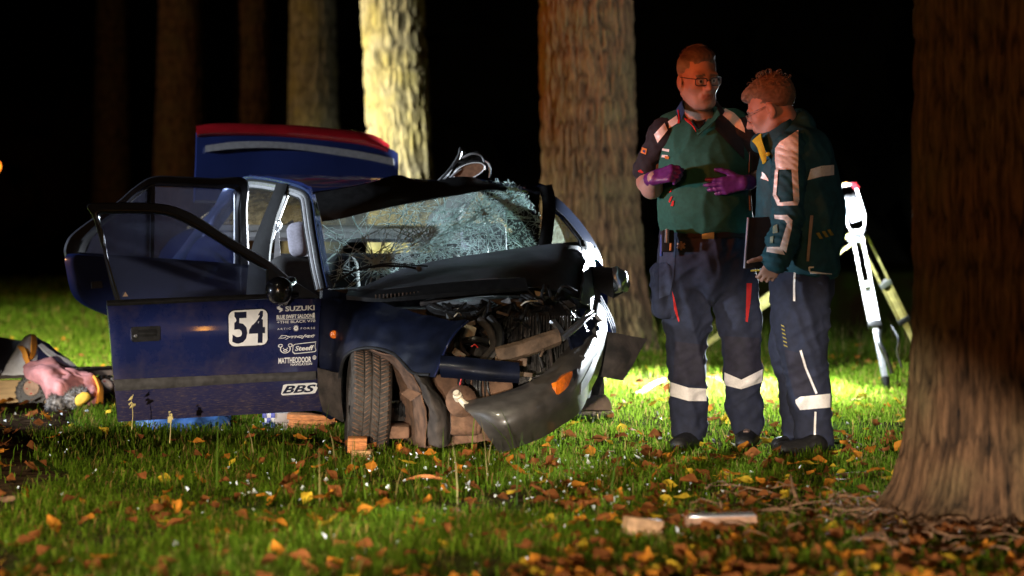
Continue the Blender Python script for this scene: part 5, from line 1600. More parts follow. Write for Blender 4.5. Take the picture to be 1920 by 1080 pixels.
# upper corner patch behind the mirror
MB().plate([FD.p(x, y, 0.008) for x, y in ((503, 500), (547, 524), (600, 558), (503, 558))], -FD.n * 0.02).build('mirror_base', BLACK_PLASTIC, fd, smooth=False)
gl_ = MB().plate([FD.p(x, y, -0.006) for x, y in ((221, 566), (212, 530), (202, 480), (193, 430), (188, 403), (240, 400), (290, 401), (333, 412), (381, 438), (430, 468), (478, 497), (505, 512), (505, 558))], -FD.n * 0.004).build('window_glass', SIDE_GLASS, fd, smooth=False)
# handle
hb = MB().plate([fp(x, y, -0.004) for x, y in ((247, 613), (296, 611), (298, 614), (298, 636), (295, 639), (249, 641), (246, 638), (245, 616))], FD.n * 0.012).build('door_handle', BLACK_PLASTIC, fd, smooth=False)
MB().grid([[fp(258, 619, 0.009), fp(276, 618, 0.012), fp(294, 617, 0.009)], [fp(258, 625, 0.016), fp(276, 625, 0.02), fp(294, 624, 0.016)], [fp(258, 631, 0.010), fp(276, 631, 0.013), fp(294, 630, 0.010)]], 8, 12, -0.006).build('pull_flap', BLACK_PLASTIC, hb)
MB().lathe(fp(254, 630, 0.008), FD.n, [(0.0, 0.006), (0.007, 0.005), (0.0085, 0.0)], 14).build('key_lock', STEEL, hb)
# right mirror
ms = SDF(0.008); c_ = FD.p(523, 545, 0.10)
ms.ell(c_, (0.062, 0.055, 0.064), 0.02); ms.cone(FD.p(545, 530, 0.02), c_, 0.03, 0.04, 0.03); ms.cone(FD.p(535, 560, 0.08), FD.p(533, 568, 0.06), 0.02, 0.016, 0.03)
V, Q = ms.mesh(); link('mirror', raw_mesh('mirror', V, Q), mat('black_mirror_shell', (0.008, 0.008, 0.009), 0.25, 0, 0.2, 20, coat=0.4), fd)
# small triangle in the corner of the glass
MB().plate([FD.p(x, y, 0.002) for x, y in ((230, 556), (240, 555.5), (235, 547))], FD.n * 0.001).build('sticker', mat('pale_orange_sticker', (0.7, 0.5, 0.35), 0.5), fd, smooth=False)


# ---- lettering on the door
def text_polys(s, shear=0.0, weight=0.0, spacing=1.0):
    cu = bpy.data.curves.new('lettering', 'FONT')
    cu.body = s; cu.size = 1.0; cu.shear = shear; cu.offset = weight; cu.space_character = spacing; cu.resolution_u = 3
    o = bpy.data.objects.new('lettering', cu); COL.objects.link(o)
    bpy.context.view_layer.update()
    dg = bpy.context.evaluated_depsgraph_get()
    me = bpy.data.meshes.new_from_object(o.evaluated_get(dg))
    V = np.array([v.co[:2] for v in me.vertices]); F = [tuple(p.vertices) for p in me.polygons]
    bpy.data.objects.remove(o); bpy.data.curves.remove(cu); bpy.data.meshes.remove(me)
    V -= V.min(0); V /= V.max(0)
    return V, F


def on_door(name, V, F, quad, lift, m, parent=None):
    """V in 0..1 x 0..1 (y up) onto the pixel quad (tl, tr, br, bl) of the front door"""
    tl_, tr2, br, bl2 = quad
    P = []
    for x, y in V:
        tx = lerp(tl_[0], tr2[0], x), lerp(tl_[1], tr2[1], x); bx = lerp(bl2[0], br[0], x), lerp(bl2[1], br[1], x)
        P.append(fp(lerp(bx[0], tx[0], y), lerp(bx[1], tx[1], y), lift))
    me = raw_mesh(name, P, F, smooth=False)
    bm = bmesh.new(); bm.from_mesh(me)
    bmesh.ops.subdivide_edges(bm, edges=[e for e in bm.edges if e.calc_length() > 0.03], cuts=3, use_grid_fill=True)
    bm.normal_update()
    for f in bm.faces:
        if f.normal.dot(FD.n) < 0: f.normal_flip()
    bm.to_mesh(me); bm.free()
    return link(name, me, m, parent or fd)


def letters(s, x0, y0, x1, y1, slope=-0.045, m=None, shear=0.0, weight=0.015, lift=0.003, spacing=1.0, parent=None):
    V, F = text_polys(s, shear, weight, spacing)
    dy = slope * (x1 - x0)
    return on_door('sticker', V, F, ((x0, y0), (x1, y0 + dy), (x1, y1 + dy), (x0, y1)), lift, m or WHITE_VINYL, parent)


def rounded(r, ax=1.0, n=6, sh=0.0):
    P = []
    for cx, cy, a0 in ((1 - r / ax, 1 - r, 0), (r / ax, 1 - r, 90), (r / ax, r, 180), (1 - r / ax, r, 270)):
        for k in range(n + 1):
            a = math.radians(a0 + 90 * k / n)
            P.append((cx + r / ax * math.cos(a) , cy + r * math.sin(a)))
    return np.array([(x + sh * (y - 0.5), y) for x, y in P])


def fan(P):
    """centre fan so that the sheet can follow the door's curve"""
    c = P.mean(0)
    rings = [c + (P - c) * s for s in (1, 0.66, 0.33)]
    n = len(P)
    V = np.vstack(rings + [c[None]])
    F = []
    for k in range(2):
        for i in range(n):
            j = (i + 1) % n; F.append((k * n + i, k * n + j, (k + 1) * n + j, (k + 1) * n + i))
    for i in range(n): F.append((2 * n + i, 2 * n + (i + 1) % n, 3 * n))
    return V, F


P = rounded(0.17, 1.0)
st0 = on_door('sticker', *fan(P), ((426.5, 580.5), (503.5, 576.5), (503.5, 648.5), (427.5, 652)), 0.002, DARK_VINYL)
st0['label'] = 'square race number plate reading 54'
on_door('sticker', *fan(P), ((428.5, 583), (501.5, 579), (501.5, 646.5), (429.5, 650)), 0.003, WHITE_VINYL)
for ch, x0, x1 in (('5', 436, 464), ('4', 467, 497)):
    V, F = text_polys(ch, 0, 0.03)
    on_door('sticker', V, F, ((x0 + 0.5, 586 - (x0 - 428) * 0.05), (x1 + 0.5, 586 - (x1 - 428) * 0.05), (x1 - 0.5, 645 - (x1 - 428) * 0.035), (x0 - 0.5, 645 - (x0 - 428) * 0.035)), 0.0045, DARK_VINYL)
letters('SUZUKI', 535, 574.5, 590, 584, weight=0.03)
# slanted S emblem
for T in ([(0.0, 0.72), (0.5, 1.0), (0.62, 0.93), (0.42, 0.80), (1.0, 0.46), (0.84, 0.36), (0.22, 0.72), (0.36, 0.80), (0.5, 0.88), (0.2, 0.72)],):
    top_ = np.array([(0.02, 0.72), (0.5, 1.0), (0.66, 0.91), (0.42, 0.77), (0.98, 0.46), (0.80, 0.36), (0.10, 0.70)])
    for q in (top_, 1 - top_):
        F = [(0, 1, 2, 3), (0, 3, 4, 5)]
        on_door('sticker', q[:6], F, ((518.5, 572.5), (531, 572), (531, 585.5), (518.5, 586)), 0.003, WHITE_VINYL)
letters('BLUE SWIFT SALOON', 518.5, 591, 586, 598.5, weight=0.04)
on_door('sticker', *fan(rounded(0.02)), ((586.5, 586.5), (590, 586.3), (590, 595.5), (586.5, 595.7)), 0.003, WHITE_VINYL)
on_door('sticker', *fan(rounded(0.02)), ((518, 599.6), (590.5, 596.2), (590.5, 597.1), (518, 600.6)), 0.003, WHITE_VINYL)
letters('+THE BLACK V70', 519.5, 602, 591, 607, weight=0.01)
letters('ARTIC', 520, 615.3, 545, 619, spacing=1.5, weight=0.0)
letters('FORSE', 564, 614, 591, 617.8, spacing=1.5, weight=0.0)
# sun-like knot
ring = []
for k in range(24):
    a = 2 * math.pi * k / 24; r = 0.5 if k % 2 == 0 else 0.30
    ring.append((0.5 + r * math.cos(a), 0.5 + r * math.sin(a)))
ring = np.array(ring); inn = 0.5 + (ring - 0.5) * 0.25
on_door('sticker', np.vstack([ring, inn]), [(i, (i + 1) % 24, 24 + (i + 1) % 24, 24 + i) for i in range(24)], ((549.5, 609), (560.5, 608.5), (560.5, 622), (549.5, 622.5)), 0.003, WHITE_VINYL)
letters('Dynojet', 522, 629, 591, 637.5, shear=0.35, weight=0.035)
dj = text_polys('Dynojet', 0.35, -0.012)
on_door('sticker', dj[0], dj[1], ((523.2, 630.0), (590, 627.0), (590, 635.4), (523.2, 637.4)), 0.0045, DOORP)
# bear's head outline beside a ribbon with a name
def annulus(cx, cy, rx, ry, w, n=22, a0=0, a1=360):
    V = []; F = []
    full = a1 - a0 >= 360
    m = n if full else n + 1
    for k in range(m):
        a = math.radians(a0 + (a1 - a0) * k / n)
        V += [(cx + rx * math.cos(a), cy + ry * math.sin(a)), (cx + (rx - w) * math.cos(a), cy + (ry - w) * math.sin(a))]
    for k in range(n):
        j = (k + 1) % m
        F.append((2 * k, 2 * j, 2 * j + 1, 2 * k + 1))
    return np.array(V), F
BQ = ((521, 645), (549, 643.5), (549, 662), (521, 663.5))
for args in ((0.5, 0.45, 0.36, 0.44, 0.07, 22, -235, 55), (0.18, 0.80, 0.17, 0.19, 0.07, 14, 20, 290), (0.82, 0.80, 0.17, 0.19, 0.07, 14, -110, 160), (0.5, 0.30, 0.14, 0.14, 0.06), (0.37, 0.52, 0.04, 0.05, 0.04), (0.63, 0.52, 0.04, 0.05, 0.04), (0.5, 0.36, 0.05, 0.04, 0.04)):
    on_door('sticker', *annulus(*args), BQ, 0.003, WHITE_VINYL)
RQ = [(549, 648), (553, 645), (590, 640.5), (593, 640), (591, 650), (593, 658), (590, 660), (552, 664), (548, 660)]
cxr = sum(p[0] for p in RQ) / len(RQ); cyr = sum(p[1] for p in RQ) / len(RQ)
inn = [(cxr + (x - cxr) * 0.95, cyr + (y - cyr) * 0.86) for x, y in RQ]
nR = len(RQ)
me = raw_mesh('sticker', [fp(x, y, 0.003) for x, y in RQ + inn], [(i, (i + 1) % nR, nR + (i + 1) % nR, nR + i) for i in range(nR)], False); link('sticker', me, WHITE_VINYL, fd)
letters('Steeff', 553, 649, 589, 658, shear=0.2, weight=0.025)
letters('MATTHEODOOR', 522, 671, 583.5, 682, weight=0.03)
letters('NAVIGATION', 545, 681.5, 585, 686, weight=0.015)
for r in (0.5, 0.25): on_door('sticker', *annulus(0.5, 0.5, r, r, 0.13), ((586, 666.5), (593, 666.2), (593, 674), (586, 674.3)), 0.003, WHITE_VINYL)
BP_ = [(531, 722), (536, 720.5), (590, 717.5), (595, 719), (593, 724), (596, 727), (591, 737), (586, 738), (530, 741.5), (527, 739)]
c0 = (sum(p[0] for p in BP_) / 10, sum(p[1] for p in BP_) / 10)
me = raw_mesh('sticker', [fp(x, y, 0.003) for x, y in BP_] + [fp(*c0, 0.003)], [(i, (i + 1) % 10, 10) for i in range(10)], False); link('sticker', me, WHITE_VINYL, fd)
V, F = text_polys('BBS', 0.25, 0.03)
on_door('sticker', V, F, ((532, 723.5), (593, 720.5), (590, 735), (529, 738.5)), 0.0045, DARK_VINYL)

# ---- rear door, open behind the front one
RD = Door(plane_H(462, 12.32), plane_H(119, 11.95))
rd = bpy.data.objects.new('rear_door', None); COL.objects.link(rd); rd.parent = car; rd.location = Vector(plane_H(462, 12.32)) - wloc(car)
rd['label'] = 'open rear door half hidden behind the front door'
door_panel(RD, rd, [(136, 472), (122, 482), (124, 507), (135, 551), (160, 574), (206, 594)], [(470, 496), (470, 510), (470, 530), (470, 560), (470, 620), (470, 720)], None, None, [(0, 0), (0.1, 0.02), (0.5, 0.025), (0.8, 0.015), (1, -0.01)], PAINT, nrow=30)
RO = [(122, 484), (120, 466), (131, 442), (165, 415), (200, 392), (226, 373), (250, 352), (286, 331), (340, 331), (400, 334), (462, 337), (464, 400), (468, 496)]
RI = [(158, 484), (160, 470), (170, 450), (192, 424), (217, 404), (240, 386), (262, 366), (291, 350), (340, 351), (400, 354), (441, 357), (441, 400), (441, 496)]
rwf = frame_band(RD, RO, RI, [(0, -0.015), (0.1, 0.006), (0.6, 0.010), (0.75, 0.0), (1, -0.012)], rd, DFRAME)
MB().plate([RD.p(x, y, 0.004) for x, y in ((284, 346), (291, 346), (289, 486), (282, 486))], -RD.n * 0.02).build('window_divider', DFRAME, rd, smooth=False)
MB().tube([RD.p(x, y, 0.002) for x, y in ((440, 360), (440, 420), (440, 494))], 0.005, 6).build('seal_channel', ALU, rwf)
MB().tube([RD.p(x, y, 0.006) for x, y in ((240, 382), (262, 363), (291, 346), (340, 347), (400, 350), (441, 353))], 0.0025, 6, 40).build('rubber_seal', GREY_PLASTIC, rwf)
MB().plate([RD.p(x, y, -0.006) for x, y in ((160, 478), (171, 450), (192, 424), (240, 386), (262, 366), (290, 350), (340, 351), (442, 357), (442, 498))], -RD.n * 0.004).build('window_glass', SIDE_GLASS, rd, smooth=False)
MB().plate([RD.p(x, y, 0.022) for x, y in ((170, 528), (190, 527), (192, 540), (171, 541))], RD.n * 0.012).build('door_handle', BLACK_PLASTIC, rd, smooth=False)
# loudspeaker grille and pocket on the visible inside are not in view; the door card closes the inner side
MB().plate([FD.p(x, y, -0.04) for x, y in ((206, 575), (596, 565), (602, 765), (224, 786))], -FD.n * 0.02).build('door_card', DARK_CLOTH, fd, smooth=False)
MB().plate([RD.p(x, y, -0.04) for x, y in ((140, 486), (460, 503), (460, 715), (214, 590), (150, 558))], -RD.n * 0.02).build('door_card', DARK_CLOTH, rd, smooth=False)
# ================================================================== people
SKIN = attr_mat('skin', 0.5, 0.15, 350, spec=0.4)
HAIR1 = attr_mat('short_hair', 0.6, 0.8, 420)
GREEN_CLOTH = mat('green_polo_cloth', (0.016, 0.105, 0.080), 0.85, 0, 0.12, 60, 0.12, 500)
TEAL_CLOTH = mat('dark_teal_jacket_cloth', (0.006, 0.062, 0.086), 0.75, 0, 0.2, 25, 0.12, 300)
NAVY_CLOTH = mat('navy_work_cloth', (0.017, 0.021, 0.045), 0.85, 0, 0.2, 30, 0.15, 500)
DARK_SLEEVE = mat('black_polo_cloth', (0.018, 0.017, 0.024), 0.85, 0, 0.2, 40, 0.12, 500)
GLOVE = mat('purple_nitrile_glove', (0.12, 0.022, 0.17), 0.42, 0, 0.15, 50, 0.12, 260)
REFLEX = mat('reflective_tape', (0.86, 0.80, 0.76), 0.35, 0, 0.06, 120, 0.05, 700, spec=0.8)
RED_CLOTH = mat('red_trim_cloth', (0.55, 0.02, 0.02), 0.8, 0, 0.1, 60)
BLUE_CLOTH = mat('blue_collar_cloth', (0.02, 0.07, 0.22), 0.8, 0, 0.1, 60)
YEL_CLOTH = mat('yellow_lining_cloth', (0.55, 0.45, 0.02), 0.8, 0, 0.1, 60)
BOOT = mat('black_boot_leather', (0.014, 0.013, 0.013), 0.5, 0, 0.3, 60, 0.2, 200)
SPECS = mat('dark_spectacle_frame', (0.02, 0.025, 0.05), 0.3)
LENS = glass_mat('spectacle_lens', (0.95, 0.95, 0.95), 0.0)
BLACKC = mat('black_cloth', (0.008, 0.008, 0.009), 0.9)


class Frame:
    """local head axes -> world: x = towards the person's left seen from the front, -y = face, z = up"""
    def __init__(self, c, R, s=1.0):
        self.c = np.array(c); self.R = np.array(R); self.s = s
    def __call__(self, x, y, z):
        return self.c + self.R @ (np.array((x, y, z)) * self.s)


def head_sdf(S, f, chin=1.0, smile=0):
    R, s = f.R, f.s
    E = lambda c, r, k, op='u', rot=None: S.ell(f(*c), np.array(r) * s, k * s, R if rot is None else R @ rot, op)
    E((0, 0.018, 0.045), (0.076, 0.096, 0.090), 0.01)
    E((0, -0.022, -0.030), (0.063, 0.070, 0.095), 0.04)
    E((0, -0.040, -0.088), (0.048, 0.048, 0.036), 0.03)
    S.cone(f(-0.058, 0.005, -0.06), f(-0.030, -0.058, -0.10), 0.020 * s, 0.018 * s, 0.03 * s)
    S.cone(f(0.058, 0.005, -0.06), f(0.030, -0.058, -0.10), 0.020 * s, 0.018 * s, 0.03 * s)
    E((0, -0.078, -0.104), (0.022, 0.017, 0.017), 0.02)
    S.cone(f(-0.040, -0.078, 0.022), f(0.040, -0.078, 0.022), 0.0155 * s, 0.0155 * s, 0.016 * s)
    for q in (-1, 1):
        E((q * 0.043, -0.060, -0.022), (0.022, 0.020, 0.020), 0.03)
        E((q * 0.032, -0.101, 0.0), (0.020, 0.021, 0.0125), 0.008, 's')
        E((q * 0.031, -0.077, 0.0), (0.0135, 0.0135, 0.0125), 0.004)
        S.cone(f(q * 0.016, -0.088, 0.004), f(q * 0.046, -0.080, 0.004), 0.0042 * s, 0.0038 * s, 0.006 * s)     # lids
        S.cone(f(q * 0.018, -0.087, -0.010), f(q * 0.045, -0.080, -0.008), 0.004 * s, 0.0036 * s, 0.007 * s)
        E((q * 0.082, 0.012, -0.012), (0.009, 0.021, 0.033), 0.008)
        E((q * 0.090, 0.004, -0.010), (0.006, 0.010, 0.017), 0.006, 's')
        E((q * 0.078, 0.004, -0.038), (0.010, 0.010, 0.012), 0.01)
        E((q * 0.0125, -0.100, -0.034), (0.0095, 0.011, 0.008), 0.010)
    S.cone(f(0, -0.088, 0.014), f(0, -0.116, -0.028), 0.0090 * s, 0.0125 * s, 0.012 * s)
    for q in (-1, 1):
        S.cone(f(q * 0.020, -0.094, -0.036), f(q * 0.036, -0.080, -0.066), 0.0035 * s, 0.002 * s, 0.008 * s, op='s')
    S.cone(f(-0.012, -0.095, -0.086), f(0.012, -0.095, -0.086), 0.004 * s, 0.004 * s, 0.008 * s, op='s')
    E((0, -0.090, -0.058), (0.026, 0.014, 0.013), 0.02)
    S.cone(f(-0.020, -0.0885, -0.0595), f(0.020, -0.0885, -0.0595), 0.0046 * s, 0.0046 * s, 0.006 * s)
    S.cone(f(-0.017, -0.087, -0.0715), f(0.017, -0.087, -0.0715), 0.0052 * s, 0.0052 * s, 0.007 * s)
    S.cone(f(-0.024, -0.098, -0.0655), f(0.024, -0.098, -0.0655), 0.0022 * s, 0.0022 * s, 0.003 * s, op='s')


def head_tint(V, f, base, beard, grey):
    L = ((V - f.c) @ f.R) / f.s
    x, y, z = L[:, 0], L[:, 1], L[:, 2]
    n = fbm(L[:, 0] * 60, L[:, 1] * 60, L[:, 2] * 60, 3, 3)
    Cc = np.array(base)[None] * (0.86 + 0.28 * n)[:, None]
    face = (y < 0.0)
    lips = face & (np.abs(x) < 0.026) & (np.abs(z + 0.066) < 0.011)
    Cc[lips] = Cc[lips] * np.array((0.85, 0.68, 0.65))
    brow = face & (np.abs(np.abs(x) - 0.033) < 0.021) & (np.abs(z - 0.024 + 0.15 * (np.abs(x) - 0.03)) < 0.006)
    Cc[brow] = np.array(grey) * 0.35
    stub = face & (z < -0.035) & ~lips & ((np.abs(x) > 0.028) | (z < -0.083) | (np.abs(z + 0.048) < 0.007))
    m = (stub * beard * (0.5 + 0.8 * vnoise(x * 420, y * 420, z * 420, 6)))[:, None]
    Cc = Cc * (1 - m) + np.array(grey)[None] * m
    for q in (-1, 1):
        d = np.sqrt((x - q * 0.031) ** 2 + (z) ** 2)
        eye = (y < -0.083) & (y > -0.0925) & (d < 0.011)
        Cc[eye] = np.where((d[eye] < 0.0055)[:, None], np.array((0.02, 0.02, 0.03)), np.array((0.6, 0.55, 0.5)))
    return np.clip(Cc, 0, 1)


def hand_sdf(S, w, F, A, N, curl, sc=1.0, grow=0.0, spread=0.10, tw=0.0, thumb=(0.55, 0.75, -0.25), tcurl=0.35):
    """w wrist, F along the fingers, A towards the thumb side, N out of the back of the hand; curl = per finger bend (radians per joint)"""
    w = np.array(w, float)
    F = np.array(F, float); F /= np.linalg.norm(F)
    A = np.array(A, float); A -= F * (A @ F); A /= np.linalg.norm(A)
    N = np.array(N, float); N -= F * (N @ F) + A * (N @ A); N /= np.linalg.norm(N)
    offs = (0.030, 0.010, -0.010, -0.029); lens = (0.072, 0.080, 0.074, 0.058); kn = (0.092, 0.095, 0.090, 0.082)
    for i in range(4):
        S.cone(w + A * offs[i] * 0.55 * sc, w + (F * kn[i] + A * offs[i]) * sc, (0.017 + grow) * sc, (0.0125 + grow) * sc, 0.012)
        p = w + (F * kn[i] + A * offs[i] + N * 0.001) * sc
        c = curl[i] if isinstance(curl[i], (list, tuple)) else (curl[i], curl[i] * 1.1, curl[i] * 0.8)
        ang = 0; sp = spread * (1.5 - i) / 1.5
        rad = (0.0098, 0.0088, 0.0080, 0.0070)
        for j, (fr, r0, r1) in enumerate(((0.46, rad[0], rad[1]), (0.31, rad[1], rad[2]), (0.23, rad[2], rad[3]))):
            ang += c[j]
            d = F * math.cos(ang) * math.cos(sp) + A * math.sin(sp) * math.cos(ang) - N * math.sin(ang)
            q = p + d * lens[i] * fr * sc
            sz = 0.88 if i == 3 else 1.0
            S.cone(p, q, (r0 * sz + grow) * sc, (r1 * sz + grow) * sc, 0.0035)
            p = q
    p = w + (F * 0.022 + A * 0.026 - N * 0.006) * sc
    d = F * thumb[0] + A * thumb[1] + N * thumb[2]; d /= np.linalg.norm(d)
    for j, (l, r0, r1) in enumerate(((0.046, 0.0165, 0.0125), (0.034, 0.0118, 0.0105), (0.027, 0.0102, 0.0082))):
        q = p + d * l * sc
        S.cone(p, q, (r0 + grow) * sc, (r1 + grow) * sc, 0.010 if j == 0 else 0.004)
        p = q
        d = d + F * tcurl - A * tcurl * 0.5; d /= np.linalg.norm(d)


def smesh(S, name, m, parent, amp=0.0, dirs=None, seed=0, rel=1, keep=False):
    V, Q = S.mesh()
    if rel: V = relax(V, Q, rel, 0.5)
    if amp: V = relax(wrinkle(V, Q, amp, dirs, seed), Q, 1, 0.3)
    W = V.copy()
    o = link(name, raw_mesh(name, V, Q), m, parent)
    return o, (W, Q)


def rotz(deg): return np.array(Matrix.Rotation(math.radians(deg), 3, 'Z'))
def rotx(deg): return np.array(Matrix.Rotation(math.radians(deg), 3, 'X'))
def roty(deg): return np.array(Matrix.Rotation(math.radians(deg), 3, 'Y'))


# ------------------------------------------------------------------ first man: green polo, purple gloves
Y1 = 11.0
def J(px, py, dy=0.0, Y=Y1): return np.array(at(px, py, Y + dy))
def M1(p): return pxm(p, Y1)

m1 = thing('person', 'man in green polo with purple gloves and glasses facing the camera', 'person', (J(1335, 842)[0], Y1, 0.0))
hf = Frame(J(1309, 148, -0.02), rotz(22) @ rotx(9) @ roty(-3), 1.06)
B = SDF(0.006)
head_sdf(B, hf)
B.cone(hf(0, 0.020, -0.07), J(1311, 226, 0.05), 0.060, 0.066, 0.02)
B.cone(J(1265, 246, 0.04), J(1372, 240, 0.04), 0.055, 0.055, 0.05)
B.cone(J(1318, 292, 0.02), J(1321, 360, 0.0), M1(58), M1(62), 0.05, 0.72)
B.cone(J(1321, 360), J(1322, 455, 0.02), M1(62), M1(58), 0.05, 0.80)
B.cone(J(1285, 480, 0.02), J(1290, 640, 0.0), M1(36), M1(25), 0.04); B.cone(J(1290, 640, 0.0), J(1292, 812, 0.04), M1(25), M1(11), 0.03)
B.cone(J(1362, 480, 0.02), J(1386, 640, 0.06), M1(36), M1(25), 0.04); B.cone(J(1386, 640, 0.06), J(1402, 800, 0.13), M1(25), M1(11), 0.03)
B.cone(J(1292, 822, 0.04), J(1280, 830, -0.08), M1(10), M1(7), 0.03); B.cone(J(1402, 808, 0.13), J(1399, 814, 0.0), M1(10), M1(7), 0.03)
# his right arm (left in the photo): upper arm down, bare forearm raised towards the chest
B.cone(J(1247, 248, 0.03), J(1213, 338, 0.03), M1(22), M1(17), 0.03)
B.cone(J(1213, 342, 0.03), J(1222, 352, -0.09), M1(20), M1(20), 0.02); B.cone(J(1222, 352, -0.09), J(1226, 334, -0.21), M1(19), M1(13), 0.02)
# his left arm
B.cone(J(1388, 246, 0.04), J(1424, 330, 0.02), M1(22), M1(17), 0.03); B.cone(J(1424, 334, 0.02), J(1396, 343, -0.16), M1(16), M1(9), 0.02)
HR = dict(w=J(1226, 334, -0.21), F=(0.62, -0.42, 0.18), A=(0.35, 0.25, 0.9), N=(-0.55, -0.75, 0.2))
HL = dict(w=J(1393, 343, -0.19), F=(-1.0, -0.12, -0.16), A=(-0.12, -0.25, 0.95), N=(0.05, -1, -0.05))
CR_ = ((0.75, 0.95, 0.5), (0.85, 1.0, 0.6), (0.9, 1.05, 0.6), (0.95, 1.05, 0.6))
CL_ = ((0.16, 0.16, 0.10), (0.18, 0.16, 0.10), (0.22, 0.18, 0.12), (0.28, 0.2, 0.12))
hand_sdf(B, HR['w'], HR['F'], HR['A'], HR['N'], CR_, 1.0, -0.002, thumb=(0.8, 0.25, -0.6), tcurl=0.2)
hand_sdf(B, HL['w'], HL['F'], HL['A'], HL['N'], CL_, 1.0, -0.002, thumb=(0.75, 0.62, -0.15), tcurl=0.3)
V, Q = B.mesh(); V = relax(V, Q, 1, 0.35)
me = raw_mesh('body', V, Q); set_tint(me, head_tint(V, hf, (0.46, 0.25, 0.19), 0.55, (0.38, 0.35, 0.33)))
link('body', me, SKIN, m1)
# hair: short grey sides, browner combed top
S = SDF(0.004)
S.ell(hf(0, 0.022, 0.046), np.array((0.0795, 0.098, 0.0925)) * hf.s, 0.01, hf.R)
S.ell(hf(0.004, -0.032, 0.110), np.array((0.050, 0.046, 0.024)) * hf.s, 0.03, hf.R @ rotx(16))
S.ell(hf(0, -0.115, 0.015), np.array((0.074, 0.070, 0.088)) * hf.s, 0.008, hf.R, 's')
S.ell(hf(0, -0.06, -0.10), np.array((0.12, 0.09, 0.10)) * hf.s, 0.01, hf.R, 's')
for q in (-1, 1): S.ell(hf(q * 0.086, 0.012, -0.02), np.array((0.03, 0.026, 0.036)) * hf.s, 0.008, hf.R, 's')
S.box(hf(0, 0.06, -0.125), np.array((0.15, 0.15, 0.07)) * hf.s, 0.02, hf.R, 's')
V, Q = S.mesh()
L = ((V - hf.c) @ hf.R) / hf.s
N_ = vnormals(V, Q)
st_ = vnoise(L[:, 0] * 190 + 30 * L[:, 1], L[:, 1] * 26, L[:, 2] * 40, 5) - 0.5
V = V + N_ * (0.0045 * st_ * (L[:, 2] > 0.03))[:, None]
me = raw_mesh('hair', V, Q)
topm = np.clip((L[:, 2] - 0.055) / 0.04, 0, 1)[:, None]
n = fbm(L[:, 0] * 120, L[:, 1] * 30, L[:, 2] * 90, 4, 2)[:, None]
fade = np.clip((0.045 - L[:, 2]) / 0.05, 0, 1)[:, None]
set_tint(me, ((np.array((0.26, 0.24, 0.23)) * (1 - fade) + np.array((0.36, 0.24, 0.20)) * fade) * (1 - topm) + np.array((0.10, 0.065, 0.045)) * topm) * (0.6 + 0.8 * n))
h1 = link('hair', me, HAIR1, m1)
STRAND = mat('brown_grey_strand', (0.13, 0.09, 0.07), 0.5, 0, 0.4, 150)
mb = MB(); hr0 = random.Random(8)
for k in range(420):
    th = hr0.uniform(0, 6.28); ph = hr0.uniform(0.0, 1.15)
    d = np.array((math.cos(th) * math.sin(ph), math.sin(th) * math.sin(ph), math.cos(ph)))
    c = np.array((0, 0.020, 0.050)) + d * np.array((0.078, 0.096, 0.092))
    if c[1] < -0.055: continue
    sw = np.array((0.35 + hr0.gauss(0, 0.25), -0.7 + hr0.gauss(0, 0.3), 0.0)); sw = sw - d * (sw @ d)
    l = hr0.uniform(0.012, 0.030)
    mb.tube([Vector(hf(*(c - d * 0.003))), Vector(hf(*(c + d * 0.005 + sw * l * 0.5))), Vector(hf(*(c + d * 0.003 + sw * l)))], [0.0010, 0.0005], 3, 4)
tag(mb.build('strands', STRAND, h1, sharp=None), kind='stuff')


def spectacles(f, parent, w=0.060, rimr=0.0024, m=SPECS):
    mb = MB()
    for q in (-1, 1):
        pts = []
        for k in range(28):
            a = 2 * math.pi * k / 28
            ex = math.copysign(abs(math.cos(a)) ** 0.55, math.cos(a)); ez = math.copysign(abs(math.sin(a)) ** 0.55, math.sin(a))
            pts.append(f(q * 0.035 + 0.0265 * ex, -0.104 + 0.25 * abs(q * 0.035 + 0.0265 * ex) * 0.35, -0.002 + 0.0165 * ez))
        mb.tube(pts + [pts[0]], rimr, 6)
        mb.tube([f(q * 0.061, -0.098, 0.010), f(q * 0.080, -0.06, 0.011), f(q * 0.084, 0.0, 0.010), f(q * 0.085, 0.018, 0.0)], rimr, 6)
    mb.tube([f(-0.0095, -0.103, 0.002), f(0, -0.107, 0.006), f(0.0095, -0.103, 0.002)], rimr, 6)
    o = mb.build('glasses', m, parent, sharp=None)
    for q in (-1, 1):
        pts = []
        for k in range(20):
            a = 2 * math.pi * k / 20
            ex = math.copysign(abs(math.cos(a)) ** 0.55, math.cos(a)); ez = math.copysign(abs(math.sin(a)) ** 0.55, math.sin(a))
            pts.append(Vector(f(q * 0.035 + 0.0255 * ex, -0.1035 + 0.25 * abs(q * 0.035 + 0.0255 * ex) * 0.35, -0.002 + 0.0158 * ez)))
        MB().plate(pts, Vector(f.R @ np.array((0, 0.001, 0)))).build('lens', LENS, o, smooth=False)
spectacles(hf, m1)

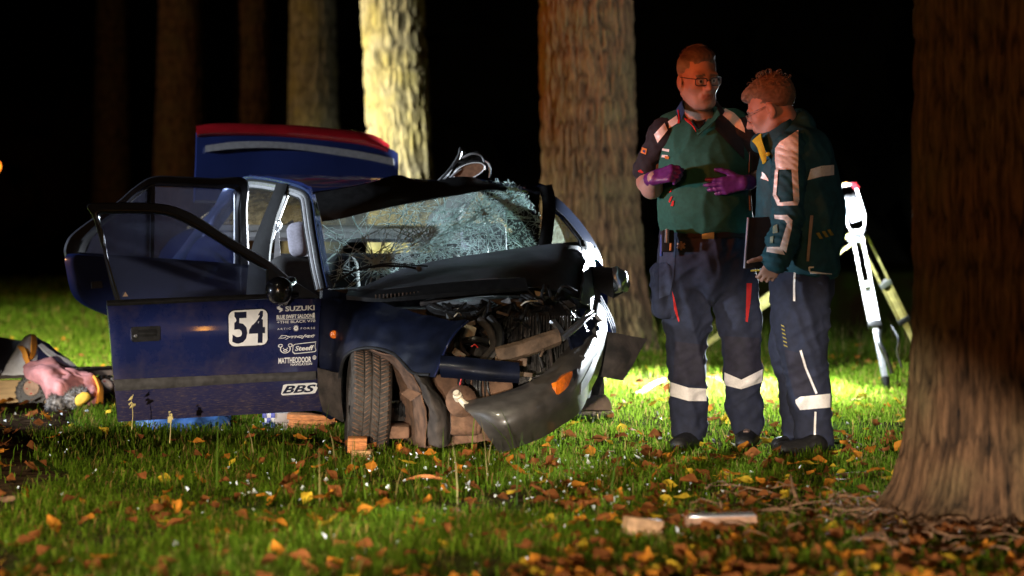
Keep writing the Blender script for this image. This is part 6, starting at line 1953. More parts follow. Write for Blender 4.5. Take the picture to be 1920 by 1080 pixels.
# polo shirt
S = SDF(0.007)
S.cone(J(1262, 243, 0.05), J(1374, 238, 0.05), M1(30), M1(30), 0.04, 0.95)
S.cone(J(1316, 297, 0.02), J(1320, 316, 0.0), M1(72), M1(79), 0.06, 0.72)
S.cone(J(1320, 316, 0.0), J(1321, 385, -0.02), M1(79), M1(82), 0.06, 0.80)
S.cone(J(1321, 385, -0.02), J(1322, 422, 0.0), M1(83), M1(80), 0.03, 0.80)
S.cone(J(1255, 412, 0.0), J(1390, 412, 0.0), M1(17), M1(17), 0.03, 1.3)
S.cone(J(1284, 230, 0.07), J(1340, 227, 0.07), M1(18), M1(18), 0.05)
S.box(J(1322, 470, 0), (0.4, 0.4, M1(34)), 0.012, None, 's')
S.cone(hf(0, 0.02, -0.07), J(1312, 232, 0.02), 0.068, 0.066, 0.01, op='s')
S.cone(J(1308, 205, -0.12), J(1306, 243, -0.15), 0.045, 0.016, 0.01, op='s')
FOLD = [((0.35, 0, 1), 12, 2.5, 0.8), ((1, 0, 0.4), 9, 3, 0.5), ((-0.6, 0.2, 1), 20, 4, 0.3)]
shirt, shVQ = smesh(S, 'polo_shirt', GREEN_CLOTH, m1, 0.013, FOLD, 3)
# sleeves
def sleeve(a, b, ra, rb, seed, cut):
    S = SDF(0.007)
    S.cone(a, b, ra, rb, 0.03)
    S.ell(a, (ra * 1.06, ra * 1.06, ra * 1.06), 0.03)
    return smesh(S, 'sleeve', DARK_SLEEVE, m1, 0.010, [((0.6, 0.3, -1), 30, 4, 0.8), ((1, 0.2, 0.5), 45, 6, 0.5)], seed)
sl, slVQ = sleeve(J(1246, 252, 0.03), J(1209, 318, 0.03), M1(27), M1(21), 7, None)
sr, srVQ = sleeve(J(1390, 248, 0.03), J(1418, 318, 0.03), M1(27), M1(22), 9, None)
def cuff(a, b, r, m, parent):
    MB().lathe(Vector(a), Vector(b) - Vector(a), [(r * 0.98, 0), (r * 1.04, 0.004), (r * 1.04, 0.018), (r * 0.97, 0.022), (r * 0.9, 0.02), (r * 0.9, 0.002)], 28, closed=True).build('cuff', m, parent)
cuff(J(1211, 318, 0.03), J(1206, 334, 0.03), M1(20.5), RED_CLOTH, sl); cuff(J(1418, 320, 0.03), J(1423, 334, 0.03), M1(21), RED_CLOTH, sr)
patch(slVQ, [(1204, 276), (1213, 279), (1211, 290), (1201, 286)], 'sleeve_badge', mat('orange_badge', (0.75, 0.25, 0.05), 0.7), sl)
patch(slVQ, [(1206, 281), (1210, 282), (1209, 287), (1205, 285)], 'sleeve_badge_centre', BLUE_CLOTH, sl, 0.0045)
# dark shoulder yoke and light piping of the shirt
patch(shVQ, [[(1225, 262), (1230, 250), (1274, 214), (1276, 190), (1290, 190), (1281, 226), (1256, 238), (1232, 262)]], 'shoulder_panel', DARK_SLEEVE, shirt, 0.0035)
patch(shVQ, [[(1342, 206), (1352, 196), (1415, 210), (1415, 320), (1396, 300), (1394, 248), (1376, 218), (1352, 212)]], 'shoulder_panel', DARK_SLEEVE, shirt, 0.0035)
patch(shVQ, [[(1228, 252), (1246, 232), (1252, 242), (1233, 268), (1229, 266)], [(1246, 232), (1269, 216), (1272, 230), (1252, 242)]], 'reflective_stripe', REFLEX, shirt, 0.006)
patch(slVQ, [[(1226, 252), (1246, 230), (1252, 244), (1233, 268)]], 'reflective_stripe', REFLEX, sl, 0.004)
RS = [[(1351, 212), (1360, 203), (1376, 211), (1366, 225)], [(1366, 225), (1376, 211), (1389, 224), (1379, 238)], [(1379, 238), (1389, 224), (1396, 240), (1397, 249)]]
patch(shVQ, RS, 'reflective_stripe', REFLEX, shirt, 0.006); patch(srVQ, RS, 'reflective_stripe', REFLEX, sr, 0.004)
patch(shVQ, [[(1253, 378), (1257, 369), (1261, 368), (1256, 380)], [(1257, 386), (1261, 376), (1264, 376), (1262, 387)], [(1254, 362), (1257, 356), (1261, 352), (1258, 360)]], 'chest_mark', RED_CLOTH, shirt, 0.004)
patch(shVQ, [[(1242, 278), (1255, 280), (1254, 285), (1241, 282)], [(1241, 290), (1252, 291), (1252, 296), (1240, 295)]], 'chest_mark', REFLEX, shirt, 0.004)
patch(shVQ, [[(1246, 292), (1255, 294), (1254, 299), (1247, 297)]], 'chest_mark', mat('orange_print', (0.7, 0.22, 0.03), 0.7), shirt, 0.005)
# collar, red inner placket, black undershirt
def collar_leaf(rows, m, name='collar'):
    return MB().grid([[Vector(p) for p in r] for r in rows], 10, 18, 0.006).build(name, m, shirt)
collar_leaf([[J(1312, 198, 0.10), J(1290, 190, 0.07), J(1282, 188, 0.0), J(1280, 196, -0.05), J(1284, 210, -0.075)], [J(1312, 218, 0.12), J(1280, 208, 0.08), J(1270, 206, 0.0), J(1272, 216, -0.07), J(1277, 228, -0.10)]], BLUE_CLOTH)
collar_leaf([[J(1312, 198, 0.10), J(1336, 192, 0.07), J(1345, 190, 0.0), J(1346, 200, -0.05), J(1342, 214, -0.075)], [J(1312, 218, 0.12), J(1345, 208, 0.08), J(1358, 207, 0.0), J(1356, 214, -0.07), J(1350, 222, -0.10)]], DARK_SLEEVE)
collar_leaf([[J(1273, 207, -0.062), J(1274, 220, -0.088), J(1275, 231, -0.104)], [J(1271, 208, -0.06), J(1271.5, 220, -0.088), J(1271, 232, -0.10)]], RED_CLOTH, 'collar_piping')
collar_leaf([[J(1283, 222, -0.085), J(1294, 228, -0.10), J(1304, 240, -0.122)], [J(1285, 226, -0.095), J(1297, 236, -0.115), J(1306, 249, -0.128)]], RED_CLOTH, 'placket')
collar_leaf([[J(1345, 205, -0.07), J(1334, 222, -0.09), J(1318, 236, -0.115), J(1306, 250, -0.125)], [J(1350, 214, -0.09), J(1340, 226, -0.11), J(1322, 242, -0.125), J(1308, 254, -0.132)]], GREEN_CLOTH, 'placket')
collar_leaf([[J(1298, 225, -0.075), J(1310, 229, -0.085), J(1324, 224, -0.075)], [J(1299, 233, -0.098), J(1309, 242, -0.105), J(1320, 234, -0.098)]], BLACKC, 'undershirt')

# gloves
S = SDF(0.004); hand_sdf(S, HR['w'], HR['F'], HR['A'], HR['N'], CR_, 1.0, 0.0012, thumb=(0.8, 0.25, -0.6), tcurl=0.2)
S.cone(np.array(HR['w']) - np.array((0.012, -0.03, 0.004)), HR['w'], 0.034, 0.030, 0.012)
smesh(S, 'glove', GLOVE, m1, 0.0025, [((1, 0.2, 0.3), 80, 12, 0.6)], 3, 1)
S = SDF(0.004); hand_sdf(S, HL['w'], HL['F'], HL['A'], HL['N'], CL_, 1.0, 0.0012, thumb=(0.75, 0.62, -0.15), tcurl=0.3)
S.cone(J(1404, 342, -0.15), HL['w'], 0.036, 0.030, 0.012)
smesh(S, 'glove', GLOVE, m1, 0.0025, [((0.2, 0.2, 1), 80, 12, 0.6)], 4, 1)

# trousers
S = SDF(0.007)
S.cone(J(1322, 440, 0.02), J(1323, 490, 0.02), M1(76), M1(76), 0.04, 0.82)
S.chain([J(1284, 490, 0.02), J(1289, 600, 0.01), J(1291, 700, 0.0), J(1290, 765, 0.02), J(1291, 803, 0.03)], [M1(44), M1(37), M1(29), M1(28), M1(27)], 0.025)
S.chain([J(1364, 490, 0.02), J(1383, 600, 0.04), J(1392, 700, 0.06), J(1396, 760, 0.09), J(1401, 795, 0.11)], [M1(43), M1(34), M1(29), M1(28), M1(25)], 0.025)
S.box(J(1250, 545, 0.02), (M1(12), 0.08, M1(36)), 0.02, rr=0.02)
TFOLD = [((1, 0.3, 0.55), 5, 13, 0.9), ((1, 0.1, -0.8), 9, 19, 0.6), ((0.2, 0.3, 1), 13, 4, 0.5)]
tro, trVQ = smesh(S, 'trousers', NAVY_CLOTH, m1, 0.020, TFOLD, 8)
BANDS = [[(1256, 716), (1291, 727), (1291, 752), (1256, 742)], [(1291, 727), (1325, 729), (1325, 752), (1291, 752)]]
patch(trVQ, BANDS, 'reflective_band', REFLEX, tro, 0.004)
patch(trVQ, [[(1358, 698), (1390, 712), (1390, 730), (1358, 722)], [(1390, 712), (1430, 692), (1430, 716), (1390, 730)]], 'reflective_band', REFLEX, tro, 0.004)
patch(trVQ, [[(1260, 545), (1265, 560), (1274, 602), (1272, 604), (1264, 580)]], 'red_piping', RED_CLOTH, tro, 0.004)
patch(trVQ, [[(1400, 531), (1410, 531), (1408, 560), (1402, 604), (1398, 603)]], 'red_piping', RED_CLOTH, tro, 0.004)
KNEE = mat('knee_patch_cloth', (0.020, 0.018, 0.034), 0.8, 0, 0.25, 30, 0.2, 300)
patch(trVQ, [[(1266, 640), (1330, 648), (1330, 728), (1262, 716)]], 'knee_patch', KNEE, tro, 0.0025)
patch(trVQ, [[(1358, 630), (1424, 634), (1426, 694), (1390, 712), (1360, 700)]], 'knee_patch', KNEE, tro, 0.0025)
POCK = mat('slate_pocket_cloth', (0.045, 0.055, 0.10), 0.85, 0, 0.2, 40, 0.15, 400)
patch(trVQ, [[(1236, 462), (1268, 448), (1263, 520), (1256, 552), (1236, 560)]], 'pocket', POCK, tro, 0.003)
# medical star emblem
mb = MB()
cst = J(1277, 461, 0.0)
for k in range(3):
    a = math.radians(90 + 60 * k); d = Vector((math.cos(a), 0, math.sin(a)))
    w_ = Vector((-d.z, 0, d.x)) * 0.0055
    c = Vector((cst[0], at(1277, 461, Y1).y, cst[2]))
    mb.add([c - d * 0.021 - w_, c - d * 0.021 + w_, c + d * 0.021 + w_, c + d * 0.021 - w_], [(0, 1, 2, 3)])
PVV = np.array(mb.V)
px_ = [(960 + v[0] / v[1] * FPX, HOR - (v[2] - CAMZ) / v[1] * FPX) for v in PVV]
patch(trVQ, [px_[0:4], px_[4:8], px_[8:12]], 'star_emblem', mat('bronze_print', (0.42, 0.22, 0.16), 0.6), tro, 0.004)
# belt with buckle and holster
S = SDF(0.006); S.cone(J(1322, 436, 0.01), J(1322, 442, 0.01), M1(80), M1(80), 0.01, 0.84)
S.box(J(1322, 400, 0), (0.4, 0.4, M1(31)), 0.003, None, 's'); S.box(J(1322, 478, 0), (0.4, 0.4, M1(31)), 0.003, None, 's')
belt1, beVQ = smesh(S, 'belt', BLACKC, m1)
patch(beVQ, [[(1316, 430), (1339, 430), (1339, 448), (1316, 448)]], 'buckle', mat('brass_buckle', (0.55, 0.33, 0.10), 0.35, 0.7), belt1, 0.008)
mb = MB().box(J(1252, 452, -0.16), (0.055, 0.05, 0.10), None, 0.2); hol = mb.build('belt_holster', BLACKC, m1)
MB().tube([Vector(J(1251, 430, -0.19)), Vector(J(1250, 455, -0.20))], 0.010, 10).build('scissor_handle', STEEL, hol)
MB().tube([Vector(J(1241, 440, -0.15)), Vector(J(1240, 480, -0.15))], 0.007, 8).build('pen', mat('blue_pen', (0.03, 0.10, 0.45), 0.4), hol)
MB().tube([Vector(J(1258, 456, -0.20)), Vector(J(1257, 470, -0.2))], 0.005, 8).build('orange_tag', mat('orange_tag', (0.8, 0.28, 0.06), 0.5), hol)
# radio with aerial clipped to his side
# boots
def boot(heel, toe, ankle, r, parent, seed):
    S = SDF(0.007)
    S.cone(heel, toe, r * 1.0, r * 0.85, 0.03, 0.85, (0, 0, 1)); S.cone(ankle, heel, r * 1.05, r * 1.0, 0.03)
    z0 = 0.0
    c = (np.array(heel) + np.array(toe)) / 2; c[2] = -0.2
    S.box(c, (0.4, 0.4, 0.2), 0.008, None, 's')
    o, vq = smesh(S, 'boot', BOOT, parent, 0.004, [((1, 0.5, 0.2), 40, 10, 0.6)], seed)
    return o
def G0(p, h=0.045): return np.array((p[0], p[1], h))
boot(G0(J(1296, 830, 0.03)), G0(J(1272, 836, -0.17), 0.035), J(1293, 800, 0.03), 0.050, m1, 3)
boot(G0(J(1402, 815, 0.12)), G0(J(1396, 820, -0.10), 0.035), J(1401, 792, 0.11), 0.050, m1, 4)

# ------------------------------------------------------------------ second man: teal jacket, seen from his left and behind
Y2 = 10.75
def K(px, py, dy=0.0): return np.array(at(px, py, Y2 + dy))
def M2(p): return pxm(p, Y2)
m2 = thing('person', 'man in dark teal jacket seen from behind, looking down beside the first', 'person', (K(1510, 852)[0], Y2, 0.0))
hf2 = Frame(K(1446, 205, -0.02), rotz(-108) @ rotx(24), 1.06)
B = SDF(0.006)
head_sdf(B, hf2)
B.cone(hf2(0, 0.035, -0.06), K(1482, 262, 0.0), 0.058, 0.066, 0.03)
B.cone(K(1492, 275, -0.14), K(1470, 275, 0.16), 0.055, 0.055, 0.05)
B.cone(K(1488, 290), K(1505, 500), M2(48), M2(46), 0.05, 1.5)
B.cone(K(1505, 530, -0.04), K(1508, 650, -0.05), M2(34), M2(26), 0.03); B.cone(K(1508, 650, -0.05), K(1528, 835, -0.02), M2(26), M2(11), 0.03)
B.cone(K(1490, 530, 0.10), K(1490, 660, 0.10), M2(34), M2(25), 0.03); B.cone(K(1490, 660, 0.10), K(1500, 825, 0.12), M2(25), M2(11), 0.03)
B.cone(K(1527, 847, -0.02), K(1490, 854, -0.05), M2(10), M2(7), 0.03); B.cone(K(1500, 835, 0.12), K(1472, 842, 0.10), M2(10), M2(7), 0.03)
B.cone(K(1482, 275, -0.16), K(1480, 400, -0.20), M2(21), M2(18), 0.03); B.cone(K(1480, 400, -0.20), K(1455, 478, -0.26), M2(18), M2(12), 0.02)
B.cone(K(1455, 285, 0.16), K(1450, 390, 0.18), M2(20), M2(17), 0.03); B.cone(K(1450, 390, 0.18), K(1425, 440, 0.02), M2(16), M2(12), 0.02)
H2 = dict(w=K(1458, 480, -0.26), F=(-0.45, -0.05, -0.9), A=(-0.9, -0.15, 0.4), N=(0.15, -1, 0.1))
C2_ = ((0.5, 1.1, 0.5), (0.55, 1.1, 0.5), (0.6, 1.1, 0.5), (0.6, 1.1, 0.5))
hand_sdf(B, H2['w'], H2['F'], H2['A'], H2['N'], C2_, 0.98, 0.0, thumb=(0.55, 0.9, 0.15), tcurl=0.1)
V, Q = B.mesh(); V = relax(V, Q, 1, 0.35)
me = raw_mesh('body', V, Q); set_tint(me, head_tint(V, hf2, (0.46, 0.25, 0.19), 0.3, (0.33, 0.30, 0.28)))
link('body', me, SKIN, m2)
S = SDF(0.004)
S.ell(hf2(0, 0.028, 0.052), np.array((0.082, 0.100, 0.093)) * hf2.s, 0.01, hf2.R)
S.ell(hf2(0, -0.050, 0.096), np.array((0.058, 0.050, 0.030)) * hf2.s, 0.03, hf2.R @ rotx(16))
S.ell(hf2(0, -0.120, -0.005), np.array((0.078, 0.070, 0.085)) * hf2.s, 0.008, hf2.R, 's')
S.ell(hf2(0, -0.06, -0.105), np.array((0.12, 0.09, 0.10)) * hf2.s, 0.01, hf2.R, 's')
for q in (-1, 1): S.ell(hf2(q * 0.086, 0.014, -0.018), np.array((0.03, 0.028, 0.038)) * hf2.s, 0.008, hf2.R, 's')
S.box(hf2(0, 0.06, -0.135), np.array((0.15, 0.15, 0.07)) * hf2.s, 0.02, hf2.R, 's')
V, Q = S.mesh()
L = ((V - hf2.c) @ hf2.R) / hf2.s
N_ = vnormals(V, Q)
cu_ = np.abs(2 * vnoise(L[:, 0] * 95, L[:, 1] * 60, L[:, 2] * 95, 9) - 1) - 0.4
V = V + N_ * (0.007 * cu_ * np.clip((L[:, 2] - 0.0) / 0.05, 0, 1))[:, None]
me = raw_mesh('hair', V, Q)
n = fbm(L[:, 0] * 90, L[:, 1] * 60, L[:, 2] * 90, 4, 2)[:, None]
gm = np.clip((-L[:, 1] + 0.03) / 0.08, 0, 1)[:, None]
set_tint(me, (np.array((0.16, 0.10, 0.07)) * (1 - gm) + np.array((0.26, 0.23, 0.21)) * gm) * (0.5 + 1.0 * n))
h2 = link('hair', me, HAIR1, m2)
# loose curls
CURL = mat('curly_brown_grey_hair', (0.22, 0.17, 0.14), 0.5, 0, 0.3, 200)
mb = MB(); hr_ = random.Random(4)
for k in range(80):
    th = hr_.uniform(0, 6.28); ph = hr_.uniform(0.05, 1.35)
    d = np.array((math.cos(th) * math.sin(ph), math.sin(th) * math.sin(ph), math.cos(ph)))
    c = np.array((0, 0.024, 0.052)) + d * np.array((0.084, 0.102, 0.094))
    if c[1] < -0.04 and c[2] < 0.075: continue
    tdir = np.cross(d, np.array((hr_.gauss(0, 1), hr_.gauss(0, 1), hr_.gauss(0, 1)))); tdir /= np.linalg.norm(tdir) + 1e-6
    l = hr_.uniform(0.010, 0.026)
    mb.tube([Vector(hf2(*(c - d * 0.006))), Vector(hf2(*(c + d * l * 0.6 + tdir * l * 0.2))), Vector(hf2(*(c + d * l * 0.75 + tdir * l * 0.8))), Vector(hf2(*(c + d * l * 0.35 + tdir * l)))], [0.0012, 0.0006], 4, 6)
tag(mb.build('curls', CURL, h2, sharp=None), kind='stuff')
spectacles(hf2, m2, m=mat('thin_metal_spectacles', (0.35, 0.28, 0.25), 0.3, 0.7), rimr=0.0016)

# jacket
S = SDF(0.007)
S.cone(K(1494, 292, -0.09), K(1470, 285, 0.13), M2(46), M2(42), 0.06)
S.cone(K(1498, 300, 0.0), K(1500, 400, 0.0), M2(60), M2(72), 0.07, 1.25)
S.cone(K(1500, 400, 0.0), K(1508, 490, 0.0), M2(72), M2(62), 0.05, 1.2)
S.cone(K(1450, 330, -0.06), K(1448, 392, -0.08), M2(28), M2(26), 0.05)
S.cone(K(1535, 330, 0.02), K(1548, 440, 0.0), M2(26), M2(26), 0.06, 1.4)
S.cone(K(1475, 496, 0.0), K(1555, 502, 0.0), M2(14), M2(14), 0.03, 2.0)
S.box(K(1510, 552, 0), (0.4, 0.5, M2(36)), 0.012, roty(4), 's')
S.cone(K(1455, 262, -0.02), K(1497, 236, 0.0), M2(26), M2(26), 0.03, 1.4)
S.cone(K(1424, 268, -0.02), K(1455, 262, -0.02), M2(13), M2(24), 0.02, 1.6)
S.cone(hf2(0, 0.03, -0.03), K(1462, 258, -0.01), 0.070, 0.062, 0.01, op='s')
JF = [((0.2, 0, 1), 10, 4, 0.8), ((1, 0.2, 0.5), 13, 6, 0.5), ((-0.5, 0.3, 1), 20, 5, 0.3)]
jak, jkVQ = smesh(S, 'jacket', TEAL_CLOTH, m2, 0.016, JF, 5)
S = SDF(0.007)
S.chain([K(1480, 278, -0.17), K(1477, 340, -0.20), K(1478, 402, -0.21), K(1468, 450, -0.235), K(1454, 486, -0.262)], [M2(29), M2(28), M2(26), M2(26), M2(24)], 0.03)
slv, svVQ = smesh(S, 'sleeve', TEAL_CLOTH, m2, 0.013, [((0.1, 0.2, 1), 10, 34, 0.9), ((0.6, 0.2, 1), 18, 40, 0.5)], 6)
S = SDF(0.008)
S.chain([K(1455, 285, 0.17), K(1448, 390, 0.19), K(1425, 438, 0.03)], [M2(27), M2(24), M2(20)], 0.03)
smesh(S, 'sleeve', TEAL_CLOTH, m2, 0.012, [((0.1, 0.2, 1), 10, 34, 0.9)], 7)
# collar with yellow lining showing at the throat
MB().grid([[Vector(K(1500, 214, 0.02)), Vector(K(1478, 226, -0.10)), Vector(K(1448, 245, -0.11)), Vector(K(1424, 256, -0.06))], [Vector(K(1508, 232, 0.03)), Vector(K(1484, 250, -0.13)), Vector(K(1452, 268, -0.14)), Vector(K(1426, 280, -0.10))], [Vector(K(1512, 252, 0.03)), Vector(K(1488, 272, -0.14)), Vector(K(1458, 290, -0.16)), Vector(K(1434, 302, -0.13))]], 14, 26, 0.012, crumple(0.02, 14, 3)).build('collar', TEAL_CLOTH, jak)
MB().grid([[Vector(K(1412, 265, -0.08)), Vector(K(1420, 258, -0.10)), Vector(K(1429, 251, -0.115))], [Vector(K(1422, 276, -0.12)), Vector(K(1427, 272, -0.135)), Vector(K(1431, 266, -0.14))], [Vector(K(1427, 294, -0.15)), Vector(K(1431, 290, -0.155)), Vector(K(1436, 288, -0.155))], [Vector(K(1432, 308, -0.16)), Vector(K(1435, 306, -0.165)), Vector(K(1437, 303, -0.165))]], 14, 10, 0.008).build('lining', YEL_CLOTH, jak)
RP = [[(1453, 278), (1462, 266), (1497, 243), (1497, 300), (1453, 300)], [(1453, 300), (1497, 300), (1496, 318), (1455, 318)]]
LP = [[(1453, 318), (1459, 318), (1455, 372), (1449, 366)], [(1484, 318), (1496, 318), (1499, 376), (1488, 378)], [(1449, 366), (1455, 364), (1462, 376), (1458, 386)], [(1458, 378), (1488, 377), (1499, 376), (1496, 385), (1458, 386)]]
for vq, par in ((svVQ, slv), (jkVQ, jak)):
    patch(vq, RP, 'reflective_panel', REFLEX, par, 0.005)
patch(svVQ, LP, 'reflective_stripe', REFLEX, slv, 0.005)
LP2 = [[(1452, 403), (1476, 403), (1474, 413), (1452, 410)], [(1476, 403), (1486, 413), (1476, 420), (1470, 412)], [(1476, 418), (1486, 412), (1484, 430), (1474, 474), (1462, 464)], [(1438, 463), (1464, 463), (1472, 478), (1437, 472)]]
patch(svVQ, LP2, 'reflective_stripe', REFLEX, slv, 0.005)
EMB = mat('yellow_blue_emblem', (0.35, 0.35, 0.10), 0.6, 0, 0.1, 400, col2=(0.04, 0.16, 0.28))
patch(svVQ, [[(1449, 424), (1457, 420), (1458, 436), (1448, 438)], [(1444, 444), (1450, 442), (1449, 456), (1443, 456)]], 'sleeve_emblem', EMB, slv, 0.005)
BACK = [[(1514, 338), (1520, 317), (1540, 311), (1540, 331)], [(1540, 311), (1564, 309), (1564, 328), (1540, 331)]]
patch(jkVQ, BACK, 'reflective_band', REFLEX, jak, 0.005)
patch(jkVQ, [[(1426, 334), (1431, 336), (1444, 340), (1440, 340), (1430, 326)], [(1428, 322), (1434, 326), (1443, 341), (1430, 334)]], 'reflective_band', REFLEX, jak, 0.005)
patch(jkVQ, [[(1519, 404), (1525, 404), (1517, 490), (1512, 490)]], 'zip_tape', mat('dull_reflective_tape', (0.42, 0.30, 0.24), 0.6), jak, 0.004)
for k, (x, y) in enumerate(((1530, 436), (1541, 433), (1551, 430))):
    patch(jkVQ, [[(x, y + 1), (x + 6, y), (x + 13, y + 11), (x + 7, y + 12)]], 'hazard_mark', mat('olive_print', (0.30, 0.24, 0.04), 0.7) if k == 0 else bpy.data.materials['olive_print'], jak, 0.004)
HK = [(1525, 500), (1519, 499), (1516, 504), (1519, 511), (1530, 513), (1560, 515)]
mb = MB()
patch(jkVQ, [[(1517, 508), (1521, 508.5), (1560, 511.5), (1560, 514.5), (1519, 513)], [(1515.5, 501), (1519, 499), (1519.5, 511), (1516, 508)], [(1517, 500), (1526, 499.5), (1526, 502.5), (1518, 503)]], 'reflective_piping', REFLEX, jak, 0.005)
MB().lathe(Vector(K(1440, 289, -0.19)), (0, -1, 0.2), [(0, -0.01), (0.009, -0.008), (0.010, 0), (0.008, 0.008), (0, 0.01)], 14).build('zip_toggle', YEL_CLOTH, jak)
# trousers
S = SDF(0.007)
S.cone(K(1506, 505, 0.0), K(1504, 545, 0.0), M2(50), M2(52), 0.04, 1.25)
S.chain([K(1504, 545, -0.05), K(1502, 600, -0.06), K(1508, 655, -0.07), K(1520, 750, -0.05), K(1527, 838, -0.03)], [M2(48), M2(43), M2(36), M2(29), M2(26)], 0.03)
S.chain([K(1494, 545, 0.10), K(1488, 655, 0.08), K(1500, 760, 0.12), K(1500, 822, 0.13)], [M2(44), M2(36), M2(30), M2(26)], 0.03)
tr2, t2VQ = smesh(S, 'trousers', NAVY_CLOTH, m2, 0.020, TFOLD, 12)
patch(t2VQ, [[(1491, 750), (1500, 744), (1557, 738), (1557, 764), (1500, 769), (1492, 756)]], 'reflective_band', REFLEX, tr2, 0.004, ymax=10.745)
PIP = [[(1489, 500), (1493, 500), (1491, 530), (1487, 530)], [(1487, 530), (1491, 530), (1491, 565), (1487, 564)], [(1499, 658), (1503, 656), (1513, 690), (1509, 691)], [(1509, 691), (1513, 690), (1533, 737), (1529, 739)], [(1527, 772), (1531, 772), (1530, 800), (1526, 800)], [(1526, 800), (1530, 800), (1529, 848), (1525, 848)]]
patch(t2VQ, PIP, 'reflective_piping', REFLEX, tr2, 0.004)
for k in range(6):
    y = 608 + k * 7.5
    patch(t2VQ, [[(1464 + k, y), (1470 + k * 1.2, y + 3), (1471 + k * 1.2, y + 6), (1465 + k, y + 3)]], 'hazard_mark', bpy.data.materials['olive_print'], tr2, 0.004)
patch(t2VQ, [[(1470, 655), (1500, 662), (1524, 736), (1490, 744), (1478, 700)]], 'knee_patch', KNEE, tr2, 0.0025, ymax=10.745)
boot(G0(K(1528, 850, -0.10)), G0(K(1466, 858, -0.18), 0.035), K(1527, 830, -0.06), 0.050, m2, 5)
boot(G0(K(1500, 840, 0.12)), G0(K(1462, 842, 0.10), 0.035), K(1500, 815, 0.12), 0.048, m2, 6)
patch_boot = None

# folder he carries under his arm
fo = thing('clipboard', 'black document folder held under the jacketed man\'s arm', 'folder', K(1425, 506, -0.20))
MB().plate([Vector(K(1402, 408, -0.17)), Vector(K(1516, 404, -0.12)), Vector(K(1512, 494, -0.10)), Vector(K(1395, 504, -0.17))], (0.0, 0.018, 0)).build('cover', BLACK_PLASTIC, fo, smooth=False)
MB().tube([Vector(K(1403, 408, -0.168)), Vector(K(1396, 503, -0.168))], 0.0055, 8).build('spine', mat('grey_blue_spine', (0.30, 0.34, 0.45), 0.4), fo)
MB().plate([Vector(K(1408, 506, -0.165)), Vector(K(1425, 505, -0.165)), Vector(K(1425, 508, -0.165)), Vector(K(1408, 509, -0.165))], (0, 0.012, 0)).build('yellow_tab', YEL_CLOTH, fo, smooth=False)
MB().plate([Vector(K(1425, 503, -0.165)), Vector(K(1442, 503, -0.165)), Vector(K(1442, 509, -0.165)), Vector(K(1425, 508, -0.165))], (0, 0.012, 0)).build('paper_edge', mat('pale_blue_paper', (0.25, 0.5, 0.6), 0.7), fo, smooth=False)
# radio aerial on the first man's left side
ra = MB().tube([Vector(J(1406, 284, -0.13)), Vector(J(1405, 330, -0.13)), Vector(J(1407, 395, -0.13))], [0.0025, 0.005, 0.007], 8, 14).build('radio_aerial', BLACK_PLASTIC, m1)
# ================================================================== work lamp on its tripod
tp = thing('tripod', 'yellow surveyor style tripod standing in the grass behind the two men', 'tripod', (at(1605, 440, 15.9).x, 15.9, 0))
YW = mat('yellow_lacquered_wood', (0.45, 0.40, 0.14), 0.5, 0, 0.25, 30, 0.1, 80)
apex = at(1606, 440, 15.9)
MB().lathe(apex + Vector((0, 0, -0.03)), (0, 0, 1), [(0.0, -0.02), (0.055, -0.02), (0.062, 0.0), (0.062, 0.02), (0.05, 0.032), (0.0, 0.034)], 28).build('head_plate', ALU, tp)
def leg(name, a, b, w, m, m2, split=0.6):
    a = Vector(a); b = Vector(b); d = (b - a).normalized()
    side = d.cross(Vector((0, 1, 0))).normalized()
    mid = a.lerp(b, split)
    mb = MB()
    for s in (-1, 1):
        mb.box((a + mid) / 2 + side * s * w, (0.017, 0.026, (mid - a).length), Matrix((side, d.cross(side), d)).transposed(), 0.15)
    o = mb.build('leg', m, tp)
    MB().box((a.lerp(b, split - 0.22) + b) / 2, (w * 1.3, 0.022, (b - a.lerp(b, split - 0.22)).length), Matrix((side, d.cross(side), d)).transposed(), 0.15).build('sliding_tube', m2, o)
    MB().box(mid, (w * 2.9, 0.045, 0.045), Matrix((side, d.cross(side), d)).transposed(), 0.2).build('clamp', BLACK_PLASTIC, o)
    MB().box(a.lerp(b, split * 0.55), (w * 2.7, 0.034, 0.05), Matrix((side, d.cross(side), d)).transposed(), 0.2).build('bracket', ALU, o)
    MB().lathe(b, d, [(0.03, -0.05), (0.022, 0.0), (0.004, 0.06), (0.0, 0.07)], 14).build('foot', BLACK_PLASTIC, o)
    return o
leg('leg', at(1608, 446, 15.85), (at(1662, 716, 15.2).x, 15.2, 0.02), 0.030, mat('glare_white_leg', (0.75, 0.76, 0.76), 0.4, 0, 0.08, 30), ALU)  # this leg is coloured white to imitate the lamp's glare on it
leg('leg', at(1598, 446, 15.95), (at(1268, 690, 17.3).x, 17.3, 0.02), 0.030, YW, YW)
leg('leg', at(1618, 446, 15.95), (at(1742, 702, 16.6).x, 16.6, 0.02), 0.030, YW, YW)
MB().tube([at(1650, 610, 15.5), at(1648, 640, 15.35), at(1660, 665, 15.3), at(1672, 700, 15.3)], 0.016, 8, 16).build('strap', BLACK_PLASTIC, tp)
MB().tube([at(1672, 612, 15.5), at(1684, 635, 15.4), at(1682, 660, 15.4), at(1690, 688, 15.4)], 0.008, 8, 16).build('strap', BLACK_PLASTIC, tp)

